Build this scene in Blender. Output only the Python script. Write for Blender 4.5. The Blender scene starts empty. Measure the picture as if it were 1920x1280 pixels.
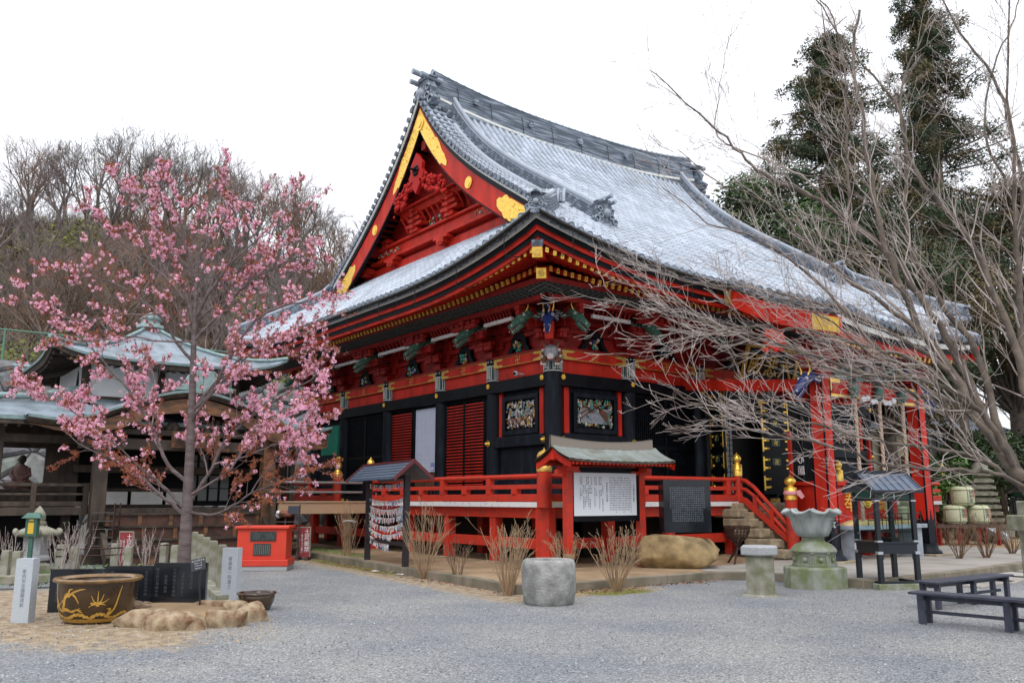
import bpy, math, random
import numpy as np
from mathutils import Vector, Matrix, noise
from math import sin, cos, pi, radians, sqrt, atan2, floor, hypot
sc = bpy.context.scene
COL = sc.collection
# ---------------------------------------------------------------- camera
PITCH = math.atan(295/1620.)
AZ = radians(53.06)
CAM = Vector((-13.72, -16.54, 1.6))
cd = bpy.data.cameras.new('camera'); cam = bpy.data.objects.new('camera', cd); COL.objects.link(cam)
cam.location = CAM; cam.rotation_euler = (pi/2+PITCH, 0, AZ-pi/2)
cd.sensor_width = 36; cd.lens = 36*1620/1920.; cd.clip_start = .1; cd.clip_end = 1500
sc.camera = cam
# ---------------------------------------------------------------- sky, sun, exposure
w = bpy.data.worlds.new('World'); sc.world = w; w.use_nodes = True
nt = w.node_tree; nt.nodes.clear()
out = nt.nodes.new('ShaderNodeOutputWorld'); bg = nt.nodes.new('ShaderNodeBackground')
sky = nt.nodes.new('ShaderNodeTexSky'); sky.sky_type = 'NISHITA'; sky.sun_disc = False
SUN_EL, SUN_AZ = radians(52), radians(-128)          # azimuth (x,y) of the sun as seen from the court
sky.sun_elevation = SUN_EL; sky.sun_rotation = pi/2-SUN_AZ; sky.air_density = 1.0; sky.dust_density = 3.0
mix = nt.nodes.new('ShaderNodeMixRGB'); mix.inputs[0].default_value = .82
mix.inputs[2].default_value = (13.2, 13.5, 14.2, 1)    # the even white overcast veil in front of the blue
# an overcast sky is brighter overhead than at the horizon
geo = nt.nodes.new('ShaderNodeTexCoord'); sx_ = nt.nodes.new('ShaderNodeSeparateXYZ'); nt.links.new(geo.outputs['Generated'], sx_.inputs[0])
mr_ = nt.nodes.new('ShaderNodeMapRange'); mr_.inputs[1].default_value = 0; mr_.inputs[2].default_value = 1; mr_.inputs[3].default_value = .80; mr_.inputs[4].default_value = 1.75; nt.links.new(sx_.outputs[2], mr_.inputs[0])
ov = nt.nodes.new('ShaderNodeVectorMath'); ov.operation = 'SCALE'; nt.links.new(mix.outputs[0], ov.inputs[0]); nt.links.new(mr_.outputs[0], ov.inputs['Scale'])
nt.links.new(sky.outputs[0], mix.inputs[1]); nt.links.new(ov.outputs[0], bg.inputs[0])
bg.inputs[1].default_value = .1
nt.links.new(bg.outputs[0], out.inputs[0])
sd = bpy.data.lights.new('sun', 'SUN'); sd.energy = 1.1; sd.angle = radians(14); sd.color = (1, .97, .93)
sun = bpy.data.objects.new('sun', sd); COL.objects.link(sun)
sun.rotation_euler = (pi/2-SUN_EL, 0, SUN_AZ+pi/2)
sc.view_settings.view_transform = 'Standard'; sc.view_settings.look = 'None'
sc.view_settings.gamma = 1; sc.view_settings.exposure = 0.0
sc.cycles.max_bounces = 6; sc.cycles.diffuse_bounces = 3; sc.cycles.transparent_max_bounces = 8
rnd = random.Random(7)
# ---------------------------------------------------------------- materials
MATS = {}
def mat(name, col, rough=.6, metal=0, var=0, scale=3, bump=0, bscale=20, col2=None, attr=0, spec=.5, coat=0, stretch=None, detail=6, lo=.35, hi=.65, coord='Object'):
    m = bpy.data.materials.new(name); m.use_nodes = True; MATS[name] = m
    n = m.node_tree; b = n.nodes['Principled BSDF']
    b.inputs['Base Color'].default_value = (*col, 1); b.inputs['Roughness'].default_value = rough
    b.inputs['Metallic'].default_value = metal; b.inputs['Specular IOR Level'].default_value = spec
    if coat: b.inputs['Coat Weight'].default_value = coat; b.inputs['Coat Roughness'].default_value = .2
    tc = n.nodes.new('ShaderNodeTexCoord'); mp = n.nodes.new('ShaderNodeMapping')
    n.links.new(tc.outputs[coord], mp.inputs[0])
    if stretch: mp.inputs['Scale'].default_value = stretch
    src = None
    if var or col2:
        t = n.nodes.new('ShaderNodeTexNoise'); t.inputs['Scale'].default_value = scale; t.inputs['Detail'].default_value = detail
        n.links.new(mp.outputs[0], t.inputs['Vector'])
        r = n.nodes.new('ShaderNodeValToRGB'); n.links.new(t.outputs[0], r.inputs[0])
        r.color_ramp.elements[0].position = lo; r.color_ramp.elements[1].position = hi
        c2 = col2 if col2 else tuple(c*(1-var) for c in col)
        c1 = col if col2 else tuple(min(1, c*(1+var)) for c in col)
        r.color_ramp.elements[0].color = (*c1, 1); r.color_ramp.elements[1].color = (*c2, 1)
        src = r.outputs[0]
    if attr:
        a = n.nodes.new('ShaderNodeAttribute'); a.attribute_name = 'tint'
        mr = n.nodes.new('ShaderNodeMapRange'); mr.inputs[3].default_value = 1-attr; mr.inputs[4].default_value = 1+attr
        n.links.new(a.outputs['Fac'], mr.inputs[0])
        mx = n.nodes.new('ShaderNodeMixRGB'); mx.blend_type = 'MULTIPLY'; mx.inputs[0].default_value = 1
        if src: n.links.new(src, mx.inputs[1])
        else: mx.inputs[1].default_value = (*col, 1)
        n.links.new(mr.outputs[0], mx.inputs[2]); src = mx.outputs[0]
    if src: n.links.new(src, b.inputs['Base Color'])
    if bump:
        t2 = n.nodes.new('ShaderNodeTexNoise'); t2.inputs['Scale'].default_value = bscale; t2.inputs['Detail'].default_value = 5
        n.links.new(mp.outputs[0], t2.inputs['Vector'])
        bp = n.nodes.new('ShaderNodeBump'); bp.inputs['Strength'].default_value = bump; bp.inputs['Distance'].default_value = .02
        n.links.new(t2.outputs[0], bp.inputs['Height']); n.links.new(bp.outputs[0], b.inputs['Normal'])
    return m
RED = mat('vermilion', (.49, .022, .010), .5, var=.22, scale=1.6, bump=.2, bscale=30, spec=.22, stretch=(2, 2, .6), detail=9)
REDW = mat('weathered_vermilion', (.52, .036, .017), .55, scale=6, col2=(.27, .045, .035), bump=.35, bscale=40, lo=.48, hi=.75, spec=.25)
DRED = mat('dark_shaded_vermilion', (.24, .009, .006), .55, var=.25, scale=3, spec=.3)  # darker copy of the vermilion, with the under-eave shade put into its colour
BLACK = mat('black_lacquer', (.0035, .0045, .007), .45, var=.5, scale=3, bump=.12, bscale=25, spec=.14)
BLACKW = mat('weathered_sheen_black', (.0045, .007, .012), .5, scale=5, col2=(.016, .024, .038), bump=.3, bscale=30, lo=.5, hi=.75, stretch=(1, 1, .25), spec=.18)  # worn black; the bluish second tone is a painted sheen
GOLD = mat('gilt_metal', (.95, .58, .10), .32, metal=.75, var=.15, scale=14, bump=.25, bscale=60)
GOLDD = mat('dull_gilt', (.55, .34, .07), .5, metal=.4, var=.25, scale=12)
TILE = mat('grey_roof_tile', (.35, .395, .46), .38, var=.16, scale=1.1, attr=.16, bump=.15, bscale=40)
TILED = mat('dark_roof_tile', (.085, .105, .135), .5, scale=7, col2=(.27, .32, .39), bump=.4, bscale=25, lo=.46, hi=.68)
TILER = mat('ridge_tile', (.07, .09, .12), .5, scale=2.2, col2=(.30, .35, .42), bump=.3, bscale=20, lo=.44, hi=.66, stretch=(.5, 3, 7))
PLAS = mat('white_plaster', (.70, .70, .66), .8, var=.08, scale=4)
GUT = mat('dark_gutter', (.026, .025, .021), .55, var=.3, scale=6, spec=.2)
WHITE = mat('white_paint', (.68, .68, .70), .6, var=.06, scale=5)
WHITEW = mat('worn_white_paint', (.68, .66, .66), .6, scale=9, col2=(.45, .38, .36), lo=.55, hi=.72)
DKIN = mat('interior_shade_black', (.006, .006, .007), .8)  # near black: the shade of unlit insides put into the colour
GREEN = mat('green_paint', (.02, .26, .17), .5, var=.1, scale=4)
DGREEN = mat('dragon_green', (.04, .12, .085), .5, scale=14, col2=(.16, .27, .21), lo=.5, hi=.7)
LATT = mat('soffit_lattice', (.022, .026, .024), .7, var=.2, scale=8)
BLUE = mat('deep_blue_paint', (.015, .03, .13), .5, var=.3, scale=10)
PINKW = mat('carving_white', (.55, .50, .46), .6, var=.2, scale=20)
TEAL = mat('carving_teal', (.08, .22, .20), .6, var=.2, scale=20)
OCHRE = mat('carving_ochre', (.45, .25, .05), .6, var=.2, scale=20)
BROWNC = mat('carving_brown', (.16, .06, .03), .6, var=.2, scale=20)
GREYC = mat('carving_grey', (.25, .26, .30), .6, var=.2, scale=20)
STONE = mat('block_stone', (.38, .31, .20), .85, scale=5, col2=(.20, .16, .11), bump=.5, bscale=22)
# ---------------------------------------------------------------- mesh builder
def chain_off(p):
    o = Vector((0, 0, 0))
    while p is not None:
        o += p.location; p = p.parent
    return o
def R3(ax, ang): return Matrix.Rotation(ang, 3, ax)
SPLIT = {'painted_dragon', 'gilt_barge_plate', 'carved_gable_pendant', 'gable_brackets', 'painted_scroll', 'gable_purlins', 'ridge_scroll', 'veranda_tie', 'porch_verge_tiles', 'carved_brackets', 'stair_side_board', 'red_gable_board', 'stand_legs', 'gilt_characters', 'thin_red_uprights', 'dark_wall_boards', 'side_braces', 'rafters'}
class MB:
    part = False
    def pieces(s):
        """far-apart pieces as builders of their own"""
        n = len(s.v); V = np.array(s.v); par = list(range(n))
        def find(a):
            while par[a] != a: par[a] = par[par[a]]; a = par[a]
            return a
        for f in s.f:
            r = find(f[0])
            for q in f[1:]: par[find(q)] = r
        root = np.array([find(i) for i in range(n)]); ids, isl = np.unique(root, return_inverse=True); k = len(ids)
        lo = np.full((k, 3), 1e9); hi = np.full((k, 3), -1e9); np.minimum.at(lo, isl, V); np.maximum.at(hi, isl, V); size = (hi-lo).max(axis=1)
        gap = np.maximum(0, np.maximum(lo[:, None]-hi[None], lo[None]-hi[:, None])); near = np.sqrt((gap**2).sum(axis=2)) <= np.maximum(.02, .5*np.maximum(size[:, None], size[None]))
        lab = list(range(k))
        def fi(a):
            while lab[a] != a: a = lab[a]
            return a
        for a, b in zip(*np.nonzero(np.triu(near, 1))): lab[fi(int(a))] = fi(int(b))
        g = [fi(i) for i in range(k)]; out = []
        for r in sorted(set(g)):
            q = MB(); q.part = True; mp = {}
            for f, m, sm, t in zip(s.f, s.mi, s.sm, s.t):
                if g[isl[f[0]]] != r: continue
                for a in f:
                    if a not in mp: mp[a] = len(q.v); q.v.append(s.v[a])
                q.f.append(tuple(mp[a] for a in f)); q.mi.append(m); q.sm.append(sm); q.t.append(t)
            if q.f: out.append(q)
        return out
    def __init__(s): s.v = []; s.f = []; s.mi = []; s.sm = []; s.t = []
    def add(s, vs, fs, m=0, smooth=False, t=None):
        o = len(s.v); s.v.extend(tuple(p) for p in vs)
        for i, f in enumerate(fs):
            s.f.append(tuple(a+o for a in f)); s.mi.append(m); s.sm.append(smooth); s.t.append(t if not isinstance(t, list) else t[i])
        return s
    def box(s, c, d, m=0, rot=None, taper=1.0):
        x, y, z = d[0]/2, d[1]/2, d[2]/2
        vs = [(-x, -y, -z), (x, -y, -z), (x, y, -z), (-x, y, -z)]+[(a*taper, b*taper, z) for a, b in ((-x, -y), (x, -y), (x, y), (-x, y))]
        vs = [Vector(p) for p in vs]
        if rot is not None: vs = [rot @ p for p in vs]
        c = Vector(c); vs = [p+c for p in vs]
        return s.add(vs, [(0, 3, 2, 1), (4, 5, 6, 7), (0, 1, 5, 4), (1, 2, 6, 5), (2, 3, 7, 6), (3, 0, 4, 7)], m)
    def bb(s, a, b, m=0):
        return s.box([(a[i]+b[i])/2 for i in range(3)], [abs(a[i]-b[i]) for i in range(3)], m)
    def beam(s, a, b, wd, h, m=0, up=(0, 0, 1)):
        a = Vector(a); b = Vector(b); d = b-a; L = d.length
        if L < 1e-6: return s
        d.normalize(); sd_ = d.cross(Vector(up))
        if sd_.length < 1e-4: sd_ = d.cross(Vector((1, 0, 0)))
        sd_.normalize(); u = sd_.cross(d)
        vs = [p+sd_*i*wd/2+u*j*h/2 for p in (a, b) for i, j in ((-1, -1), (1, -1), (1, 1), (-1, 1))]
        return s.add(vs, [(0, 1, 2, 3), (7, 6, 5, 4), (0, 4, 5, 1), (1, 5, 6, 2), (2, 6, 7, 3), (3, 7, 4, 0)], m)
    def tube(s, pts, rad, n=8, m=0, caps=True, smooth=True):
        pts = [Vector(p) for p in pts]
        if not hasattr(rad, '__len__'): rad = [rad]*len(pts)
        vs = []; px = None
        for i, p in enumerate(pts):
            d = (pts[min(i+1, len(pts)-1)]-pts[max(i-1, 0)])
            if d.length < 1e-9: d = Vector((0, 0, 1))
            d.normalize()
            if px is None:
                px = d.orthogonal()
            px = px-d*px.dot(d)
            if px.length < 1e-6: px = d.orthogonal()
            px.normalize(); py = d.cross(px)
            for k in range(n):
                a = 2*pi*k/n; vs.append(p+(px*cos(a)+py*sin(a))*rad[i])
        fs = []
        for i in range(len(pts)-1):
            for k in range(n):
                k2 = (k+1) % n; fs.append((i*n+k, i*n+k2, (i+1)*n+k2, (i+1)*n+k))
        s.add(vs, fs, m, smooth)
        if caps:
            s.add(vs[:n], [tuple(range(n))[::-1]], m); s.add(vs[-n:], [tuple(range(n))], m)
        return s
    def cyl(s, a, b, r, r2=None, n=16, m=0, caps=True, smooth=True):
        return s.tube([a, b], [r, r if r2 is None else r2], n, m, caps, smooth)
    def lathe(s, c, prof, n=20, m=0, smooth=True, rot=None, caps=True, fn=None, a0=0):
        c = Vector(c); vs = []
        for r, z in prof:
            for k in range(n):
                a = 2*pi*k/n+a0; rr = r if fn is None else fn(r, z, a)
                p = Vector((rr*cos(a), rr*sin(a), z))
                if isinstance(rr, tuple): p = Vector((rr[0]*cos(a), rr[0]*sin(a), rr[1]))
                if rot is not None: p = rot @ p
                vs.append(c+p)
        fs = [(i*n+k, i*n+(k+1) % n, (i+1)*n+(k+1) % n, (i+1)*n+k) for i in range(len(prof)-1) for k in range(n)]
        s.add(vs, fs, m, smooth)
        if caps:
            s.add(vs[:n], [tuple(range(n))[::-1]], m); s.add(vs[-n:], [tuple(range(n))], m)
        return s
    def ball(s, c, r, m=0, n=8, k=5, sq=(1, 1, 1), jit=0, rng=None):
        pts = []
        c = Vector(c); vs = []; fs = []
        for i in range(k+1):
            t = pi*i/k
            for j in range(n):
                a = 2*pi*j/n; q = r*(1+(rng.uniform(-jit, jit) if jit and 0 < i < k else 0))
                vs.append(c+Vector((sin(t)*cos(a)*q*sq[0], sin(t)*sin(a)*q*sq[1], cos(t)*q*sq[2])))
        for i in range(k):
            for j in range(n):
                j2 = (j+1) % n; fs.append((i*n+j, (i+1)*n+j, (i+1)*n+j2, i*n+j2))
        return s.add(vs, fs, m, True)
    def prism(s, pts, fn, th, m=0, mside=None):
        """closed outline pts (u,v) given depth by fn(u,v,w) from w=0 to w=th"""
        n = len(pts); vs = [fn(u, v, 0) for u, v in pts]+[fn(u, v, th) for u, v in pts]
        s.add(vs, [tuple(range(n))[::-1], tuple(range(n, 2*n))], m)
        s.add(vs, [(i, (i+1) % n, n+(i+1) % n, n+i) for i in range(n)], m if mside is None else mside)
        return s
    def strip(s, a, b, m=0, smooth=False, closed=False):
        """quads between two point rows"""
        n = len(a); vs = list(a)+list(b); k = n if closed else n-1
        return s.add(vs, [(i, (i+1) % n, n+(i+1) % n, n+i) for i in range(k)], m, smooth)
    def grid(s, rows, m=0, smooth=True, t=None):
        ny, nx = len(rows), len(rows[0]); vs = [p for r in rows for p in r]
        return s.add(vs, [(j*nx+i, j*nx+i+1, (j+1)*nx+i+1, (j+1)*nx+i) for j in range(ny-1) for i in range(nx-1)], m, smooth, t)
    def build(s, name, mats, parent=None, bevel=0, kind=None, label=None, sub=0):
        me = bpy.data.meshes.new(name)
        o3 = chain_off(parent); vv = s.v
        if o3.length > 0: vv = [(a-o3.x, b-o3.y, c-o3.z) for a, b, c in s.v]
        me.from_pydata(vv, [], s.f)
        if not isinstance(mats, (list, tuple)): mats = [mats]
        for m in mats: me.materials.append(m)
        me.polygons.foreach_set('material_index', s.mi); me.polygons.foreach_set('use_smooth', s.sm)
        if any(t is not None for t in s.t):
            at = me.attributes.new('tint', 'FLOAT', 'FACE'); at.data.foreach_set('value', [t if t is not None else .5 for t in s.t])
        me.update()
        if name in SPLIT and not s.part:
            ps = s.pieces()
            if len(ps) > 1: return [q.build(name, mats, parent, bevel, kind, label, sub) for q in ps][0]
        o = bpy.data.objects.new(name, me); COL.objects.link(o)
        if parent is not None: o.parent = parent
        if bevel:
            b = o.modifiers.new('bevel', 'BEVEL'); b.width = bevel; b.segments = 2; b.limit_method = 'ANGLE'; b.angle_limit = radians(50)
        if sub:
            b = o.modifiers.new('sub', 'SUBSURF'); b.levels = sub; b.render_levels = sub
        if kind: o['kind'] = kind
        if label: o['label'] = label
        return o
def thing(name, label, cat, loc=(0, 0, 0), group=None):
    o = bpy.data.objects.new(name, None); COL.objects.link(o); o.location = loc
    o['label'] = label; o['category'] = cat
    if group: o['group'] = group
    return o
def tag(o, label, cat, group=None, kind=None):
    o['label'] = label; o['category'] = cat
    if group: o['group'] = group
    if kind: o['kind'] = kind
    return o
def dup(root, loc, rz=None, label=None, scale=None):
    r = root.copy(); COL.objects.link(r); r.location = loc
    if rz is not None: r.rotation_euler = (0, 0, rz)
    if scale is not None: r.scale = scale if hasattr(scale, '__len__') else (scale,)*3
    if label: r['label'] = label
    for ch in root.children:
        c = ch.copy(); COL.objects.link(c); c.parent = r
        for g in ch.children:
            d = g.copy(); COL.objects.link(d); d.parent = c
    return r
def put(o, loc, rz=0, scale=None):
    o.location = loc; o.rotation_euler = (0, 0, rz)
    if scale is not None: o.scale = scale if hasattr(scale, '__len__') else (scale,)*3
    return o
_tc = {}
def glyphs(txt, size, ext=0.004):
    """a piece of writing as mesh data: (verts, faces), lying in XY, centred"""
    k = (txt, size, ext)
    if k in _tc: return _tc[k]
    c = bpy.data.curves.new('txt', 'FONT'); c.body = txt; c.size = size; c.extrude = ext; c.resolution_u = 1
    c.align_x = 'CENTER'; c.align_y = 'CENTER'
    o = bpy.data.objects.new('txt', c); COL.objects.link(o)
    dg = bpy.context.evaluated_depsgraph_get(); dg.update()
    me = bpy.data.meshes.new_from_object(o.evaluated_get(dg))
    r = ([v.co.copy() for v in me.vertices], [tuple(p.vertices) for p in me.polygons])
    bpy.data.objects.remove(o); bpy.data.curves.remove(c); bpy.data.meshes.remove(me)
    if r[0]:
        xs = [v.x for v in r[0]]; ys = [v.y for v in r[0]]
        cx, cy = (min(xs)+max(xs))/2, (min(ys)+max(ys))/2
        r = ([Vector((v.x-cx, v.y-cy, v.z)) for v in r[0]], r[1])
    _tc[k] = r
    return r
def write(mb, txt, size, origin, right, up, m=0, ext=.004):
    vs, fs = glyphs(txt, size, ext); r = Vector(right).normalized(); u = Vector(up).normalized(); n = r.cross(u); o = Vector(origin)
    mb.add([o+r*v.x+u*v.y+n*v.z for v in vs], fs, m)
def column_text(mb, txt, size, origin, right, up, m=0, ext=.002, pitch=1.12):
    """vertical writing, origin = top centre of the column"""
    u = Vector(up).normalized(); o = Vector(origin)
    for i, ch in enumerate(txt):
        if ch != ' ': write(mb, ch, size, o-u*(i+.5)*size*pitch, right, up, m, ext)
# ================================================================ the red main hall (corner column at the origin, front along x, side along y)
W = 2.65; HL = 13.9; T = HL+2*W
_pd = np.array([0, 1.5, 3.4, 4.4, 5.3, 6.3, 7.3, 8.38, 9.6]); _pz = np.array([6.97, 8.06, 9.50, 10.14, 10.70, 11.38, 12.25, 13.32, 14.85])
_pc = np.polyfit(_pd, _pz, 4)
def prof(d): return float(np.polyval(_pc, d))
def edge(t): return min(t, T-t)
def lift(t): return .74*max(0, 1-max(0, edge(t))/6.5)**2.3
def rs(t, d):
    fd = max(0, 1-d/6.)**1.2
    return prof(max(d, 0))-max(0, -d)*.3+lift(t)*fd
SIDES = {'front': lambda t, d: (-W+t, -W+d), 'left': lambda t, d: (-W+d, -W+t), 'right': lambda t, d: (HL+W-d, -W+t), 'back': lambda t, d: (-W+t, HL+W-d)}
def rp(side, t, d, dz=0):
    x, y = SIDES[side](t, d); return Vector((x, y, rs(t, d)+dz))
hall = thing('temple_hall', 'large red and black temple hall with grey tiled hip and gable roof and gilded trim', 'temple', (0, 0, 0))
SP = .27; NR = int(T/SP)
U = [(-.135, -.03), (-.074, -.012), (-.072, .045), (-.045, .098), (0, .12), (.045, .098), (.072, .045), (.074, -.012), (.135, -.03)]
def slope(name, side, lod=1):
    mb = MB(); rg = random.Random(hash(side) % 1000 if False else len(side)); flip = side in ('left', 'back')
    cs = .30
    for i in range(NR):
        t = (i+.5)*T/NR
        if side in ('front', 'back'):
            dm = edge(t)+.1 if edge(t) < W else 9.55
        else: dm = min(edge(t)+.1, 3.45)
        k = max(1, int(dm/cs)); rows = []; tn = []
        uu = U if lod else U[::2]
        for c in range(k):
            d0, d1 = dm*c/k, dm*(c+1)/k; a = rg.random()
            for d, bz, sc_ in ((d0, .014, 1.0), (d1, -.002, .92)):
                rows.append([rp(side, t+u*(T/NR/SP), d, (z*sc_ if z > 0.01 else z)+bz) for u, z in uu])
            tn.append(a); tn.append(.0)
        if flip: rows = [r[::-1] for r in rows]
        nx = len(uu)
        mb.grid(rows, 0, False, [tn[min(j, len(tn)-1)] for j in range(len(rows)-1) for _ in range(nx-1)])
    return mb.build(name, TILE, hall)
slope('front_roof_tiles', 'front'); slope('side_roof_tiles', 'left')
slope('side_roof_tiles', 'right', 0); slope('back_roof_tiles', 'back', 0)
# eave-end tiles: a disc on every roll
for side in ('front', 'left', 'right', 'back'):
    mb = MB(); e0 = Vector(SIDES[side](5, 0)); e1 = Vector(SIDES[side](5, 1)); inw = (e1-e0).normalized(); inw = Vector((inw.x, inw.y, 0))
    al = Vector(SIDES[side](6, 0))-e0; al = Vector((al.x, al.y, 0))
    for i in range(NR):
        t = (i+.5)*T/NR; p = rp(side, t, 0, .045)
        mb.cyl(p-inw*.09+Vector((0, 0, -.01)), p+inw*.12+Vector((0, 0, .07)), .094, n=12)
        mb.cyl(p-inw*.10+Vector((0, 0, -.012)), p-inw*.09+Vector((0, 0, -.01)), .07, n=10, m=1)
        q = rp(side, i*T/NR, 0, -.04); mb.box(q-inw*.01, (T/NR*.98 if side in ('front', 'back') else .03, T/NR*.98 if side in ('left', 'right') else .03, .07))
    mb.build('eave_end_tiles', [TILER, TILE], hall)
# ring helper for the layered eaves
def ring(ins, z, ls=1.0, n=48):
    pts = []
    for a in range(4):
        for i in range(n):
            t = ins+(T-2*ins)*i/n; L = lift(t-ins*.3)*ls
            p = {0: (-W+t, -W+ins), 1: (HL+W-ins, -W+t), 2: (HL+W-t, HL+W-ins), 3: (-W+ins, HL+W-t)}[a]
            pts.append(Vector((p[0], p[1], z+L)))
    return pts
ly = MB()
seq = [(.03, 7.02, None), (.08, 7.0, 0), (.11, 6.86, 1), (.135, 6.86, 2), (.16, 6.745, 2), (.205, 6.745, 3), (.22, 6.66, 3), (.255, 6.66, 2), (.27, 6.55, 2), (.30, 6.55, 3), (.31, 6.475, 3), (.36, 6.475, 3)]
# (dark tile bed, plaster, black, red, black, red)
for (a, b) in zip(seq[:-1], seq[1:]):
    ly.strip(ring(a[0], a[1]), ring(b[0], b[1]), b[2], closed=True)
ly.build('layered_eave_boards', [GUT, PLAS, BLACK, RED], hall)
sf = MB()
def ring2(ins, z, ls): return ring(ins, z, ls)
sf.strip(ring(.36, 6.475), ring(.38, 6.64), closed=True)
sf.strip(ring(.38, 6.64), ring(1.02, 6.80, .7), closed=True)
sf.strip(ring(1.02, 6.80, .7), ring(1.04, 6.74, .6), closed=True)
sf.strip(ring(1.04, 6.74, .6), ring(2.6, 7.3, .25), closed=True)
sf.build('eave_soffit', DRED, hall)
# gutters and their rods
for side in ('front', 'left'):
    mb = MB(); e0 = Vector(SIDES[side](5, 0)); e1 = Vector(SIDES[side](5, 1)); inw = Vector((*(e1-e0).normalized(), 0))
    pts = [rp(side, T*i/70, 0, -.012)-inw*.09 for i in range(71)]
    mb.tube(pts, .048, 8, smooth=True)
    g = mb.build('rain_gutter', GUT, hall)
    for k in range(10):
        r = MB(); t = .95+k*1.92; p = rp(side, t, 0, -.05)-inw*.13
        r.tube([p, p+Vector((0, 0, -.52)), p+Vector((0, 0, -.52))+inw*.30, p+Vector((0, 0, -.47))+inw*.55], .011, 5)
        r.build('gutter_rod', GUT, hall)
# rafters with gilt ends (two rows)
def rafter_mesh(length, rise, wd, h, capk):
    mb = MB(); mb.beam((0, 0, 0), (0, length, rise), wd, h, 0)
    mb.beam((0, -.012, -.012*rise/length), (0, .03, .03*rise/length), wd+.008, h+.008, 1)
    mb.beam((0, -.017, 0), (0, -.011, 0), wd*.35, h*.45, 2)
    return mb
rf1 = rafter_mesh(.75, .20, .085, .105, 0).build('flying_rafter', [RED, GOLD, GOLDD], hall)
rf2 = rafter_mesh(1.75, .60, .085, .12, 1).build('base_rafter', [DRED, GOLD, GOLDD], hall)
def place_rafters(side, rr, ins, z, ls, proto, name, lo, hi, n):
    rest = MB(); cnt = 0; me = proto.data
    rz = {'front': 0, 'left': -pi/2}[side]
    M = Matrix.Rotation(rz, 3, 'Z')
    for i in range(n):
        t = lo+(hi-lo)*i/(n-1); x, y = SIDES[side](t, ins); zz = z+lift(t)*ls
        cut = 1.0
        if edge(t)-ins < rr: cut = max(.12, (edge(t)-ins)/rr)
        if t < T*.62 and cut == 1.0 and place_rafters.c[name] < 98:
            o = bpy.data.objects.new(name, me); COL.objects.link(o); o.parent = hall; o.location = (x, y, zz); o.rotation_euler = (0, 0, rz); place_rafters.c[name] += 1
        else:
            vs = [(M @ Vector((v.co.x, v.co.y*cut, v.co.z*cut if v.co.y > .1 else v.co.z)))+Vector((x, y, zz)) for v in me.vertices]
            o0 = len(rest.v); rest.v.extend(tuple(v) for v in vs)
            for p in me.polygons: rest.f.append(tuple(a+o0 for a in p.vertices)); rest.mi.append(p.material_index); rest.sm.append(False); rest.t.append(None)
    o = rest.build(name, [RED, GOLD, GOLDD], hall); o['kind'] = 'stuff'
place_rafters.c = {'flying_rafter': 1, 'base_rafter': 1}
proto_pos = {}
for side in ('left', 'front'):
    place_rafters(side, .75, .37, 6.555, .78, rf1, 'flying_rafter', .62, T-.62, 82)
    place_rafters(side, 1.75, 1.0, 6.63, .42, rf2, 'base_rafter', 1.25, T-1.25, 78)
x, y = SIDES['front'](T*.5+.1, .37); rf1.location = (x, y, 6.555); x, y = SIDES['front'](T*.5+.1, 1.0); rf2.location = (x, y, 6.63)
# corner beams with gilt ends
for (sx, sy, cx, cy) in ((-1, -1, 0, 0), (1, -1, HL, 0), (-1, 1, 0, HL)):
    d = Vector((sx, sy, 0)).normalized(); c = Vector((cx, cy, 0))
    mb = MB(); mb.beam(c+d*3.42+Vector((0, 0, 6.86)), c+d*.3+Vector((0, 0, 7.55)), .2, .24, 0)
    mb.beam(c+d*3.44+Vector((0, 0, 6.855)), c+d*3.36+Vector((0, 0, 6.87)), .225, .225, 1)
    mb.beam(c+d*3.47+Vector((0, 0, 7.03)), c+d*3.3+Vector((0, 0, 7.12)), .24, .13, 2)
    mb.cyl(c+d*3.455+Vector((0, 0, 6.855)), c+d*3.44+Vector((0, 0, 6.855)), .075, n=14, m=3)
    mb.build('corner_rafter', [RED, GOLD, TILED, GOLDD], hall)
    mb = MB(); mb.beam(c+d*2.62+Vector((0, 0, 6.60)), c+d*.1+Vector((0, 0, 7.05)), .2, .24, 0)
    mb.beam(c+d*2.64+Vector((0, 0, 6.595)), c+d*2.56+Vector((0, 0, 6.61)), .225, .235, 1)
    mb.cyl(c+d*2.655+Vector((0, 0, 6.595)), c+d*2.64+Vector((0, 0, 6.595)), .075, n=14, m=3)
    mb.build('corner_rafter', [RED, GOLD, TILED, GOLDD], hall)
# lattice soffit ring under the base rafters
mb = MB()
def sq(xo, z): return [Vector((a, b, z)) for a, b in ((-xo, -xo), (HL+xo, -xo), (HL+xo, HL+xo), (-xo, HL+xo))]
mb.strip(sq(1.42, 6.72), sq(1.38, 6.60), 1, closed=True); mb.strip(sq(1.38, 6.60), sq(.95, 6.40), 0, closed=True); mb.strip(sq(.95, 6.40), sq(.9, 6.36), 1, closed=True); mb.strip(sq(.9, 6.36), sq(.5, 6.36), 1, closed=True)
for side in (0, 1):
    for i in range(90):
        t = -1.3+i*.185
        for dr in (-.1, .1):
            a = (t, -1.375, 6.592); b = (t+dr*2.2, -.96, 6.398)
            if side: a = (a[1], a[0], a[2]); b = (b[1], b[0], b[2])
            mb.beam(a, b, .018, .02, 2)
mb.build('lattice_soffit', [LATT, DRED, mat('lattice_bar', (.075, .085, .08), .7)], hall)
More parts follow.
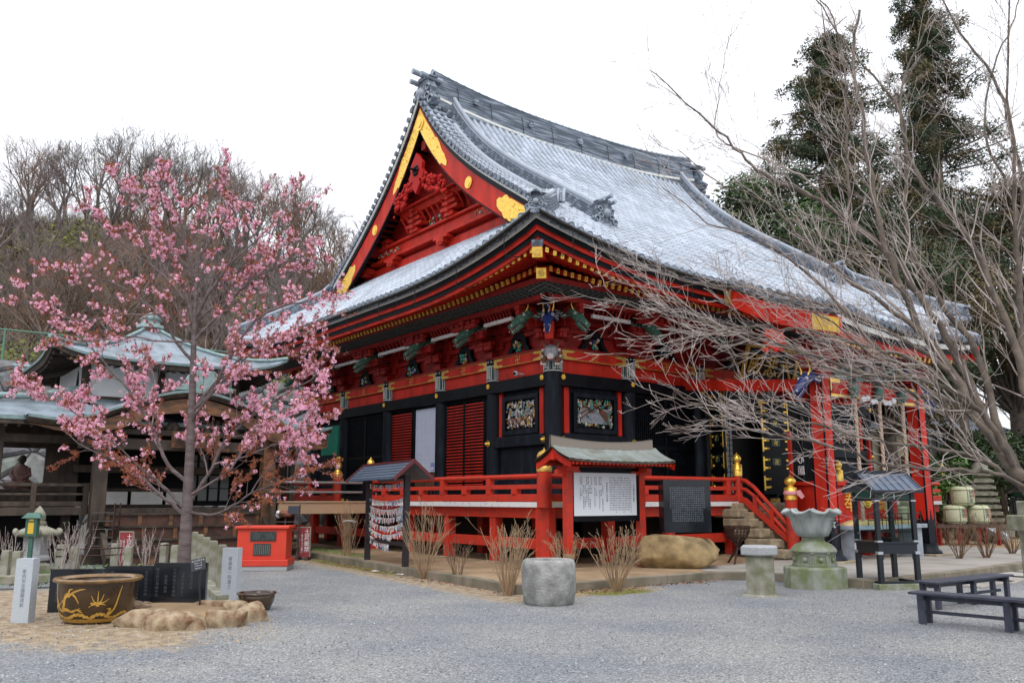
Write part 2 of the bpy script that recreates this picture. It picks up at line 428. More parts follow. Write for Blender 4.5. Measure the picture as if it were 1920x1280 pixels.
# ---------------- walls, columns, beams
CY = [0, 2.46, 5.1, 8.3, 11.45, 13.9]; CX = [0, 2.56, 5.35, 8.55, 11.34, 13.9]
wl = MB()
wl.bb((.12, .12, 1.5), (13.78, 13.78, 6.9), 0)
wl.build('wall', [DKIN], hall)
w2 = MB()
for a, b in (((-.02, .2, 5.30), (.10, 13.7, 6.72)),): w2.bb(a, b)
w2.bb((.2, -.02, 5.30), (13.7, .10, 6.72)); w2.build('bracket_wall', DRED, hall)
def column(x, y, r=.225):
    mb = MB(); mb.cyl((x, y, 1.5), (x, y, 5.0), r, n=24); mb.cyl((x, y, 1.5), (x, y, 1.62), r+.03, n=24, m=1); return mb.build('column', [BLACKW, GOLDD], hall)
for y_ in CY: column(0, y_)
for x_ in CX[1:]: column(x_, 0)
for y_ in CY[1:]: column(HL, y_)
for x_ in CX[1:-1]: column(x_, HL)
def both(fn, nm, mats, bevel=0, right=True):
    """fn(mb, F, cols) once per visible face; F maps (along, out, z)"""
    mb = MB(); fn(mb, lambda s, o, z: (-o, s, z), CY); mb.build(nm, mats, hall, bevel)
    mb = MB(); fn(mb, lambda s, o, z: (s, -o, z), CX); mb.build(nm, mats, hall, bevel)
def fb(mb, F, a, b, m=0):
    mb.bb(F(*a), F(*b), m)
both(lambda mb, F, c: fb(mb, F, (.0, -.05, 4.38), (13.9, .235, 4.70)), 'black_head_beam', BLACK, .01)
both(lambda mb, F, c: [fb(mb, F, (.0, -.05, 4.66+.045), (13.9, .06, 5.06))], 'red_wall_band', RED)
both(lambda mb, F, c: [fb(mb, F, (-.3, -.05, 5.06), (14.2, .17, 5.31))], 'tie_beam', RED, .008)
both(lambda mb, F, c: [fb(mb, F, (-.1, -.05, 5.31), (14.0, .22, 5.36))], 'plate_beam', DRED)
both(lambda mb, F, c: [fb(mb, F, (0, -.05, 1.5), (13.9, .12, 1.72))], 'sill_beam', BLACK)
# back and right plain boarding
mb = MB(); mb.bb((HL-.05, 0, 1.5), (HL+.05, HL, 4.7)); mb.bb((0, HL-.05, 1.5), (HL, HL+.05, 4.7)); mb.bb((HL-.05, 0, 4.7), (HL+.12, HL, 6.7), 1); mb.bb((0, HL-.05, 4.7), (HL, HL+.12, 6.7), 1)
mb.build('plank_wall', [BLACKW, DRED], hall)
# gilt end plates and the temple mark on every tie beam panel, cloth-patterned column heads
def plates(mb, F, cols):
    for a, b in zip(cols[:-1], cols[1:]):
        a0, b0 = a+.17, b-.17
        for s0, sg in ((a0, 1), (b0, -1)):
            out = [(0, 5.07), (.30, 5.07), (.36, 5.10), (.30, 5.13), (.20, 5.135), (.12, 5.15), (.10, 5.185), (.12, 5.22), (.20, 5.235), (.30, 5.24), (.36, 5.27), (.30, 5.30), (0, 5.30)]
            out = [(s0+sg*u*1.15, v) for u, v in out]
            mb.prism(out, lambda u, v, w_: Vector(F(u, .172+w_, v)), .008)
        write(mb, '卍', .24, F((a+b)/2, .176, 5.185), Vector(F(1, 0, 0))-Vector(F(0, 0, 0)) if F(1, 0, 0)[0] == 1 else Vector((0, -1, 0)), (0, 0, 1), 0, .006)
        mb.bb(F(a+.2, .172, 5.06), F(b-.2, .178, 5.075)); mb.bb(F(a+.2, .172, 5.295), F(b-.2, .178, 5.31))
both(plates, 'gilt_plates', GOLDD)
ST1 = mat('pattern_white', (.55, .56, .55), .7); 
def wrap(x, y):
    mb = MB(); N = 40; r = .235
    # striped hanging cloth pattern carried on the column head: nested white / dark U strips
    mb.cyl((x, y, 4.74), (x, y, 5.33), r-.004, n=32, m=1)
    mb.cyl((x, y, 5.16), (x, y, 5.345), r+.004, n=32, m=1)
    for i in range(28):
        a = 2*pi*i/28; c, s_ = cos(a), sin(a)
        zt = 5.15; zb = 4.76+.035*abs((i % 7)-3)/3
        mb.beam((x+c*(r+.004), y+s_*(r+.004), zb), (x+c*(r+.004), y+s_*(r+.004), zt), .024, .012, 0 if i % 7 != 3 else 2, up=(c, s_, 0))
        if i % 7 in (1, 4): mb.beam((x+c*(r+.004), y+s_*(r+.004), 4.80), (x+cos(a+.24)*(r+.004), y+sin(a+.24)*(r+.004), 4.80), .012, .02, 0)
        if i % 2 == 0:
            mb.ball((x+c*(r+.004), y+s_*(r+.004), 5.26), .024, 0, 6, 4)
    mb.cyl((x, y, 4.735), (x, y, 4.76), r+.008, n=28, m=0); mb.cyl((x, y, 5.13), (x, y, 5.155), r+.01, n=28, m=0)
    return mb.build('patterned_column_head', [ST1, BLACK, TEAL], hall)
for y_ in CY: wrap(-.0, y_)
for x_ in CX[1:]: wrap(x_, 0)
# gilt flower studs / round bosses
def boss(p, n_, r=.075):
    mb = MB(); n_ = Vector(n_); p = Vector(p); side_ = n_.cross(Vector((0, 0, 1)))
    for k in range(6):
        a = 2*pi*k/6; mb.ball(p+side_*cos(a)*r*.62+Vector((0, 0, sin(a)*r*.62)), r*.42, 0, 6, 4)
    mb.ball(p+n_*.02, r*.42, 0, 8, 5); return mb.build('gilt_flower_boss', GOLD, hall)
def knob(p, n_, r=.085):
    n_ = Vector(n_); rot = n_.to_track_quat('Z', 'Y').to_matrix()
    mb = MB(); mb.lathe(p, [(r, 0), (r, .02), (r*.75, .035), (r*.72, .05), (r*.5, .085), (r*.2, .11), (0.001, .115)], 16, rot=rot); return mb.build('gilt_boss', GOLD, hall)
for y_ in CY: boss((-.245, y_+(.14 if y_ == 0 else 0), 4.59), (-1, 0, 0))
for x_ in CX: boss((x_+(.14 if x_ == 0 else 0), -.245, 4.59), (0, -1, 0))
# ---------------- bay fillings.  local frame: s along, o outward
SIDEF = lambda s, o, z: (-o, s, z); FRONTF = lambda s, o, z: (s, -o, z)
def carving(F, s0, s1, z0, z1, seed):
    fr = MB(); fb(fr, F, (s0-.12, 0, z0-.12), (s1+.12, .10, z0)); fb(fr, F, (s0-.12, 0, z1), (s1+.12, .10, z1+.12))
    fb(fr, F, (s0-.12, 0, z0), (s0, .10, z1)); fb(fr, F, (s1, 0, z0), (s1+.12, .10, z1)); fb(fr, F, (s0, -.02, z0), (s1, .02, z1), 1)
    p = fr.build('carved_panel', [BROWNC if False else BLACKW, BLACK], hall, .01)
    rg = random.Random(seed); mb = MB()
    W_, H_ = s1-s0, z1-z0
    def inside(s, z):
        u = abs((s-(s0+s1)/2)/(W_/2)); v = abs((z-(z0+z1)/2)/(H_/2)); return u < .94 and v < .93 and u+v < 1.66
    if seed == 1:
        # buildings and a court with figures: grey floor planes and red-brown beams, people in robes
        fb(mb, F, (s0+.16, .02, z0+.14), (s1-.1, .035, z1-.25), 4)
        for k in range(7):
            a = F(s0+.12+.03*k, .045, z0+.25+.13*k); b = F(s0+.75+.05*k, .045, z0+.62+.09*k) if k < 3 else F(s1-.12, .045, z0+.1+.1*(k-3))
            a = a if k < 3 else F(s0+.55+.03*k, .045, z1-.12-.02*k)
            mb.beam(a, b, .03, .035, 3)
        fb(mb, F, (s0+.42, .03, z1-.36), (s0+.6, .06, z1-.06), 3); fb(mb, F, (s0+.46, .04, z1-.28), (s0+.56, .07, z1-.1), 2)
    else:
        fb(mb, F, (s0+.12, .02, z0+.38), (s1-.12, .035, z0+.50), 4)
        for k in range(6):
            a = s0+.1+k*.2; mb.beam(F(a, .04, z0+.28+.02*(k % 3)), F(a+.28, .05, z0+.25+.05*(k % 2)), .04, .04, 3)
    for k in range(230):
        s, z = rg.uniform(s0+.05, s1-.05), rg.uniform(z0+.05, z1-.05)
        if not inside(s, z): continue
        v = (z-z0)/H_
        if seed == 1 and .22 < v < .72 and abs((s-s0)/W_-.5) < .34 and rg.random() < .8: continue
        m = rg.choice([0, 0, 1, 2, 3, 4, 5] if seed == 1 else ([0, 1, 2, 4, 0] if v > .45 else [0, 0, 3, 3, 4, 1]))
        q = rg.random()
        if q < .45:
            r = rg.uniform(.018, .04); a0 = rg.uniform(0, 6.3); pts = [F(s+cos(a0+i*.75)*r*(1-.07*i), .05+.01*(i % 2), z+sin(a0+i*.75)*r*(1-.07*i)) for i in range(7)]
            mb.tube(pts, .008+.004*rg.random(), 4, m)
        elif q < .75:   # a standing figure: robe and head
            h = rg.uniform(.05, .10); mb.lathe(F(s, .05, z), [(.026, 0), (.03, h*.3), (.018, h*.8), (.008, h)], 6, m); mb.ball(F(s, .055, z+h+.014), .015, 0, 6, 4)
        else: mb.ball(F(s, .045, z), rg.uniform(.018, .04), m, 6, 4, jit=.3, rng=rg)
    mb.build('relief_figures', [PINKW, OCHRE, TEAL, BROWNC, GREYC, GREEN], p)
def carving_bay(F, c0, c1, sa, sb, seed):
    mb = MB()
    fb(mb, F, (c0+.2, 0, 2.93), (c1-.05, .16, 3.21)); mb.build('black_waist_beam', BLACKW, hall, .015)
    mb = MB(); fb(mb, F, (c0+.2, -.02, 1.7), (c1-.2, .0, 2.93)); fb(mb, F, (c0+.2, -.02, 3.21), (c1-.2, .0, 4.38)); mb.build('black_wall_panel', BLACKW, hall)
    mb = MB(); fb(mb, F, (c0+.30, 0, 3.22), (c0+.46, .07, 4.37)); mb.build('red_upright', RED, hall)
    mb = MB(); fb(mb, F, (c1-.40, 0, 3.22), (c1-.27, .07, 4.37)); mb.build('red_upright', RED, hall)
    carving(F, sa, sb, 3.36, 4.14, seed)
carving_bay(SIDEF, 0, 2.46, .62, 1.90, 2); carving_bay(FRONTF, 0, 2.56, .72, 2.0, 1); carving_bay(FRONTF, 11.34, 13.9, 12.0, 13.25, 3)
for s_, o_, n_ in ((.17, 0, 'l'), (2.46, 0, 'l'), (.17, 1, 'f'), (2.56, 1, 'f'), (11.45, 0, 'l'), (11.34, 1, 'f'), (13.8, 1, 'f')):
    F = FRONTF if o_ else SIDEF; r0 = .16 if s_ < 1 else .23
    knob(F(s_, r0, 3.05 if s_ < 5 else 3.0), (0, -1, 0) if o_ else (-1, 0, 0))
    knob(F(s_, r0, 1.6), (0, -1, 0) if o_ else (-1, 0, 0), .06)
def shutter(F, s0, s1, z0=1.95, z1=4.26):
    mb = MB(); fb(mb, F, (s0, 0, z0), (s1, .03, z1), 1)
    fb(mb, F, (s0-.05, 0, z0-.06), (s0, .07, z1+.06), 1); fb(mb, F, (s1, 0, z0-.06), (s1+.05, .07, z1+.06), 1)
    n = 27
    for i in range(n):
        z = z0+(z1-z0)*(i+.5)/n; a, b = F(s0, .05, z), F(s1, .05, z)
        mb.beam(a, b, .052, .030, 0)
    mb.build('red_louvre_shutter', [RED, BLACK], hall)
shutter(SIDEF, 2.92, 3.80); shutter(SIDEF, 3.92, 4.76); shutter(SIDEF, 6.80, 8.02)
mb = MB()
for a, b in ((2.6, 2.87), (4.81, 4.95)): fb(mb, SIDEF, (a, 0, 1.7), (b, .05, 4.4))
fb(mb, SIDEF, (5.25, 0, 1.7), (5.40, .05, 4.4)); fb(mb, SIDEF, (6.63, 0, 1.7), (6.75, .05, 4.4)); fb(mb, SIDEF, (2.6, 0, 4.3), (8.2, .04, 4.4)); fb(mb, SIDEF, (2.6, 0, 1.7), (8.2, .04, 1.90))
mb.build('black_door_frame', BLACK, hall)
mb = MB(); fb(mb, SIDEF, (5.42, 0, 2.39), (6.61, .03, 4.3), 0)
for i in range(1, 9): fb(mb, SIDEF, (5.42, .03, 2.39+i*.212), (6.61, .034, 2.397+i*.212), 1)
for i in range(1, 5): fb(mb, SIDEF, (5.42+i*.238, .03, 2.39), (5.427+i*.238, .0345, 4.3), 1)
fb(mb, SIDEF, (5.5, .031, 2.43), (5.68, .04, 2.66), 2); fb(mb, SIDEF, (6.08, .031, 2.5), (6.12, .04, 2.62), 3); fb(mb, SIDEF, (5.53, .04, 2.46), (5.65, .043, 2.53), 3)
SCR = mat('paper_screen', (.50, .54, .66), .35, var=.05, scale=2); SCR2 = mat('paper_grid', (.62, .66, .74), .5); NOTE = mat('blue_note', (.22, .25, .55), .5)
mb.build('white_screen_door', [SCR, SCR2, NOTE, WHITE], hall)
mb = MB(); fb(mb, SIDEF, (5.42, 0, 1.72), (6.61, .03, 2.37))
for i in range(6): fb(mb, SIDEF, (5.42+i*.2, .03, 1.72), (5.45+i*.2, .05, 2.37), 0)
mb.build('wooden_low_panel', mat('brown_board', (.09, .04, .02), .6, var=.3, scale=6), hall)
def lattice(F, s0, s1, z0=1.75, z1=4.36, dense=.075, nm='black_lattice_panel'):
    mb = MB(); fb(mb, F, (s0, -.03, z0), (s1, 0, z1), 0)
    n = int((s1-s0)/dense)
    for i in range(n+1):
        s = s0+(s1-s0)*i/n; fb(mb, F, (s-.016, 0, z0), (s+.016, .045, z1), 1)
    k = int((z1-z0)/dense)
    for i in range(k+1):
        z = z0+(z1-z0)*i/k; fb(mb, F, (s0, .005, z-.012), (s1, .030, z+.012), 1)
    fb(mb, F, (s0, 0, 2.92), (s1, .07, 3.0), 1); fb(mb, F, (s0, 0, z1-.06), (s1, .07, z1), 1); fb(mb, F, ((s0+s1)/2-.05, 0, z0), ((s0+s1)/2+.05, .072, z1), 1)
    mb.build(nm, [DKIN, BLACK], hall)
lattice(SIDEF, 8.55, 11.2); lattice(FRONTF, 2.8, 5.12); lattice(FRONTF, 9.25, 11.1)
# green louvred window of the last bay
mb = MB(); fb(mb, SIDEF, (11.96, 0, 3.15), (13.36, .03, 4.2))
for i in range(18): fb(mb, SIDEF, (11.98+i*.077, .03, 3.17), (12.02+i*.077, .07, 4.19))
mb.build('green_louvred_window', GREEN, hall)
mb = MB(); fb(mb, SIDEF, (11.65, 0, 2.86), (13.7, .14, 3.1)); mb.build('black_waist_beam', BLACKW, hall, .01)
mb = MB(); fb(mb, SIDEF, (11.65, -.02, 1.7), (13.7, 0, 2.86)); fb(mb, SIDEF, (11.65, -.02, 3.1), (13.7, -.0, 4.38)); mb.build('black_wall_panel', BLACKW, hall)
# doorway: opening closed by a sheet painted shade-black, paper sliding door inside, two open black door leaves with gilt straps
mb = MB(); fb(mb, FRONTF, (5.55, -.118, 1.72), (8.35, -.119, 4.36)); mb.build('doorway_shade_sheet', DKIN, hall)  # flat near-black sheet painted as the shade inside the door
mb = MB(); fb(mb, FRONTF, (6.15, -.10, 1.75), (6.95, -.07, 4.1), 0)
for i in range(6): fb(mb, FRONTF, (6.15+i*.155, -.07, 1.75), (6.172+i*.155, -.055, 4.1), 1)
for i in range(16): fb(mb, FRONTF, (6.15, -.07, 1.75+i*.155), (6.95, -.052, 1.77+i*.155), 1)
mb.build('paper_lattice_door', [mat('dim_paper', (.30, .32, .35), .7), BLACK], hall)
mb = MB()
for i in range(14):
    fb(mb, FRONTF, (5.6+i*.2, .05, 3.95), (5.6+i*.2+.195, .06+.012*(i % 2), 4.34))
mb.build('dark_curtain', mat('curtain', (.05, .035, .035), .8), hall)
def leaf(hx, hy, ang, wd, name='black_door_leaf'):
    mb = MB(); M = Matrix.Rotation(ang, 3, 'Z')
    def G(u, o, z):
        p = M @ Vector((u, -o, 0)); return Vector((hx+p.x, hy+p.y, z))
    def gb(a, b, m=0):
        (u0, o0, z0), (u1, o1, z1) = a, b
        c = G((u0+u1)/2, (o0+o1)/2, (z0+z1)/2); mb.box(c, (abs(u1-u0), abs(o1-o0), abs(z1-z0)), m, rot=M)
    gb((0, 0, 1.74), (wd, .07, 4.34))
    for side in (0, 1):
        o0, o1 = (.07, .085) if side else (-.015, 0)
        for z in (1.85, 2.42, 2.99, 3.56, 4.12):
            gb((.03, o0, z), (.09, o1, z+.42), 1)
            for q in (.06, .30): gb((.09, o0, z+q), (.26, o1, z+q+.06), 1); mb.ball(G(.27, (o0+o1)/2, z+q+.03), .045, 1, 8, 4)
            gb((wd-.05, o0, z), (wd-.015, o1, z+.42), 1)
            for q in (.06, .30): gb((wd-.2, o0, z+q), (wd-.05, o1, z+q+.05), 1)
        for z in (2.55, 3.12, 3.7):
            pts = [(wd/2+.2*cos(a)*(1-.15*cos(4*a)), z+.14+.12*sin(a)*(1-.1*cos(4*a))) for a in [2*pi*i/20 for i in range(20)]]
            mb.prism(pts, lambda u, v, w_: G(u, (o0 if side else o1)+(w_ if side else -w_), v), .012, 2)
            r_ = M @ Vector((1, 0, 0)) if side else M @ Vector((-1, 0, 0))
            write(mb, '卍', .17, G(wd/2, o1+.004 if side else o0-.004, z+.14), r_, (0, 0, 1), 1, .006)
    mb.build(name, [BLACK, GOLD, mat('dark_green_plate', (.015, .07, .05), .5)], hall)
leaf(5.66, -.25, radians(-122), 1.15); leaf(7.72, -.30, radians(-6), 1.2)
mb = MB(); mb.bb((8.75, -.12, 1.5), (8.95, .05, 4.38)); mb.build('door_post', BLACKW, hall)
# ---------------- bracket sets, dragon heads, frog-leg carvings, ribbed coves
def bracket(px, py, o, a, corner=False):
    """o outward unit, a along unit"""
    o = Vector(o); a = Vector(a); B = Vector((px, py, 0)); mb = MB(); k_ = 1.0
    R = Matrix((a, o, Vector((0, 0, 1)))).transposed()
    def blk(s, out_, z, d): mb.box(B+a*s+o*out_+Vector((0, 0, z)), d, 0, rot=R)
    blk(0, .08, 5.45, (.36, .36, .18))
    for t_ in range(3):
        z = 5.62+t_*.25; ol = .32*(t_+1)
        blk(0, ol/2+.05, z, (.13, ol+.25, .14)); blk(0, ol+.1, z+.12, (.2, .2, .1))
        for wv, out_ in ((.62+.22*t_, .08), (.5+.12*t_, .08+ol)):
            if not corner or out_ < .1: 
                blk(0, out_, z, (wv*2*.75, .11, .12))
                for q in (-1, -.5, .5, 1): blk(q*wv*.7, out_, z+.10, (.16, .17, .09))
    return mb.build('bracket_set', DRED, hall, .012)
def dragon(px, py, o, z=6.10, down=.42, ln=.95, name='dragon_head', colm=None):
    o = Vector(o).normalized(); a = o.cross(Vector((0, 0, 1))); B = Vector((px, py, z)); mb = MB()
    P = lambda u, s, h: B+o*u+a*s+Vector((0, 0, h))
    mid = [P(.0, 0, .02), P(.25, 0, .06), P(.5, 0, .0), P(.68, 0, -.16), P(.85, 0, -.28), P(1.0, 0, -.40)]
    mb.tube(mid, [.07, .13, .15, .13, .085, .06], 10, 0)
    mb.tube([P(.62, 0, -.28), P(.8, 0, -.44), P(.93, 0, -.53)], [.07, .05, .035], 8, 0)
    for s in (-1, 1):
        mb.tube([P(.58, s*.08, .02), P(.52, s*.12, .18), P(.60, s*.14, .34), P(.72, s*.15, .42)], [.025, .022, .016, .006], 6, 1)
        mb.ball(P(.66, s*.11, -.04), .045, 2, 8, 5); mb.ball(P(.70, s*.125, -.04), .018, 3, 6, 4)
        for k in range(5): mb.ball(P(.74+.055*k, s*.065, -.31-.045*k), .016, 2, 5, 3)
        mb.ball(P(.98, s*.04, -.36), .03, 2, 6, 4)
        for k in range(6): mb.tube([P(.4-.06*k, s*.12, -.06+.03*k), P(.3-.06*k, s*.2, -.13+.05*k), P(.22-.06*k, s*.17, -.05+.05*k)], [.03, .022, .006], 5, 2 if k % 2 else 0)
    for k in range(6): mb.ball(P(.1+.1*k, 0, .17-.01*k*k*.6), .035, 0, 5, 3)
    return mb.build(name, [colm or DGREEN, GOLD, PINKW, BLACK, DRED], hall)
def frog(F, s, seed):
    mb = MB(); rg = random.Random(seed)
    out = [(-.48, 5.36), (-.36, 5.36), (-.25, 5.46), (-.2, 5.62), (-.08, 5.72), (.08, 5.72), (.2, 5.62), (.25, 5.46), (.36, 5.36), (.48, 5.36), (.44, 5.46), (.34, 5.56), (.31, 5.72), (.18, 5.86), (.1, 5.92), (0, 5.88), (-.1, 5.92), (-.18, 5.86), (-.31, 5.72), (-.34, 5.56), (-.44, 5.46)]
    mb.prism([(s+u, v) for u, v in out], lambda u, v, w_: Vector(F(u, .06+w_, v)), .10, 0)
    for k in range(16):
        mb.ball(F(s+rg.uniform(-.2, .2), .13+rg.uniform(0, .05), 5.42+rg.uniform(0, .24)), rg.uniform(.03, .06), rg.choice([1, 2, 3, 4, 5]), 6, 4, jit=.3, rng=rg)
    mb.build('frog_leg_carving', [BLACK, PINKW, TEAL, OCHRE, BLUE, GREEN], hall)
def cove(F, s0, s1):
    mb = MB(); fb(mb, F, (s0, .76, 6.06), (s1, .84, 6.15), 1)
    n = 9
    for i in range(n):
        s = s0+.05+(s1-s0-.1)*i/(n-1)
        mb.tube([F(s, .80, 6.15), F(s, .84, 6.26), F(s, .92, 6.34), F(s, 1.02, 6.40)], .03, 6, 0)
    mb.build('ribbed_cove', [DRED, WHITEW], hall)
for i, y_ in enumerate(CY):
    if 0 < i < 5: bracket(0, y_, (-1, 0, 0), (0, 1, 0))
    if i: dragon(-.35, y_+(.0), (-1, 0, 0)) if i < 5 else None
for i, x_ in enumerate(CX):
    if 0 < i < 5: bracket(x_, 0, (0, -1, 0), (1, 0, 0)); dragon(x_, -.35, (0, -1, 0))
for (cx, cy) in ((0, 0), (HL, 0), (0, HL)):
    ox = -1 if cx == 0 else 1; oy = -1 if cy == 0 else 1
    bracket(cx, cy, (ox, 0, 0), (0, 1, 0), True); bracket(cx, cy, (0, oy, 0), (1, 0, 0), True)
    bracket(cx, cy, Vector((ox, oy, 0)).normalized(), Vector((oy, -ox, 0)).normalized(), True)
    dragon(cx+ox*.35, cy, (ox, 0, 0)); dragon(cx, cy+oy*.35, (0, oy, 0))
dragon(-.5, -.5, (-1, -1, 0), z=6.42, name='dragon_head', colm=BLACK); dragon(-.35, -.35, (-1, -1, 0), z=6.0, name='beast_head', colm=BLUE)
# red hanging block and the grey guardian beast at the corner
mb = MB(); mb.box((-.62, -.62, 5.62), (.2, .2, .42), 0, rot=R3('Z', pi/4), taper=1.2); mb.build('hanging_block', RED, hall, .01)
def lion(cx, cy, o):
    o = Vector(o).normalized(); a = o.cross(Vector((0, 0, 1))); mb = MB(); P = lambda u, s, h: Vector((cx, cy, 5.05))+o*u+a*s+Vector((0, 0, h))
    mb.tube([P(0, 0, .1), P(.25, 0, .12), P(.42, 0, .08)], [.2, .19, .13], 12, 0)
    mb.tube([P(.36, 0, -.0), P(.5, 0, -.03)], [.10, .075], 10, 1)
    for s in (-1, 1):
        mb.ball(P(.42, s*.08, .16), .045, 1, 8, 5); mb.ball(P(.455, s*.085, .16), .02, 4, 6, 4)
        mb.tube([P(.2, s*.14, .25), P(.22, s*.2, .38), P(.16, s*.17, .3)], [.05, .035, .01], 6, 2)
        mb.tube([P(.15, s*.15, 0), P(.38, s*.17, -.12), P(.48, s*.17, -.2)], [.07, .055, .05], 8, 2)
        for k in range(3): mb.ball(P(.52, s*.17+(k-1)*.04, -.22), .028, 1, 6, 4)
        for k in range(5): mb.ball(P(.28-.03*k, s*(.2+.01*k), .16-.07*k), .045, 2 if k % 2 else 1, 6, 4)
    for k in range(3): mb.beam(P(.49, -.07, -.03-.03*k), P(.49, .07, -.03-.03*k), .012, .012, 1 if k % 2 else 3)
    mb.build('guardian_beast', [GREYC, PINKW, BROWNC, RED, BLACK], hall)
lion(-.12, -.12, (-1, -1, 0)); lion(-.12, HL+.1, (-1, 1, 0)); lion(HL+.1, -.1, (1, -1, 0))
for i in range(5):
    frog(SIDEF, (CY[i]+CY[i+1])/2, i); frog(FRONTF, (CX[i]+CX[i+1])/2, 10+i)
    cove(SIDEF, CY[i]+.62, CY[i+1]-.62); cove(FRONTF, CX[i]+.62, CX[i+1]-.62)
mb = MB()
for F in (SIDEF, FRONTF):
    for z, o_ in ((5.76, .02), (6.0, .04), (6.26, .06)): fb(mb, F, (0, 0, z), (13.9, .12+o_, z+.1))
    fb(mb, F, (-.8, .72, 6.15), (14.7, .82, 6.25)) if False else None
    fb(mb, F, (-1.0, .96, 6.30), (14.9, 1.08, 6.42))
mb.build('bracket_purlins', DRED, hall)
# small white camera on the side wall
mb = MB(); mb.ball((-.32, 1.12, 4.80), .07, 0, 10, 6); mb.ball((-.375, 1.10, 4.79), .04, 1, 8, 5); mb.cyl((-.32, 1.12, 4.80), (-.1, 1.05, 4.78), .02, n=6)
mb.build('security_camera', [WHITE, BLACK], hall)
# ---------------- gable (side facing the camera's left)
GZ = 9.45; MY = HL/2
def gable(x0, sg):
    """x0: verge plane, sg=+1 inward direction"""
    F = lambda y, ins, z: Vector((x0+sg*ins, y, z))
    def rz_(y): return prof(min(y+W, HL+W-y))
    ys = [MY+q*5.75*i/22 for i in range(22, -1, -1) for q in (-1,)]+[MY+5.75*i/22 for i in range(1, 23)]
    mb = MB()   # barge boards: thick curved boards hung under the verge
    for q in (-1, 1):
        yy = [MY+q*5.9*i/26 for i in range(27)]
        top = [F(y, .10, rz_(y)-.30) for y in yy]; bot = [F(y, .10, rz_(y)-.30-(.92-.12*min(1, abs(y-MY)/5))) for y in yy]
        topb = [p+Vector((sg*.12, 0, 0)) for p in top]; botb = [p+Vector((sg*.12, 0, 0)) for p in bot]
        mb.strip(top, bot, 0); mb.strip(topb, botb, 0); mb.strip(bot, botb, 1); mb.strip(top, topb, 0)
        mb.add([top[-1], bot[-1], botb[-1], topb[-1]], [(0, 1, 2, 3)], 0)
        b2 = [p+Vector((-sg*.015, 0, 0)) for p in bot]; b3 = [p+Vector((-sg*.015, 0, .05)) for p in bot]; mb.strip(b2, b3, 1)
    mb.build('barge_board', [RED, BLACK], hall)
    mb = MB()   # black and plaster edge between tiles and boards
    for q in (-1, 1):
        yy = [MY+q*6.05*i/26 for i in range(27)]
        rows = [(.0, -.03, 0), (.02, -.12, 1), (.05, -.13, 1), (.06, -.30, 2)]
        for (i0, z0, _), (i1, z1, m_) in zip(rows[:-1], rows[1:]):
            mb.strip([F(y, i0, rz_(y)+z0) for y in yy], [F(y, i1, rz_(y)+z1) for y in yy], m_)
        mb.strip([F(y, .06, rz_(y)-.3) for y in yy], [F(y, 1.5, rz_(y)-.3) for y in yy], 2)
    mb.build('verge_trim', [TILED, PLAS, BLACK], hall)
    # gilt plates on the barge boards
    mb = MB()
    def plate(y0, y1, u0=.06, u1=.95, wavy=True):
        n = 12; A = []; B_ = []
        for i in range(n+1):
            y = y0+(y1-y0)*i/n; H = (.92-.12*min(1, abs(y-MY)/5)); k = i/n
            hi, lo = u0, u1
            if wavy: hi = u0+(.38*max(0, (k-.72)/.28)**1.0)+(.05*sin(i*2.1) if k > .5 else 0); lo = u1-(.30*max(0, (k-.72)/.28))-(.06*sin(i*2.6) if k > .5 else 0)
            A.append(F(y, .085, rz_(y)-.30-H*hi)); B_.append(F(y, .085, rz_(y)-.30-H*lo))
        mb.strip(A, B_, 0); mb.strip(A, [p+Vector((sg*.02, 0, 0)) for p in A]); mb.strip(B_, [p+Vector((sg*.02, 0, 0)) for p in B_])
    for q in (-1, 1):
        plate(MY, MY+q*1.7, .12, .96); plate(MY+q*5.85, MY+q*4.4)
        y = MY+q*2.95; c = F(y, .07, rz_(y)-.30-.44)
        mb.cyl(c, c+Vector((sg*.02, 0, 0)), .185, n=24); mb.cyl(c-Vector((sg*.015, 0, 0)), c, .12, n=20)
    c = F(MY, .06, rz_(MY)-.95); mb.cyl(c, c+Vector((sg*.025, 0, 0)), .27, n=24); mb.cyl(c-Vector((sg*.02, 0, 0)), c, .16, n=8)
    rg = random.Random(3)
    for k in range(90):
        q = rg.choice((-1, 1)); y = MY+q*(rg.uniform(.1, 1.2) if k % 2 else rg.uniform(5, 5.8)); c = F(y, .083, rz_(y)-.30-rg.uniform(.14, .78)); mb.ball(c, rg.uniform(.02, .045), 0, 6, 3, (.4, 1, 1))
    mb.build('gilt_barge_plate', [GOLD], hall)
    # pendant with cloud carving and black stud
    mb = MB(); z0 = 12.75
    out = [(0, 0), (.34, -.42), (.30, -.62), (.42, -.80), (.30, -.98), (.16, -.92), (.22, -1.12), (.10, -1.28), (0, -1.42), (-.10, -1.28), (-.22, -1.12), (-.16, -.92), (-.30, -.98), (-.42, -.80), (-.30, -.62), (-.34, -.42)]
    out = [(u, v+.1) for u, v in out]
    mb.prism([(MY+u*1.15, z0+v) for u, v in out], lambda y, z, w_: F(y, -.02+w_, z), .12, 0)
    rg = random.Random(5)
    for q in (-1, 1):
        for k in range(75):
            u = rg.random(); y = MY+q*(.35+1.25*u); zt = rz_(y)-1.2
            z = min(zt, 12.1-.55*u)-rg.uniform(0, .62-.25*abs(u-.5)); c = F(y, .06+rg.uniform(-.04, .05), z); r = rg.uniform(.05, .095)
            mb.ball(c, r, 0, 8, 5, (.8, 1, 1)); 
    for k in range(12): 
        a = k/12*2*pi; mb.tube([F(MY+cos(a)*.1, .0, z0-.55+sin(a)*.1), F(MY+cos(a+.9)*.17, -.03, z0-.55+sin(a+.9)*.17)], [.03, .008], 5, 1) if False else None
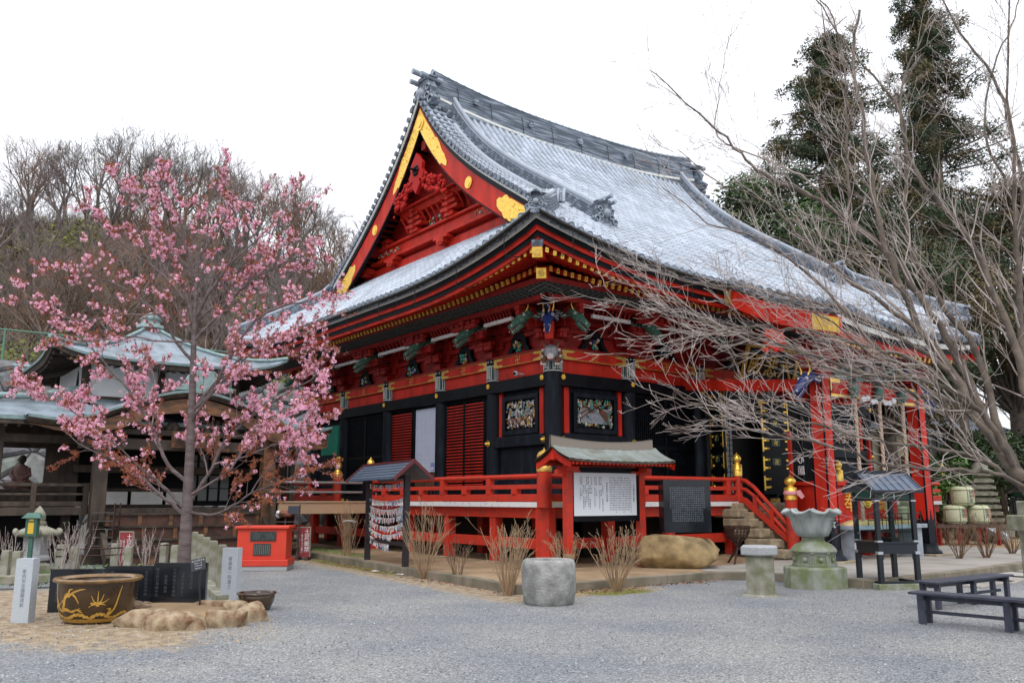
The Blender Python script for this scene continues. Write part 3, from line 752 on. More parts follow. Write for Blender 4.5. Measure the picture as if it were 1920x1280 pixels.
    mb.build('carved_gable_pendant', [mat('carving_red', (.40, .012, .008), .6, spec=.2) if 'carving_red' not in MATS else MATS['carving_red'], BLACK], hall)
    mb = MB(); c = F(MY, -.04, z0-.52)
    for k in range(6): a = k*pi/3; mb.ball(c+Vector((0, cos(a)*.12, sin(a)*.12)), .075, 0, 8, 5, (.5, 1, 1))
    mb.cyl(c, c-Vector((sg*.32, 0, -.05)), .05, .03, n=8); mb.build('black_pendant_stud', BLACK, hall)
    # gable wall with beams, frog-leg struts and bearing blocks
    xi = .95; mb = MB()
    yy = [MY+7.0*(i/20-.5)*2*.8 for i in range(21)]
    mb.strip([F(y, xi, max(GZ-.4, rz_(y)-.42)) for y in yy], [F(y, xi, GZ-.5) for y in yy], 0)
    mb.build('gable_wall', DRED, hall)
    def gb(y0, y1, z0_, z1_, t_, m=0, nm='gable_beam', mats=RED):
        m_ = MB(); m_.bb(F(y0, xi-t_, z0_), F(y1, xi+.02, z1_)); m_.build(nm, mats, hall, .015)
    gb(MY-5.2, MY+5.2, GZ-.1, GZ+.42, .12); gb(MY-4.3, MY+4.3, 10.0, 10.1, .30); gb(MY-3.8, MY+3.8, 10.12, 10.42, .2); gb(MY-4.0, MY+4.0, 10.44, 10.52, .32)
    gb(MY-2.3, MY+2.3, 11.25, 11.5, .24); gb(MY-2.5, MY+2.5, 11.52, 11.6, .34)
    mb = MB()
    for y in (-.6, 2.7):
        mb.box(F(MY+y, xi-.25, 9.80), (.3, .42, .16)); mb.box(F(MY+y, xi-.25, 9.92), (.3, .8, .1)); mb.box(F(MY+y, xi-.3, 9.72), (.2, .26, .1))
    for y in (-3.2, -1.1, 1.1, 3.2):
        if abs(y) < 2: 
            for z in (10.58, 10.78, 10.98, 11.18): mb.box(F(MY+y, xi-.25, z), (.3, .3+.25*((z*10) % 3), .12)); mb.box(F(MY+y, xi-.32, z+.1), (.34, .2, .09))
        else:
            for z in (10.5, 10.68): mb.box(F(MY+y, xi-.22, z), (.26, .42, .14))
    for k in range(13):
        y = MY-1.9+k*.32; mb.tube([F(y, xi-.1, 10.72), F(y, xi-.2, 10.95), F(y, xi-.4, 11.2)], .035, 6)
    for y in (-4.6, 4.6): mb.box(F(MY+y*.98, xi-.3, 9.82), (.36, .55, .2)); mb.box(F(MY+y*.98, xi-.35, 9.70), (.3, .3, .12))
    mb.build('gable_brackets', RED, hall, .01)
    mb = MB()
    for q in (-1, 1):
        for k in range(14): 
            y = MY+q*(2.4+.11*k); mb.ball(F(y, xi-.21, 10.27+.07*sin(k*1.7)), .05, (k+1) % 3, 6, 4, (.5, 1, 1))
    for k in range(18): 
        y = MY+rg.uniform(-.7, .7); mb.ball(F(y, xi-.04, 10.55+rg.uniform(0, .35)), .06, k % 3, 6, 4, (.5, 1, 1))
    mb.build('painted_scroll', [PINKW, TEAL, OCHRE], hall)
    # purlin ends and boards under the verge
    mb = MB()
    for y, z in ((MY-3.9, 10.45), (MY+3.9, 10.45), (MY-2.0, 11.85), (MY+2.0, 11.85), (MY, 13.2)): mb.bb(F(y-.13, .25, z-.16), F(y+.13, xi, z+.16))
    for q in (-1, 1):
        for k in range(26):
            y = MY+q*(.3+k*.21); mb.beam(F(y, .24, rz_(y)-.36), F(y, 1.3, rz_(y)-.36), .07, .07)
    mb.build('gable_purlins', DRED, hall)
    # verge tiles: short rolls running inward from the edge, disc-ended
    mb = MB(); rg = random.Random(9)
    n = 31
    for q in (-1, 1):
        s_tot = 6.15
        for i in range(n):
            s0 = s_tot*(i+.5)/n; y = MY+q*s0; dz = (rz_(y+.05)-rz_(y-.05))/.1; 
            nrm = Vector((0, -dz, 1)).normalized(); p = F(y, 0, rz_(y))+nrm*.05
            tn = Vector((0, 1, dz)).normalized()
            r = .066
            for k in range(4):
                x_a, x_b = -.05+k*.31, .26+k*.31
                mb.tube([p+Vector((sg*x_a, 0, 0))+nrm*.012, p+Vector((sg*x_b, 0, 0))], [r+.007, r], 8, 0, caps=(k == 0))
            mb.cyl(p+Vector((-sg*.07, 0, 0)), p+Vector((-sg*.03, 0, 0)), .095, n=12, m=1)
            mb.add([F(y-.08*q, -.0, rz_(y-.08*q)+.01), F(y+.08*q, -.0, rz_(y+.08*q)+.01), F(y+.08*q, 1.25, rz_(y+.08*q)+.03), F(y-.08*q, 1.25, rz_(y-.08*q)+.03)], [(0, 1, 2, 3)], 2)
    mb.add([F(MY+q_*6.15*i/30, e_, rz_(MY+q_*6.15*i/30)+.012) for q_ in (-1, 1) for i in range(31) for e_ in (-.02, 1.25)], [(o_+2*i, o_+2*i+1, o_+2*i+3, o_+2*i+2) for o_ in (0, 62) for i in range(30)], 2); mb.build('verge_tiles', [TILE, TILED, mat('gap_shade_bed', (.05, .06, .075), .7) if 'gap_shade_bed' not in MATS else MATS['gap_shade_bed']], hall)  # sheet below the rolls is coloured dark as painted shade in the gaps
    # descending ridge on both slopes
    for q in (-1, 1):
        mb = MB(); yy = [MY+q*(.25+(7.15-.25)*i/30) for i in range(31)]; xx = [1.28+.28*(max(0, i-8)/22.)**2 for i in range(31)]
        for lay in range(6):
            hw = .21-.012*lay; z0, z1 = .02+lay*.078, .02+lay*.078+.062
            def P(i, s_, z): return F(yy[i], xx[i]+s_*hw, rz_(yy[i])+z+lift_off(yy[i]))
            def lift_off(y): return 0
            L0 = [P(i, -1, z0) for i in range(31)]; L1 = [P(i, -1, z1) for i in range(31)]; R0 = [P(i, 1, z0) for i in range(31)]; R1 = [P(i, 1, z1) for i in range(31)]
            mb.strip(L0, L1, 1); mb.strip(R0, R1, 1); mb.strip(L1, R1, 0); mb.add([L0[-1], L1[-1], R1[-1], R0[-1]], [(0, 1, 2, 3)], 1)
        mb.tube([F(yy[i], xx[i], rz_(yy[i])+.54) for i in range(31)], .085, 8, 0)
        mb.tube([F(yy[i], xx[i]-.42, rz_(yy[i])+.12) for i in range(3, 28)], .09, 8, 0)
        mb.build('descending_ridge', [TILE, TILED], hall)
        onigawara(F(yy[-1]+q*.05, xx[-1], rz_(yy[-1])+.0), Vector((0, q, 0)), .62)
def onigawara(p, d, s, n=1, name='ridge_end_ornament'):
    """demon-tile ornament facing d, width about s"""
    p = Vector(p); d = Vector(d).normalized(); a = d.cross(Vector((0, 0, 1))).normalized(); mb = MB()
    P = lambda u, h, w_: p+a*u*s+Vector((0, 0, h*s))+d*w_*s
    out = [(-.62, 0), (.62, 0), (.72, .18), (.56, .34), (.44, .4), (.5, .62), (.36, .86), (.2, 1.0), (0, 1.06), (-.2, 1.0), (-.36, .86), (-.5, .62), (-.44, .4), (-.56, .34), (-.72, .18)]
    mb.prism(out, lambda u, v, w_: P(u, v, w_), .22, 0)
    for q in (-1, 1):
        for (cx, cz, r) in ((.5, .16, .16), (.3, .34, .14), (.34, .62, .13)):
            pts = [P(q*(cx+cos(t)*r*(1-t/12)), cz+sin(t)*r*(1-t/12), .27) for t in [i*.6 for i in range(11)]]; mb.tube(pts, .035*s, 5, 1)
        mb.cyl(P(q*.3, .98, -.3), P(q*.34, 1.02, .5), .085*s, n=10, m=1)
    mb.ball(P(0, .5, .26), .2*s, 1, 10, 6); mb.cyl(P(0, 1.12, -.35), P(0, 1.2, .62), .095*s, n=10, m=1)
    for k in range(3): mb.box(P(0, 1.0+.05*k, .1), (.95*s-.2*k*s if abs(a.x) > .5 else .3*s, .95*s-.2*k*s if abs(a.y) > .5 else .3*s, .04*s), 0)
    return mb.build(name, [TILED, TILE], hall)
gable(0, 1); gable(HL, -1)
# main ridge: stacked courses, white seam, emblems, round top tiles; rises to both ends
mb = MB(); N = 40
def rzz(i): u = abs(i/N-.5)*2; return 14.45+.45*u**2.6
xs = [.55+(HL-1.1)*i/N for i in range(N+1)]
for lay in range(11):
    hw = .30-.012*lay; z0, z1 = .02+.086*lay, .02+.086*lay+.07
    if lay == 0: hw = .34
    for q in (-1, 1):
        mb.strip([Vector((xs[i], MY+q*hw, rzz(i)+z0)) for i in range(N+1)], [Vector((xs[i], MY+q*hw, rzz(i)+z1)) for i in range(N+1)], 0)
        mb.strip([Vector((xs[i], MY+q*hw, rzz(i)+z1)) for i in range(N+1)], [Vector((xs[i], MY+q*(hw-.03), rzz(i)+z1+.016)) for i in range(N+1)], 0)
mb.strip([Vector((xs[i], MY-.2, rzz(i)+.96)) for i in range(N+1)], [Vector((xs[i], MY+.2, rzz(i)+.96)) for i in range(N+1)], 0)
for q in (-1, 1): mb.strip([Vector((xs[i], MY+q*.34, rzz(i)-.07)) for i in range(N+1)], [Vector((xs[i], MY+q*.34, rzz(i)+.02)) for i in range(N+1)], 2); mb.strip([Vector((xs[i], MY+q*.33, rzz(i)-.6)) for i in range(N+1)], [Vector((xs[i], MY+q*.33, rzz(i)-.07)) for i in range(N+1)], 0)
mb.tube([Vector((xs[i], MY, rzz(i)+1.0)) for i in range(N+1)], .10, 10, 1)
for i in range(0, N+1): mb.cyl((xs[i]-.02, MY, rzz(i)+1.0), (xs[i]+.03, MY, rzz(i)+1.0), .115, n=10, m=1)
for k in range(5):
    i = 5+k*7.5; z = rzz(i)+.5; x = .55+(HL-1.1)*i/N
    for q in (-1, 1): mb.cyl((x, MY+q*.24, z), (x, MY+q*.36, z), .12, n=14, m=0); mb.ball((x, MY+q*.36, z), .05, 1, 6, 4)
for k in range(9):
    x = 1.4+k*1.4; i = (x-.55)/(HL-1.1)*N; mb.tube([Vector((x, MY-.36, rzz(i)+.05)), Vector((x+.02, MY-.27, rzz(i)+.6)), Vector((x, MY, rzz(i)+1.13)), Vector((x, MY+.3, rzz(i)+.05))], .012, 4, 3)
mb.build('main_ridge', [TILER, TILE, PLAS, GUT], hall)
onigawara((.42, MY, 14.45), (-1, 0, 0), 1.05); onigawara((HL-.42, MY, 14.45), (1, 0, 0), 1.05)
mb = MB()
for q in (-1, 1):
    for k in range(4): mb.cyl((.75+.12*k, MY+q*(.35+.13*k), 14.5-.22*k), (.75+.12*k, MY+q*(.55+.13*k), 14.42-.22*k), .10, n=10)
mb.build('ridge_scroll', TILED, hall)
# hip ridges with fan end and corner ornament
for (ox, oy, cx, cy) in ((-1, -1, 0, 0), (1, -1, HL, 0), (-1, 1, 0, HL), (1, 1, HL, HL)):
    mb = MB(); n = 16
    def H(i, s_, z):
        k = .12+2.75*i/n; d = Vector((ox, oy, 0)); pd = Vector((-oy, ox, 0)).normalized()
        return Vector((cx+ox*(W-k), cy+oy*(W-k), rs(k, k)+z))+pd*s_
    for lay in range(5 if True else 3):
        hw = .19-.012*lay; z0, z1 = .02+lay*.072, .02+lay*.072+.058
        for q in (-1, 1): mb.strip([H(i, q*hw, z0) for i in range(n+1)], [H(i, q*hw, z1) for i in range(n+1)], 1)
        mb.strip([H(i, -hw, z1) for i in range(n+1)], [H(i, hw, z1) for i in range(n+1)], 0)
        for e in (0, n): mb.add([H(e, -hw, z0), H(e, hw, z0), H(e, hw, z1), H(e, -hw, z1)], [(0, 1, 2, 3)], 1)
    mb.tube([H(i, 0, .42) for i in range(n+1)], .085, 8, 0)
    # flared fan of tiles where it meets the descending ridge
    A = [H(n, .2+.34*k/8, .02) for k in range(9)]; 
    for k in range(9):
        a = -.5+k/8.; p = H(n, a*.62, .05); mb.tube([p+Vector((-ox*.05, -oy*.05, .44)), p+Vector((ox*.14, oy*.14, .2)), p+Vector((ox*.2, oy*.2, -.04))], .05, 6, k % 2)
    mb.build('hip_ridge', [TILE, TILED], hall)
    onigawara(Vector((cx+ox*(W-.12), cy+oy*(W-.12), rs(.1, .1)+.02)), (ox, oy, 0), .36)
# ---------------- veranda
DW = 1.6
mb = MB()
for i in range(60): pass
mb.bb((-DW+.03, -DW+.03, 1.44), (HL+DW-.03, -.0, 1.50)); mb.bb((-DW+.03, 0, 1.44), (0, HL+DW-.03, 1.50)); mb.bb((HL, 0, 1.44), (HL+DW-.03, HL+DW-.03, 1.50)); mb.bb((0, HL, 1.44), (HL, HL+DW-.03, 1.5))
mb.build('veranda_floor', mat('grey_boards', (.20, .17, .15), .7, var=.2, scale=5), hall)
def rim(a, b): 
    mb = MB(); L = (Vector(b)-Vector(a)); n = max(1, int(L.length/1.35)); out = Vector((0, 0, 0))
    for i in range(n):
        p = Vector(a)+L*(i/n); q = Vector(a)+L*((i+1)/n)-L.normalized()*.006; mb.beam(p, q, .13+.006*(i % 2), .115, 0)
    mb.build('white_veranda_edge', WHITEW, hall, .006)
rim((-DW, -DW+.07, 1.475), (-DW, 6.55, 1.475)); rim((-DW, 8.75, 1.475), (-DW, HL+DW, 1.475)); rim((-DW-.06, -DW, 1.475), (5.0, -DW, 1.475)); rim((8.9, -DW, 1.475), (HL+DW, -DW, 1.475))
mb = MB(); mb.beam((-DW+.12, -DW+.1, 1.295), (-DW+.12, HL+DW, 1.295), .12, .235); mb.build('veranda_beam', REDW, hall, .01)
mb = MB(); mb.beam((-DW+.19, -DW+.12, 1.295), (HL+DW, -DW+.12, 1.295), .12, .235); mb.build('veranda_beam', REDW, hall, .01)
mb = MB(); mb.beam((-DW+.2, -DW+.2, .615), (-DW+.2, HL+DW, .615), .09, .23); mb.build('veranda_tie', REDW, hall, .01)
mb = MB(); mb.beam((-DW+.25, -DW+.2, .615), (4.8, -DW+.2, .615), .09, .23); mb.beam((9.1, -DW+.2, .615), (HL+DW, -DW+.2, .615), .09, .23); mb.build('veranda_tie', REDW, hall, .01)
def pier(x, y, r=.155, corner=False):
    mb = MB(); mb.lathe((x, y, .14), [(r, 0), (r, 1.28)], 8, smooth=False, a0=pi/8) if corner else mb.bb((x-r*.75, y-r*.75, .14), (x+r*.75, y+r*.75, 1.42))
    mb.bb((x-.24, y-.24, .10), (x+.24, y+.24, .175), 1); mb.build('veranda_post', [REDW, STONE], hall, .008)
pier(-DW+.2, -DW+.2, .24, True)
PY = [.47, 2.5, 4.55, 6.6, 8.65, 10.7, 12.75, 15.2]; PX = [.47, 2.5, 4.85, 9.05, 11.4, 13.4, 15.2]
for y_ in PY: pier(-DW+.2, y_)
for x_ in PX: pier(x_, -DW+.2)
for y_ in (.6, 3, 5.4, 7.8, 10.2, 12.6): 
    pier(0, y_); pier(6+0*y_, y_) if y_ > 3 else None
mb = MB(); mb.bb((1.2, 1.2, .1), (HL-.2, HL-.2, 1.4)); mb.build('underfloor_shade', DKIN, hall)  # black box that paints the shadow beneath the floor
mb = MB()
mb.bb((1.2, .3, .1), (12.6, .38, 1.4)); mb.bb((.3, 1.0, .1), (.38, 13.0, 1.4)); mb.build('underfloor_shade_screen', mat('shade_dark_board', (.018, .012, .010), .8, var=.3, scale=5), hall)  # screen added under the veranda, its dark colour standing for shadow
# railings
def giboshi_post(x, y, base=1.5, top=2.24, r=.16, metal=True, parent=hall, name='railing_post', bib=False, s=1.0):
    mb = MB(); mb.cyl((x, y, base), (x, y, top), r, n=20, m=0); z = top
    mb.lathe((x, y, z), [(r+.008, -.005), (r+.01, .10*s), (r*.9, .12*s)], 20, 1)
    g = [(r*.92, .12), (r*.95, .15), (r*.6, .19), (r*.5, .21), (r*.78, .24), (r*.98, .30), (r*.95, .36), (r*.7, .42), (r*.25, .46), (.012, .49), (.002, .52)]
    mb.lathe((x, y, z), [(a, b*s) for a, b in g], 20, 1)
    return mb.build(name, [REDW, GOLD if metal else GOLDD], parent)
giboshi_post(-DW, -DW, 1.42, 2.2, .165, False); giboshi_post(-DW, 6.5, 1.5, 2.3, .12); giboshi_post(-DW, 8.68, 1.5, 2.3, .13)
def tall_post(x, y, base, top, r=.12, bib=False):
    mb = MB(); mb.cyl((x, y, base), (x, y, top), r, n=18, m=0)
    g = [(r+.01, 0), (r+.01, .30), (r*.6, .32), (r*.5, .34), (r*.75, .37), (r*.98, .43), (r*.9, .49), (r*.55, .55), (r*.2, .58), (.002, .62)]
    mb.lathe((x, y, top-.02), g, 18, 1)
    mb.lathe((x, y, top+.12), [(r+.014, 0), (r+.02, .02), (r+.014, .04)], 18, 1)
    return mb.build('stair_post', [REDW, GOLD], hall)
def rail_run(a, b, first=.0, step=2.05, lo=1.55, z=0):
    """three-rail red balustrade from a to b (2d points on the veranda edge)"""
    a = Vector((*a, 0)); b = Vector((*b, 0)); d = (b-a); L = d.length; d.normalize()
    mb = MB(); mb.beam(a+Vector((0, 0, 1.625)), b+Vector((0, 0, 1.625)), .12, .165); mb.build('lower_rail', REDW, hall, .008)
    mb = MB(); mb.beam(a+Vector((0, 0, 1.87)), b+Vector((0, 0, 1.87)), .085, .10); mb.build('middle_rail', REDW, hall, .008)
    mb = MB(); mb.tube([a+Vector((0, 0, 2.10)), b+Vector((0, 0, 2.10))], .057, 14); mb.build('hand_rail', REDW, hall)
    k = first
    while k < L-.1:
        p = a+d*k; q = Vector((.085 if abs(d.x) > .5 else .09, .09, 0))
        mb = MB(); mb.box(p+Vector((0, 0, 1.885)), (.15, .15, .36)); mb.box(p+Vector((0, 0, 2.04)), (.20, .20, .05)) if False else mb.cyl(p+Vector((0, 0, 2.0)), p+Vector((0, 0, 2.06)), .05, .08, n=10)
        mb.build('rail_support', REDW, hall, .008); k += step
    k = first-step/2
    while k < L-.1:
        if k > .1:
            p = a+d*k; mb = MB(); mb.box(p+Vector((0, 0, 1.765)), (.17, .17, .12)); mb.build('rail_block', REDW, hall, .006)
        k += step
rail_run((-DW, -DW+.15), (-DW, 6.5), 1.9, 2.05); rail_run((-DW, 8.68), (-DW, HL+DW), 2.0, 2.05)
rail_run((-DW+.15, -DW), (4.97, -DW), 1.9, 2.05); rail_run((8.95, -DW), (HL+DW, -DW), 1.4, 2.05)
for sx in (5.0, 8.93):
    tall_post(sx, -DW, 1.4, 2.22, .115); tall_post(sx, -3.22, .15, 1.60, .15)
    for z0, r, nm in ((2.10, .055, 'stair_hand_rail'), (1.87, .05, 'stair_middle_rail')):
        pts = [Vector((sx, -DW-.05, z0)), Vector((sx, -DW-.25, z0-.03)), Vector((sx, -DW-.5, z0-.19)), Vector((sx, -3.2, z0-.19-1.05*1.0))]
        mb = MB(); mb.tube(pts, r, 12); mb.build(nm, REDW, hall)
    mb = MB(); mb.tube([Vector((sx, -DW, 1.62)), Vector((sx, -DW-.2, 1.57)), Vector((sx, -3.2, .53))], .09, 4, smooth=False); mb.build('stair_string', REDW, hall)
    for k in range(2):
        y = -DW-.55-.5*k; z = 1.62-.7*(.35+.5*k)*1.0
        mb = MB(); mb.bb((sx-.05, y-.06, z-.18), (sx+.05, y+.06, z+.32)); mb.build('stair_baluster', REDW, hall)
rgs = random.Random(11)
for k in range(6):
    z = .15+.225*k; y1 = -3.25+.29*k
    mb = MB(); x = 4.62
    while x < 9.3:
        wd = rgs.uniform(.75, 1.1); x2 = min(x+wd, 9.35)
        off = rgs.uniform(-.02, .03); c = Vector(((x+x2)/2, y1+.3+off, z+.11)); mb.box(c, (x2-x-.01, .62, .215+rgs.uniform(-.004, .004)), 0); x = x2
    mb.build('stone_step', STONE, hall, .03)
# stepped cheek blocks on the open side of the stair
mb = MB()
for k in range(5):
    mb.box((4.60, -2.95+.33*k, .28+.24*k), (.42, .85, .22), 0)
mb.build('stair_cheek_blocks', STONE, hall, .035)
# ---------------- porch over the front stair
PXL, PXR = 3.62, 10.28
def pz(y): return np.interp(y, [-5.78, -5.3, -4.8, -3.9, -3.0, -2.3, -1.2, -.4], [5.63, 5.82, 6.03, 6.42, 6.90, 7.30, 7.98, 8.42])
def pzl(x, y): 
    e = min(x-PXL, PXR-x); return float(pz(y))+.22*max(0, 1-e/2.6)**2*max(0, min(1, (-2.6-y)/3))
mb = MB(); n = int((PXR-PXL)/.27); rg = random.Random(2)
for i in range(n):
    x = PXL+.12+(i+.5)*(PXR-PXL-.2)/n; rows = []; tn = []
    for c in range(17):
        y0, y1 = -5.78+c*.31, -5.78+(c+1)*.31; a = rg.random()
        for y, bz, sc_ in ((y0, .026, 1), (y1, -.004, .86)): rows.append([Vector((x+u, y, pzl(x+u, y)+(z*sc_ if z > .01 else z)+bz)) for u, z in U])
        tn += [a, 0]
    mb.grid(rows, 0, False, [tn[min(j, len(tn)-1)] for j in range(len(rows)-1) for _ in range(len(U)-1)])
    mb.cyl((x, -5.83, pzl(x, -5.78)+.03), (x, -5.7, pzl(x, -5.78)+.07), .098, n=12, m=1)
mb.build('porch_roof_tiles', [TILE, TILED], hall)
mb = MB()
for q, xe in ((1, PXL), (-1, PXR)):
    yy = [-5.78+3.1*i/14 for i in range(15)]
    for i in range(11):
        y = -5.6+i*.27; dz = (float(pz(y+.05))-float(pz(y-.05)))/.1; z = pzl(xe, y)+.05
        mb.cyl((xe-q*.1, y, z), (xe+q*.75, y, z+.03), .09, n=9, m=0); mb.cyl((xe-q*.12, y, z), (xe-q*.08, y, z), .105, n=12, m=1)
    mb.strip([Vector((xe-q*.02, y, pzl(xe, y)+.02)) for y in yy], [Vector((xe-q*.0, y, pzl(xe, y)-.14)) for y in yy], 1)
mb.build('porch_verge_tiles', [TILE, TILED], hall)
lyp = MB()
xs_ = [PXL+.06+(PXR-PXL-.12)*i/20 for i in range(21)]
sq_ = [(-5.74, -.03, 0), (-5.68, -.12, 0), (-5.66, -.24, 1), (-5.60, -.24, 2), (-5.58, -.36, 2), (-5.5, -.36, 3), (-5.49, -.48, 3), (-5.42, -.48, 3)]
for a, b in zip(sq_[:-1], sq_[1:]): lyp.strip([Vector((x, a[0], pzl(x, -5.78)+a[1])) for x in xs_], [Vector((x, b[0], pzl(x, -5.78)+b[1])) for x in xs_], b[2])
yy = [-5.42+3.9*i/12 for i in range(13)]
lyp.grid([[Vector((x, y, pzl(x, y)-.42-.0*(y+5.4))) for x in (PXL+.1, PXR-.1)] for y in yy], 4)
lyp.build('porch_eave', [GUT, PLAS, BLACK, RED, DRED], hall)
prf = MB(); prf.beam((0, 0, 0), (0, 2.4, .95), .085, .11, 0); prf.beam((0, -.012, -.005), (0, .03, .01), .095, .12, 1)
pr0 = prf.build('porch_rafter', [RED, GOLD], hall)
for i in range(28):
    x = PXL+.25+(PXR-PXL-.5)*i/27; o = pr0 if i == 0 else bpy.data.objects.new('porch_rafter', pr0.data)
    if i: COL.objects.link(o); o.parent = hall
    o.location = (x, -5.36, pzl(x, -5.78)-.52)
for q, xe in ((1, PXL), (-1, PXR)):
    mb = MB(); yy = [-5.72+3.2*i/14 for i in range(15)]
    A = [Vector((xe+q*.04, y, pzl(xe, y)-.22)) for y in yy]; B_ = [Vector((xe+q*.04, y, pzl(xe, y)-.22-.42-.06*sin(i/14*pi))) for i, y in enumerate(yy)]
    A2 = [p+Vector((q*.1, 0, 0)) for p in A]; B2 = [p+Vector((q*.1, 0, 0)) for p in B_]
    mb.strip(A, B_); mb.strip(A2, B2); mb.strip(B_, B2, 1); mb.strip(A, A2); mb.add([A[0], B_[0], B2[0], A2[0]], [(0, 1, 2, 3)])
    mb.build('porch_barge_board', [RED, BLACK], hall)
    mb = MB()
    for (i0, i1) in ((0, 3), (13, 14)):
        mb.strip([A[i]+Vector((-q*.02, 0, -.04)) for i in range(i0, i1+1)], [B_[i]+Vector((-q*.02, 0, .04)) for i in range(i0, i1+1)])
    mb.build('gilt_barge_plate', GOLD, hall)
    mb = MB(); rg = random.Random(4)
    mb.prism([(-3.95-.18, 5.62), (-3.95+.2, 5.66), (-3.95+.26, 5.4), (-3.95+.1, 5.2), (-3.95-.1, 5.06), (-3.95-.26, 5.2), (-3.95-.28, 5.42)], lambda u, v, w_: Vector((xe-q*.02+q*w_, u, v)), .1)
    for k in range(26): mb.ball((xe+q*.04, -3.95+rg.uniform(-.3, .3), 5.28+rg.uniform(-.2, .3)), rg.uniform(.04, .08), 0, 7, 4, (.6, 1, 1))
    mb.build('porch_pendant', RED, hall)
for px_ in (4.72, 9.12):
    mb = MB(); mb.lathe((px_, -4.4, .22), [(.255, 0), (.255, 4.4)], 4, smooth=False, a0=pi/4)
    p = mb.build('porch_pillar', [RED], hall, .03)
    mb = MB()
    for sx in (-1, 1):
        for sy in (-1, 1): mb.beam((px_+sx*.172, -4.4+sy*.172, .25), (px_+sx*.172, -4.4+sy*.172, 4.6), .035, .035, 0)
    mb.build('black_corner_strip', BLACK, p)
    mb = MB(); mb.lathe((px_, -4.4, .15), [(.36, 0), (.38, .05), (.37, .10), (.29, .16), (.275, .30)], 20); 
    mb.lathe((px_, -4.4, .40), [(.262, 0), (.262, .5)], 4, smooth=False, a0=pi/4)
    for sx, sy in ((0, 1), (1, 0), (0, -1), (-1, 0)):
        a = Vector((sy, -sx, 0)); o_ = Vector((sx, sy, 0))
        mb.prism([(-.17, .88), (.17, .88), (.17, 1.12), (.09, 1.02), (.05, 1.14), (0, 1.32), (-.05, 1.14), (-.09, 1.02), (-.17, 1.12)], lambda u, v, w_: Vector((px_, -4.4, v))+a*u+o_*(.175+w_), .014)
    mb.build('black_pillar_shoe', BLACKW, hall)
    mb = MB(); mb.box((px_, -4.4, .165), (1.0, 1.0, .06)); mb.build('pillar_base_stone', STONE, hall, .02)
    mb = MB()
    for k in range(3): mb.box((px_, -4.4, 4.62+.2*k), (.42+.2*k, .42+.2*k, .15)); mb.box((px_, -4.4, 4.72+.2*k), (1.0+.25*k, .14, .11)); mb.box((px_, -4.4, 4.722+.2*k), (.14, 1.0, .11))
    for sx in (-1, 1): mb.box((px_+sx*.5, -4.4, 5.0), (.22, .22, .14), 1)
    mb.build('porch_bracket_set', [DRED, BLUE, GOLD], hall, .01)
    for s in (-1, 1):
        if (px_ < 6) == (s < 0): dragon(px_, -4.4, (s, 0, 0), z=4.45, name='beast_nosing', colm=BLUE)
    mb = MB(); mb.beam((px_, -4.4, 4.3), (px_, -.1, 4.75), .2, .3); mb.build('porch_tie_beam', RED, hall, .02)
mb = MB(); mb.bb((4.9, -4.52, 4.12), (8.95, -4.28, 4.5)); mb.build('porch_beam', RED, hall, .02)
mb = MB(); mb.bb((4.92, -4.535, 4.05), (8.93, -4.50, 4.12)); mb.bb((4.9, -4.54, 4.40), (5.4, -4.525, 4.5)); mb.bb((8.4, -4.54, 4.40), (8.9, -4.525, 4.5)); mb.bb((4.9, -4.545, 3.2+1), (5.02, -4.52, 4.5)); mb.bb((8.83, -4.545, 4.2), (8.95, -4.52, 4.5)); mb.build('gilt_beam_fittings', GOLD, hall)
mb = MB(); mb.bb((4.3, -4.5, 5.18), (9.6, -4.3, 5.36)); mb.build('porch_purlin', DRED, hall, .01)
rg = random.Random(6); mb = MB()
for k in range(26): mb.ball((6.95+rg.uniform(-1.6, 1.6), -4.42, 4.78+rg.uniform(-.2, .25)), rg.uniform(.08, .2), rg.choice([0, 0, 1, 2]), 8, 5, (1, .5, .8))
mb.build('porch_carving', [GREYC, TEAL, DGREEN], hall)
mb = MB()
for k in range(8): mb.ball((6.3+.2*k, -4.60, 4.06+.05*sin(k*2)), .11, 0, 8, 5, (1.2, .3, .7))
mb.build('white_cloud_carving', WHITE, hall)
# name plaque above the entrance (black, gilt frame) hung tilted forward
mb = MB(); R = R3('X', radians(18)); c = Vector((6.95, -1.35, 5.35))
mb.box(c, (2.2, .08, 1.0), 0, rot=R)
for s in (-1, 1): mb.box(c+R @ Vector((0, -.05, s*.52)), (2.4, .08, .10), 1, rot=R); mb.box(c+R @ Vector((s*1.15, -.05, 0)), (.1, .08, 1.1), 1, rot=R)
for i, ch in enumerate('殿悲大'): write(mb, ch, .66, c+R @ Vector((-.68+.68*i, -.06, 0)), (1, 0, 0), R @ Vector((0, 0, 1)), 1, .02)
mb.build('name_plaque', [BLACK, GOLDD], hall)
# ================================================================ survey helpers: sight lines from the viewpoint to real positions
FH = Vector((cos(AZ), sin(AZ), 0)); RH = Vector((sin(AZ), -cos(AZ), 0)); CR = -(pi/2-AZ)
_fw = FH*cos(PITCH)+Vector((0, 0, sin(PITCH))); _up = -FH*sin(PITCH)+Vector((0, 0, cos(PITCH)))
def sight(px, py): return RH*((px-960)/1620.)+_up*((640-py)/1620.)+_fw
def at(px, py, dist):
    d = sight(px, py); return CAM+d*(dist/(d.dot(FH)))
def gp(px, py, z=0.):
    d = sight(px, py); return CAM+d*((z-CAM.z)/d.z)
def sstep(a, b, x):
    t = max(0, min(1, (x-a)/(b-a))); return t*t*(3-2*t)
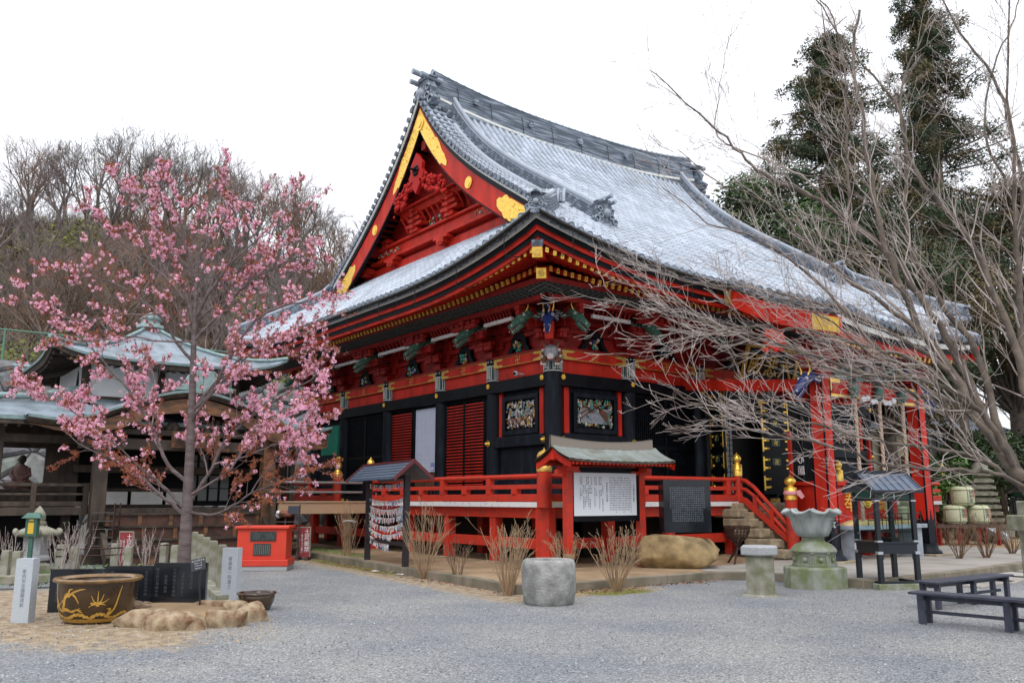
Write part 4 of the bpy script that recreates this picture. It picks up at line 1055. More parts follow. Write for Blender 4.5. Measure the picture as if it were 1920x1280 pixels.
# ---------------- ground: one sheet, grey gravel with tan earth and moss worn in
m = bpy.data.materials.new('gravel'); m.use_nodes = True; n = m.node_tree; b = n.nodes['Principled BSDF']; b.inputs['Roughness'].default_value = .9; b.inputs['Specular IOR Level'].default_value = .25
tc = n.nodes.new('ShaderNodeTexCoord')
def vor(sc_, f='F1'):
    v = n.nodes.new('ShaderNodeTexVoronoi'); v.inputs['Scale'].default_value = sc_; n.links.new(tc.outputs['Object'], v.inputs['Vector']); return v
def ramp(src, els):
    r = n.nodes.new('ShaderNodeValToRGB'); n.links.new(src, r.inputs[0])
    while len(r.color_ramp.elements) < len(els): r.color_ramp.elements.new(.5)
    for e, (p, c) in zip(r.color_ramp.elements, els): e.position = p; e.color = (*c, 1)
    return r
def mixc(fac, a, c, bt='MIX'):
    x = n.nodes.new('ShaderNodeMixRGB'); x.blend_type = bt
    if isinstance(fac, float): x.inputs[0].default_value = fac
    else: n.links.new(fac, x.inputs[0])
    for i, s in ((1, a), (2, c)):
        if isinstance(s, tuple): x.inputs[i].default_value = (*s, 1)
        else: n.links.new(s, x.inputs[i])
    return x.outputs[0]
v1 = vor(64); v2 = vor(15)
sep = n.nodes.new('ShaderNodeSeparateColor'); n.links.new(v1.outputs['Color'], sep.inputs[0])
st = ramp(sep.outputs[0], [(0, (.11, .116, .125)), (.25, (.225, .235, .245)), (.6, (.30, .308, .318)), (.9, (.385, .39, .395)), (1, (.56, .555, .545))])
big = n.nodes.new('ShaderNodeTexNoise'); big.inputs['Scale'].default_value = .55; big.inputs['Detail'].default_value = 5; n.links.new(tc.outputs['Object'], big.inputs[0])
bg2 = ramp(big.outputs[0], [(.35, (.80, .83, .87)), (.65, (1.12, 1.09, 1.03))])
grav = mixc(1.0, st.outputs[0], bg2.outputs[0], 'MULTIPLY')
nz = n.nodes.new('ShaderNodeTexNoise'); nz.inputs['Scale'].default_value = 7; nz.inputs['Detail'].default_value = 8; n.links.new(tc.outputs['Object'], nz.inputs[0])
er = ramp(nz.outputs[0], [(.3, (.20, .145, .09)), (.5, (.37, .29, .20)), (.7, (.50, .42, .31))])
mo = ramp(nz.outputs[0], [(.35, (.09, .08, .02)), (.6, (.24, .24, .05))])
def masked(name, w_):
    a = n.nodes.new('ShaderNodeAttribute'); a.attribute_name = name
    ad = n.nodes.new('ShaderNodeMath'); ad.operation = 'MULTIPLY_ADD'; n.links.new(nz.outputs[0], ad.inputs[0]); ad.inputs[1].default_value = w_; n.links.new(a.outputs['Fac'], ad.inputs[2])
    mr = n.nodes.new('ShaderNodeMapRange'); mr.inputs[1].default_value = .5+w_*.5-.2; mr.inputs[2].default_value = .5+w_*.5+.26; n.links.new(ad.outputs[0], mr.inputs[0]); return mr.outputs[0]
c1 = mixc(masked('dirt', 1.3), grav, er.outputs[0]); c2 = mixc(masked('moss', 1.5), c1, mo.outputs[0])
n.links.new(c2, b.inputs['Base Color'])
bp = n.nodes.new('ShaderNodeBump'); bp.inputs['Strength'].default_value = .9; bp.inputs['Distance'].default_value = .02; n.links.new(v1.outputs['Distance'], bp.inputs['Height'])
bp2 = n.nodes.new('ShaderNodeBump'); bp2.inputs['Strength'].default_value = .5; bp2.inputs['Distance'].default_value = .03; n.links.new(nz.outputs[0], bp2.inputs['Height']); n.links.new(bp.outputs[0], bp2.inputs['Normal']); n.links.new(bp2.outputs[0], b.inputs['Normal'])
GRAVEL = m
def dirtmask(x, y):
    # left front garden corner and the tree bed; strip of earth along the kerb
    p = Vector((x, y, 0))-Vector((CAM.x, CAM.y, 0)); f_, r_ = p.dot(FH), p.dot(RH); v = 0
    px = 960+1620*r_/max(f_, .5)*.98
    nz_ = noise.noise((x*.7, y*.7, 8))*.9+noise.noise((x*2.1, y*2.1, 3))*.5
    v = max(v, sstep(500, 300, px+90*nz_)*sstep(9.2, 11.0, f_+.0012*px+.8*nz_)*sstep(17.0, 15.0, f_))
    kx = -3.3-.1*(6.4-y)
    if y < 6.5: v = max(v, .9*sstep(1.0, .25, abs(x-(kx-.35)))*sstep(-5.9, -5.0, y))
    v = max(v, .95*sstep(.75, .2, abs(y+4.85))*sstep(-4.9, -4.2, x)*sstep(-1.2, -2.2, x))
    return v
def mossmask(x, y):
    v = .95*sstep(.55, .1, abs(y+5.15))*sstep(-3.8, -3.2, x)*sstep(-1.9, -2.4, x)
    kx = -3.3-.1*(6.4-y); v = max(v, .8*sstep(.5, .1, abs(x-(kx-.25)))*sstep(-1.5, 1.5, y)*sstep(7, 5, y)); return v
def ground_patch(x0, x1, y0, y1, st_, name, zf, mat_, inside=None):
    nx, ny = int((x1-x0)/st_), int((y1-y0)/st_); vs = []; dm = []; mm = []
    for j in range(ny+1):
        for i in range(nx+1):
            x, y = x0+i*(x1-x0)/nx, y0+j*(y1-y0)/ny; vs.append((x, y, zf(x, y))); dm.append(dirtmask(x, y)); mm.append(mossmask(x, y))
    fs = [(j*(nx+1)+i, j*(nx+1)+i+1, (j+1)*(nx+1)+i+1, (j+1)*(nx+1)+i) for j in range(ny) for i in range(nx)]
    return vs, fs, dm, mm
vs, fs, dm, mm = ground_patch(-24, 30, -24, 22, .25, 'g', lambda x, y: .012*noise.noise((x*.6, y*.6, 0))+.006*noise.noise((x*2.2, y*2.2, 3)), None)
o0 = len(vs); B_ = 900
# skirt to the horizon
ring_in = [(-24, -24), (30, -24), (30, 22), (-24, 22)]; ring_out = [(-B_, -B_), (B_, -B_), (B_, B_), (-B_, B_)]
vs += [(x, y, -.012) for x, y in ring_in]+[(x, y, -.012) for x, y in ring_out]; dm += [0]*8; mm += [0]*8
fs += [(o0+i, o0+4+i, o0+4+(i+1) % 4, o0+(i+1) % 4) for i in range(4)]
me = bpy.data.meshes.new('gravel_court'); me.from_pydata(vs, [], fs); me.materials.append(GRAVEL)
for nm, dd in (('dirt', dm), ('moss', mm)):
    a = me.attributes.new(nm, 'FLOAT', 'POINT'); a.data.foreach_set('value', dd)
me.polygons.foreach_set('use_smooth', [True]*len(fs)); me.update()
g = bpy.data.objects.new('gravel_court', me); COL.objects.link(g); g['kind'] = 'structure'
# loose stones lying on the gravel (near the viewer only, where single stones show)
mb = MB(); rg = random.Random(21)
for k in range(7000):
    f_ = 4.6+9.5*rg.random()**1.3; r_ = rg.uniform(-.62, .62)*f_; p = CAM+FH*f_+RH*r_
    s = rg.uniform(.006, .016); t = rg.random(); v = [Vector((rg.uniform(-1, 1), rg.uniform(-1, 1), 0))*.15 for _ in range(4)]
    a = rg.uniform(0, 6.28); q = [Vector((cos(a+i*1.571)*s, sin(a+i*1.571)*s*rg.uniform(.6, 1), 0)) for i in range(4)]
    base = Vector((p.x, p.y, .002)); topv = base+Vector((rg.uniform(-.3, .3)*s, rg.uniform(-.3, .3)*s, s*.9))
    mb.add([base+u for u in q]+[topv], [(0, 1, 4), (1, 2, 4), (2, 3, 4), (3, 0, 4)], 0, False, t)
mb.build('loose_stones', mat('pebble', (.27, .28, .29), .85, attr=.7), None, kind='stuff')
# earth terrace under the hall, paving in front of the stair, kerbs
EARTH = mat('tan_earth', (.36, .25, .15), .95, scale=1.6, col2=(.22, .15, .08), bump=.6, bscale=14, detail=8)
PAVE = mat('paving', (.36, .34, .31), .85, scale=1.2, col2=(.25, .23, .20), bump=.25, bscale=18, detail=8)
KERB = mat('kerb_stone', (.24, .20, .15), .85, scale=2.5, col2=(.13, .12, .08), bump=.5, bscale=25, detail=8)
mb = MB()
def kx(y): return -3.35-.1*(6.4-y)
pts = [(kx(18), 18)]+[(kx(y), y) for y in (6, 0, -4.4)]+[(-1.0, -4.45), (1.0, -4.5), (1.5, -5.3), (3.0, -7.5), (30, -7.5), (30, 18)]
rows = []
mb.add([(x, y, .148) for x, y in [(kx(18), 18), (kx(-4.4), -4.4), (4.0, -4.45), (30, -4.45), (30, 18)]], [(0, 1, 2, 3, 4)])
mb.build('earth_terrace', EARTH, kind='structure')
mb = MB(); pv = [(.35, -4.46), (1.15, -5.25), (1.15, -7.38), (4.6, -7.32), (8.0, -7.05), (14, -7.3), (14, -2.4), (4.2, -2.4), (4.2, -3.4), (.9, -3.6)]
mb.add([(x, y, .153) for x, y in pv], [tuple(range(len(pv)))])
mb.build('paved_forecourt', PAVE, kind='structure')
def kerbline(pts, w_=.18, h0=-.05, h1=.158, mat_=KERB, seed=1, name='kerb'):
    mb = MB(); rg = random.Random(seed)
    for a, b_ in zip(pts[:-1], pts[1:]):
        a = Vector((*a, 0)); b_ = Vector((*b_, 0)); L = (b_-a).length; d = (b_-a).normalized(); k = 0
        while k < L-.05:
            l = min(rg.uniform(.8, 1.5), L-k); hh = h1+rg.uniform(-.006, .008)
            mb.beam(a+d*k+Vector((0, 0, (h0+hh)/2)), a+d*(k+l-.012)+Vector((0, 0, (h0+hh)/2)), w_+rg.uniform(-.01, .01), hh-h0); k += l
    return mb.build(name, mat_, bevel=.015, kind='structure')
kerbline([(kx(12), 12), (kx(-4.45), -4.45)]); kerbline([(kx(-4.45)+.1, -4.53), (.3, -4.55), (1.15, -5.33), (1.15, -7.46), (4.7, -7.42), (8.1, -7.14)], seed=4)
kerbline([(8.1, -7.14), (14, -7.4)], seed=5)
# big flat slabs in front of the right kerb
mb = MB(); rg = random.Random(8)
for k in range(5):
    c = gp(1790+45*k, 1095-7*k); mb.box((c.x+.4, c.y-.2, .0), (1.6, .9, .09), 0, rot=R3('Z', rg.uniform(-.1, .1)+.1))
mb.build('stepping_slabs', PAVE, bevel=.02, kind='structure')
# ---------------- hill behind
HILLM = mat('hill_undergrowth', (.115, .08, .06), .95, scale=.5, col2=(.06, .05, .032), bump=1.0, bscale=3, detail=10, lo=.45, hi=.62)
HT = mat('hill_top_grass', (.10, .11, .03), .95, scale=1.2, col2=(.14, .09, .05), bump=.8, bscale=8, detail=8)
SKY_ = [(-900, 400), (-300, 400), (0, 400), (200, 395), (350, 430), (500, 480), (620, 530), (720, 585), (900, 690), (1200, 800), (1500, 830), (1750, 790), (1900, 770), (2300, 700), (2900, 640)]
def crest(px): return 1.6+(933-float(np.interp(px, [a for a, _ in SKY_], [b_ for _, b_ in SKY_])))/1620*62
rows = []
def hillz(x, y):
    p = Vector((x, y, 0))-Vector((CAM.x, CAM.y, 0)); f_, r_ = p.dot(FH), p.dot(RH)
    if f_ < 1: return -3
    px = 960+1620*r_/f_; 
    base = 6.75 if px < 900 else 6.75*sstep(1250, 900, px)
    d0 = 37.5
    z = base+(crest(px)-base)*sstep(d0, 64, f_)*1.0
    z *= sstep(-2, 2.5, y-19.5) if px < 1250 else 1
    return z+.5*noise.noise((x*.15, y*.15, 1))*sstep(38, 50, f_)-(0 if px < 1250 else .3)
for j in range(70):
    y = 19.4+j*1.3; rows.append([Vector((x, y, hillz(x, y) if y > 19.5 else 6.6 if x < 14 else -.3)) for x in [-75+i*2.2 for i in range(66)]])
mb = MB(); mb.grid(rows[1:], 0, True); mb.build('hillside', HILLM, kind='structure')
# ---------------- stone retaining wall with fence
m = mat('retaining_stone', (.22, .23, .23), .85, var=.3, scale=3, bump=.3, bscale=20)
n = m.node_tree; b = n.nodes['Principled BSDF']; tc = n.nodes.new('ShaderNodeTexCoord')
mp = n.nodes.new('ShaderNodeMapping'); mp.inputs['Scale'].default_value = (1, 1, 1); n.links.new(tc.outputs['Object'], mp.inputs[0])
v = n.nodes.new('ShaderNodeTexVoronoi'); v.feature = 'DISTANCE_TO_EDGE'; v.inputs['Scale'].default_value = 1.05; n.links.new(mp.outputs[0], v.inputs[0])
v2 = n.nodes.new('ShaderNodeTexVoronoi'); v2.inputs['Scale'].default_value = 1.05; n.links.new(mp.outputs[0], v2.inputs[0])
old = b.inputs['Base Color'].links[0].from_socket
mx = n.nodes.new('ShaderNodeMixRGB'); mx.blend_type = 'MULTIPLY'; mx.inputs[0].default_value = .5; n.links.new(old, mx.inputs[1]); n.links.new(v2.outputs['Color'], mx.inputs[2])
hs = n.nodes.new('ShaderNodeHueSaturation'); hs.inputs['Saturation'].default_value = .25; hs.inputs['Value'].default_value = 1.1; n.links.new(mx.outputs[0], hs.inputs['Color'])
r = n.nodes.new('ShaderNodeValToRGB'); r.color_ramp.elements[0].position = .0; r.color_ramp.elements[1].position = .05; r.color_ramp.elements[0].color = (.04, .04, .04, 1); n.links.new(v.outputs['Distance'], r.inputs[0])
m2 = n.nodes.new('ShaderNodeMixRGB'); m2.blend_type = 'MULTIPLY'; m2.inputs[0].default_value = 1; n.links.new(hs.outputs[0], m2.inputs[1]); n.links.new(r.outputs[0], m2.inputs[2]); n.links.new(m2.outputs[0], b.inputs['Base Color'])
bp = n.nodes.new('ShaderNodeBump'); bp.inputs['Distance'].default_value = .12; bp.inputs['Strength'].default_value = .9
r2 = n.nodes.new('ShaderNodeMapRange'); r2.inputs[2].default_value = .15; n.links.new(v.outputs['Distance'], r2.inputs[0]); n.links.new(r2.outputs[0], bp.inputs['Height'])
on = b.inputs['Normal'].links[0].from_socket; n.links.new(on, bp.inputs['Normal']); n.links.new(bp.outputs[0], b.inputs['Normal'])
RSTONE = m
mb = MB()
mb.add([(-45, 18.6, 0), (16, 18.6, 0), (16, 19.6, 6.6), (-45, 19.6, 6.6), (-45, 21, 6.6), (16, 21, 6.6), (16, 21, 0), (-45, 21, 0)], [(0, 1, 2, 3), (3, 2, 5, 4), (1, 6, 5, 2), (0, 3, 4, 7)])
tag(mb.build('retaining_wall', RSTONE), 'tall grey retaining wall of fitted irregular stones below the wooded hill', 'stone wall')
FGREEN = mat('green_fence_paint', (.10, .22, .15), .5)
fr = thing('chain_link_fence', 'green chain link fence running along the top of the stone retaining wall', 'fence', (-10, 20.3, 6.6))
for k in range(16):
    mb = MB(); x = -28+k*2.6; mb.cyl((x, 20.3, 6.6), (x, 20.3, 7.85), .04, n=6); mb.build('fence_post', FGREEN, fr)
mb = MB(); mb.cyl((-28, 20.3, 7.85), (11, 20.3, 7.85), .03, n=6); mb.build('top_rail', FGREEN, fr)
mb = MB()
for k in range(170):
    x = -28+k*.24
    mb.beam((x, 20.3, 6.65), (x+1.2, 20.3, 7.83), .012, .012); mb.beam((x+1.2, 20.31, 6.65), (x, 20.31, 7.83), .012, .012)
mb.build('wire_mesh', mat('wire', (.16, .2, .17), .5, metal=.5), fr)
# ================================================================ the small weathered wooden temple at the left
WOOD = mat('weathered_dark_wood', (.035, .024, .017), .7, scale=4, col2=(.085, .06, .042), bump=.4, bscale=30, stretch=(1, 1, .3), lo=.45, hi=.7)
WOODB = mat('brown_wood', (.21, .095, .04), .6, scale=3, col2=(.055, .032, .02), bump=.3, bscale=25, stretch=(1, 3, 3))
WOODR = mat('reddish_step_wood', (.11, .045, .028), .6, scale=4, col2=(.045, .025, .018), bump=.3, bscale=30)
COPPER = mat('verdigris_sheet_roof', (.235, .285, .335), .5, metal=.0, scale=2.2, col2=(.13, .165, .185), bump=.2, bscale=12, lo=.4, hi=.62)
n = COPPER.node_tree; b = n.nodes['Principled BSDF']; tc = n.nodes.new('ShaderNodeTexCoord')
COPE = mat('copper_edge', (.22, .31, .31), .5, var=.2, scale=6)
st = thing('wooden_temple', 'small weathered brown wooden temple with pale verdigris roofs and a curved porch gable', 'temple', (-6.6, 8, 0))
cx = -6.6
# upper roof: pyramid with curved slopes and turned-up corners
HW = 3.35; cy = 12.4
def uz(u, v):   # u,v in [-HW,HW]
    m_ = max(abs(u), abs(v)); k = m_/HW; z = 7.08-1.63*(1-(1-k)**1.7); cz = min(abs(u), abs(v))/max(m_, 1e-5)
    return z+.42*(cz**5)*k**2
def upt(u, v, dz=0): return Vector((cx+u, cy+v, uz(u, v)+dz))
mb = MB(); K = 12
for q in range(4):
    rows = []
    for j in range(K*2+1):
        k = (j//2+(j % 2)*.97)/K if j < 2*K else 1.0; k = max(k, .02); stp = .02*(j % 2)
        row = []
        for i in range(21):
            s = (i/10.-1)*HW*k; t_ = -HW*k
            u, v = [(s, t_), (-t_, s), (-s, -t_), (t_, -s)][q]; row.append(upt(u, v, -stp+.02))
        rows.append(row)
    mb.grid(rows, 0, False)
mb.build('upper_roof', COPPER, st)
mb = MB()
for q in range(4):
    A = []
    for i in range(25):
        s = (i/12.-1)*HW; u, v = [(s, -HW), (HW, s), (-s, HW), (-HW, -s)][q]; A.append((u, v))
    e0 = [upt(u, v, .02) for u, v in A]; e1 = [upt(u*.995, v*.995, -.05) for u, v in A]; e2 = [upt(u*.98, v*.98, -.06) for u, v in A]; e3 = [upt(u*.97, v*.97, -.2) for u, v in A]; e4 = [Vector((cx+u*.62, cy+v*.62, 5.66)) for u, v in A]
    mb.strip(e0, e1, 1); mb.strip(e1, e2, 0); mb.strip(e2, e3, 0); mb.strip(e3, e4, 0)
    for i in range(23):
        s = (i/11.-1)*HW*.9; u, v = [(s, -HW*.95), (HW*.95, s), (-s, HW*.95), (-HW*.95, -s)][q]; p = upt(u, v, -.24); mb.beam(p, Vector((cx+u*.62, cy+v*.62, 5.55)), .07, .09, 0)
mb.build('upper_eave', [WOOD, COPE], st)
mb = MB()
for sx in (-1, 1):
    for sy in (-1, 1): mb.tube([upt(sx*HW*k/8, sy*HW*k/8, .05) for k in range(9)], .06, 6)
mb.lathe((cx, cy, 7.0), [(.42, 0), (.42, .1), (.3, .14), (.3, .26), (.36, .3), (.2, .42), (.2, .46), (.1, .5), (.01, .54)], 12)
mb.build('roof_finial', COPE, st)
mb = MB(); mb.bb((cx-2.15, cy-2.1, 4.2), (cx+2.15, cy+2.1, 5.62)); mb.build('white_wall', mat('bright_plaster', (.82, .82, .82), .8, var=.04), st)
mb = MB()
for x in (-2.15, -.1, 2.15):
    for y in (-2.1, 2.1): mb.bb((cx+x-.1, cy+y-.1, 4.2), (cx+x+.1, cy+y+.1, 5.66))
mb.bb((cx-2.28, cy-2.24, 5.5), (cx+2.28, cy+2.24, 5.7)); mb.bb((cx-2.2, cy-2.16, 4.2), (cx+2.2, cy+2.16, 4.5))
# curved tie beams shaping the white field
mb.prism([(-2.0, 5.52), (-1.2, 5.50), (-.3, 5.46), (0, 5.3), (.3, 5.46), (1.2, 5.50), (2.0, 5.52)], lambda u, v, w_: Vector((cx+u, cy-2.14+w_, v)), .04)
mb.prism([(.5, 4.5), (.8, 4.85), (1.2, 5.0), (1.5, 4.9), (1.9, 5.1), (2.05, 4.5)], lambda u, v, w_: Vector((cx+u, cy-2.15+w_, v)), .05)
mb.build('upper_frame', WOOD, st)
mb = MB()
arch = [(-.18, 4.55), (.18, 4.55), (.17, 4.85), (.13, 5.05), (.06, 5.2), (0, 5.32), (-.06, 5.2), (-.13, 5.05), (-.17, 4.85)]
mb.prism(arch, lambda u, v, w_: Vector((cx-2.17+w_, cy-1.0+u, v)), .03); mb.build('bell_shaped_window', DKIN, st)
# lower roof: skirt around the body, steep to front, and extended to the left
mb = MB()
def lowz(x, y): 
    k = sstep(7.9, 10.4, y) if False else (y-7.7)/2.7
    return 3.62+.86*max(0, k)**1.1
for (xa, xb, ye) in ((-15.5, -9.2, 1.55), (-9.2, -3.2, 2.7)):
    rows = []
    for j in range(19):
        y = 7.7+ye*(j//2*2)/18+(.1*ye if j % 2 else 0); y = min(y, 7.7+ye); rows.append([Vector((xa+(xb-xa)*i/20, y, lowz(0, y)+(-.02 if j % 2 else .0)+(.12*max(0, (abs(i-10)-7)/3.)**2 if xa > -10 else 0))) for i in range(21)])
    mb.grid(rows, 0, False)
A = [Vector((-15.5, 7.7+2.7*i/8, lowz(0, 7.7+2.7*i/8))) for i in range(9)]
mb.build('lower_roof', COPPER, st)
mb = MB(); mb.bb((-15.45, 7.72, 3.42), (-3.25, 7.95, 3.56), 0); mb.add([(-15.4, 7.95, 3.5), (-3.3, 7.95, 3.5), (-3.3, 10.6, 4.1), (-9.2, 10.6, 4.1), (-9.2, 9.2, 3.9), (-15.4, 9.2, 3.9)], [(0, 1, 2, 3, 4, 5)], 0)
for k in range(44): x = -15.3+k*.275; mb.beam((x, 7.78, 3.40), (x, 9.1, 3.70), .07, .09, 0)
mb.strip([Vector((-15.5, 7.69, 3.63)), Vector((-3.2, 7.69, 3.63))], [Vector((-15.5, 7.70, 3.53)), Vector((-3.2, 7.70, 3.53))], 1)
mb.build('lower_eave', [WOOD, COPE], st)
mb = MB(); mb.tube([(-15.4, 9.25, 4.20), (-12.5, 9.25, 4.20), (-10.2, 9.3, 4.28), (-8.8, 10.1, 4.7)], .08, 6); mb.add([(-9.2, 9.25, 4.2), (-9.2, 10.4, 4.66), (-8.6, 10.4, 4.66), (-8.6, 9.25, 4.2)], [(0, 1, 2, 3)]); mb.build('roof_seam', COPE, st)
mb = MB(); mb.bb((-9.1, 10.4, 3.8), (-3.6, 14.6, 4.6)); mb.bb((-15.4, 9.25, 3.7), (-9.1, 9.5, 4.15)); mb.build('rear_roof_body', COPPER, st)
# curved (karahafu) porch roof
def kz(u):     # u = x-cx across
    a = abs(u)/3.95; return 3.52+.93*(0.5+.5*cos(pi*min(1, a*1.12)))**1.0+(.16*max(0, (a-.8)/.2)**2 if u > 0 else .09*max(0, (a-.8)/.2))
us = [-3.95+7.9*i/40 for i in range(41)]
mb = MB(); rows = []
for j in range(13):
    y = 7.0+3.3*(j//2*2)/12+(.5 if j % 2 else 0); rows.append([Vector((cx+u, y, kz(u)+.035*(y-7.0)+(-.015 if j % 2 else .01))) for u in us])
mb.grid(rows, 0, False); mb.build('curved_porch_roof', COPPER, st)
mb = MB()
mb.strip([Vector((cx+u, 6.98, kz(u)+.015)) for u in us], [Vector((cx+u, 6.99, kz(u)-.05)) for u in us], 1)
mb.strip([Vector((cx+u, 6.99, kz(u)-.05)) for u in us], [Vector((cx+u, 7.05, kz(u)-.17)) for u in us], 0)
mb.strip([Vector((cx+u, 7.0, kz(u)-.12)) for u in us], [Vector((cx+u, 10.2, kz(u)-.1)) for u in us], 0)
mb.build('porch_eave', [WOOD, COPE], st)
mb = MB(); A = []; 
def kb(u): a = abs(u)/3.95; return kz(u)-.20
top = [Vector((cx+u*.985, 7.12, kb(u))) for u in us]; bot = [Vector((cx+u*.985, 7.12, kb(u)-(.30+.10*abs(cos(u*1.5)))*(max(.05, min(1, (u+3.9)/2.2)) if u < 0 else 1))) for u in us]
for dy in (0, .1): mb.strip([p+Vector((0, dy, 0)) for p in top], [p+Vector((0, dy, 0)) for p in bot])
mb.strip(bot, [p+Vector((0, .1, 0)) for p in bot]); mb.build('curved_barge_board', WOODB, st)
mb = MB()   # bronze-green ridge ornament over the porch
mb.prism([(-.75, 0), (.75, 0), (.85, .1), (.5, .16), (.42, .42), (.2, .56), (-.2, .56), (-.42, .42), (-.5, .16), (-.85, .1)], lambda u, v, w_: Vector((cx+.2+u, 6.98+w_, 4.46+v)), .3)
mb.tube([(cx+.2, 7.0, 4.75), (cx+.2, 10.2, 4.75)], .14, 8); mb.build('ridge_ornament', COPE, st)
# posts, beams, plaque, interior painted shade-black, deck and steps
for x in (-8.75, -4.35):
    mb = MB(); mb.bb((x-.17, 7.35, .2), (x+.17, 7.69, 3.3)); mb.bb((x-.3, 7.25, .0), (x+.3, 7.8, .22)); mb.build('porch_post', WOODB if x > -5 else WOOD, st, .02)
for x in (-14.6, -10.98, -3.6):
    mb = MB(); mb.bb((x-.13, 8.2, .1), (x+.13, 8.46, 3.5)); mb.build('post', WOOD, st, .015)
mb = MB(); mb.bb((-9.3, 7.4, 2.86), (-3.8, 7.66, 3.14)); mb.bb((-9.0, 7.42, 3.25), (-4.1, 7.64, 3.4)); mb.bb((-15.2, 8.2, 3.0), (-3.5, 8.42, 3.22)); mb.bb((-9.1, 9.0, 2.3), (-4.0, 9.2, 2.5)); mb.build('porch_beam', WOOD, st, .02)
mb = MB()
for x in (-8.75, -4.35): mb.box((x, 7.52, 3.2), (1.0, .22, .14)); mb.box((x, 7.52, 3.32), (1.3, .18, .12)); mb.tube([(x, 7.3, 3.1), (x, 6.9, 3.05), (x, 6.75, 3.2)], [.09, .07, .03], 6)
rg = random.Random(31)
for k in range(22): mb.ball((cx+rg.uniform(-1.3, 1.3), 7.5, 3.5+rg.uniform(-.12, .3)), rg.uniform(.08, .16), 0, 7, 4, (1, .6, .8))
mb.build('carved_brackets', WOOD, st)
mb = MB(); R = R3('X', radians(12)); c = Vector((cx+.1, 7.2, 3.15)); mb.box(c, (1.25, .07, .42), 0, rot=R); 
for i, ch in enumerate('堂天財'): write(mb, ch, .34, c+R @ Vector((-.4+.4*i, -.04, 0)), (1, 0, 0), R @ Vector((0, 0, 1)), 1, .01)
mb.build('wooden_plaque', [WOODB, WOOD], st)
mb = MB(); mb.bb((-8.9, 10.3, 1.4), (-4.0, 10.36, 4.2)); mb.bb((-4.05, 8.5, 1.4), (-4.0, 10.3, 4.0)); mb.bb((-9.0, 8.6, 3.5), (-4.0, 10.3, 3.52)); mb.build('shade_black_hall_wall', DKIN, st)  # walls and ceiling near black, the deep porch shade painted in
mb = MB()
for k in range(4): mb.bb((-5.75+.33*k, 10.2, 1.55), (-5.5+.33*k, 10.24, 2.9), 0)
for k in range(3): mb.bb((-5.75, 10.19, 1.9+.4*k), (-4.5, 10.22, 1.93+.4*k), 1)
mb.build('paper_window', [mat('paper_pane', (.34, .36, .36), .6), WOOD], st)
for (a, b_) in ((-8.6, -7.55), (-7.45, -6.6), (-6.5, -5.9)):
    mb = MB(); mb.bb((a, 9.6, 1.45), (b_, 9.64, 1.8)); mb.build('white_lower_panel', PLAS, st)
mb = MB(); mb.bb((-8.7, 9.62, 1.8), (-5.8, 9.72, 1.9)); mb.bb((-8.7, 9.62, 1.36), (-5.8, 9.72, 1.45)); mb.bb((-9.3, 7.9, 1.22), (-3.6, 10.4, 1.36)); mb.bb((-15.3, 7.9, 1.22), (-9.1, 10.6, 1.34)); mb.build('deck', WOOD, st, .01)
for k in range(4):
    z = .31*(k+1); y = 6.05+.45*k; mb = MB()
    mb.bb((-8.55, y, z-.05), (-4.55, y+.52, z), 0); mb.bb((-8.5, y+.06, z-.31), (-4.6, y+.1, z-.05), 1)
    for i in range(6): mb.bb((-8.55+.78*i, y+.02, z-.31), (-8.45+.78*i, y+.07, z-.05), 2)
    mb.build('wooden_step', [WOOD, WOODR, WOODB], st)
mb = MB(); mb.beam((-8.7, 6.1, .1), (-8.7, 8.0, 1.4), .12, .3); mb.beam((-4.45, 6.1, .1), (-4.45, 8.0, 1.4), .12, .3); mb.build('stair_side_board', WOOD, st)
mb = MB()
for z, h in ((1.95, .08), (1.72, .06), (1.48, .12)): mb.bb((-15.2, 7.92, z-h/2), (-8.95, 8.02, z+h/2))
for k in range(6): mb.bb((-15.0+k*1.2, 7.9, 1.34), (-14.88+k*1.2, 8.04, 2.0))
mb.bb((-15.2, 7.86, 1.2), (-8.9, 8.06, 1.4)); mb.build('railing', WOOD, st, .01)
mb = MB(); mb.bb((-4.3, 7.92, 1.90), (-3.4, 8.02, 1.98)); mb.bb((-4.3, 7.92, 1.44), (-3.4, 8.02, 1.56)); mb.bb((-3.5, 7.9, 0), (-3.36, 8.05, 3.4))
mb.beam((-4.6, 7.8, .1), (-3.9, 7.8, 2.2), .14, .14); mb.beam((-3.6, 7.9, .1), (-4.3, 7.9, 2.4), .16, .12); mb.build('side_braces', WOOD, st)
# wall strips and the open bay at the left
mb = MB(); mb.bb((-9.72, 9.4, 1.3), (-8.9, 9.5, 3.6)); mb.bb((-11.0, 9.4, 2.92), (-9.72, 9.5, 3.7)); mb.bb((-11.0, 9.4, 1.3), (-9.72, 9.5, 1.55)); mb.bb((-15.3, 9.4, 1.3), (-11.0, 9.5, 3.7))
mb.build('dark_wall_boards', WOOD, st)
for k in range(6):
    for (y_) in (8.3, 10.3):
        mb = MB(); x = -15+k*1.9; mb.bb((x-.1, y_, 0), (x+.1, y_+.2, 1.25)); mb.build('under_floor_post', WOOD, st)
mb = MB(); mb.bb((-15.3, 9.3, 0), (-8.8, 9.38, 1.2)); mb.build('underfloor_shade', DKIN, st)  # near-black sheet, painted shade below the deck
# the hanging pull rope
mb = MB(); mb.tube([at(361, 835, 21.5), at(357, 890, 21.5), at(353, 945, 21.5)], .035, 6); mb.tube([at(364, 838, 21.5), at(361, 890, 21.5), at(357, 942, 21.5)], .02, 5)
tag(mb.build('bell_rope', mat('rope_white_red', (.5, .38, .34), .8)), 'thin red and white rope hanging in front of the wooden temple porch', 'rope')
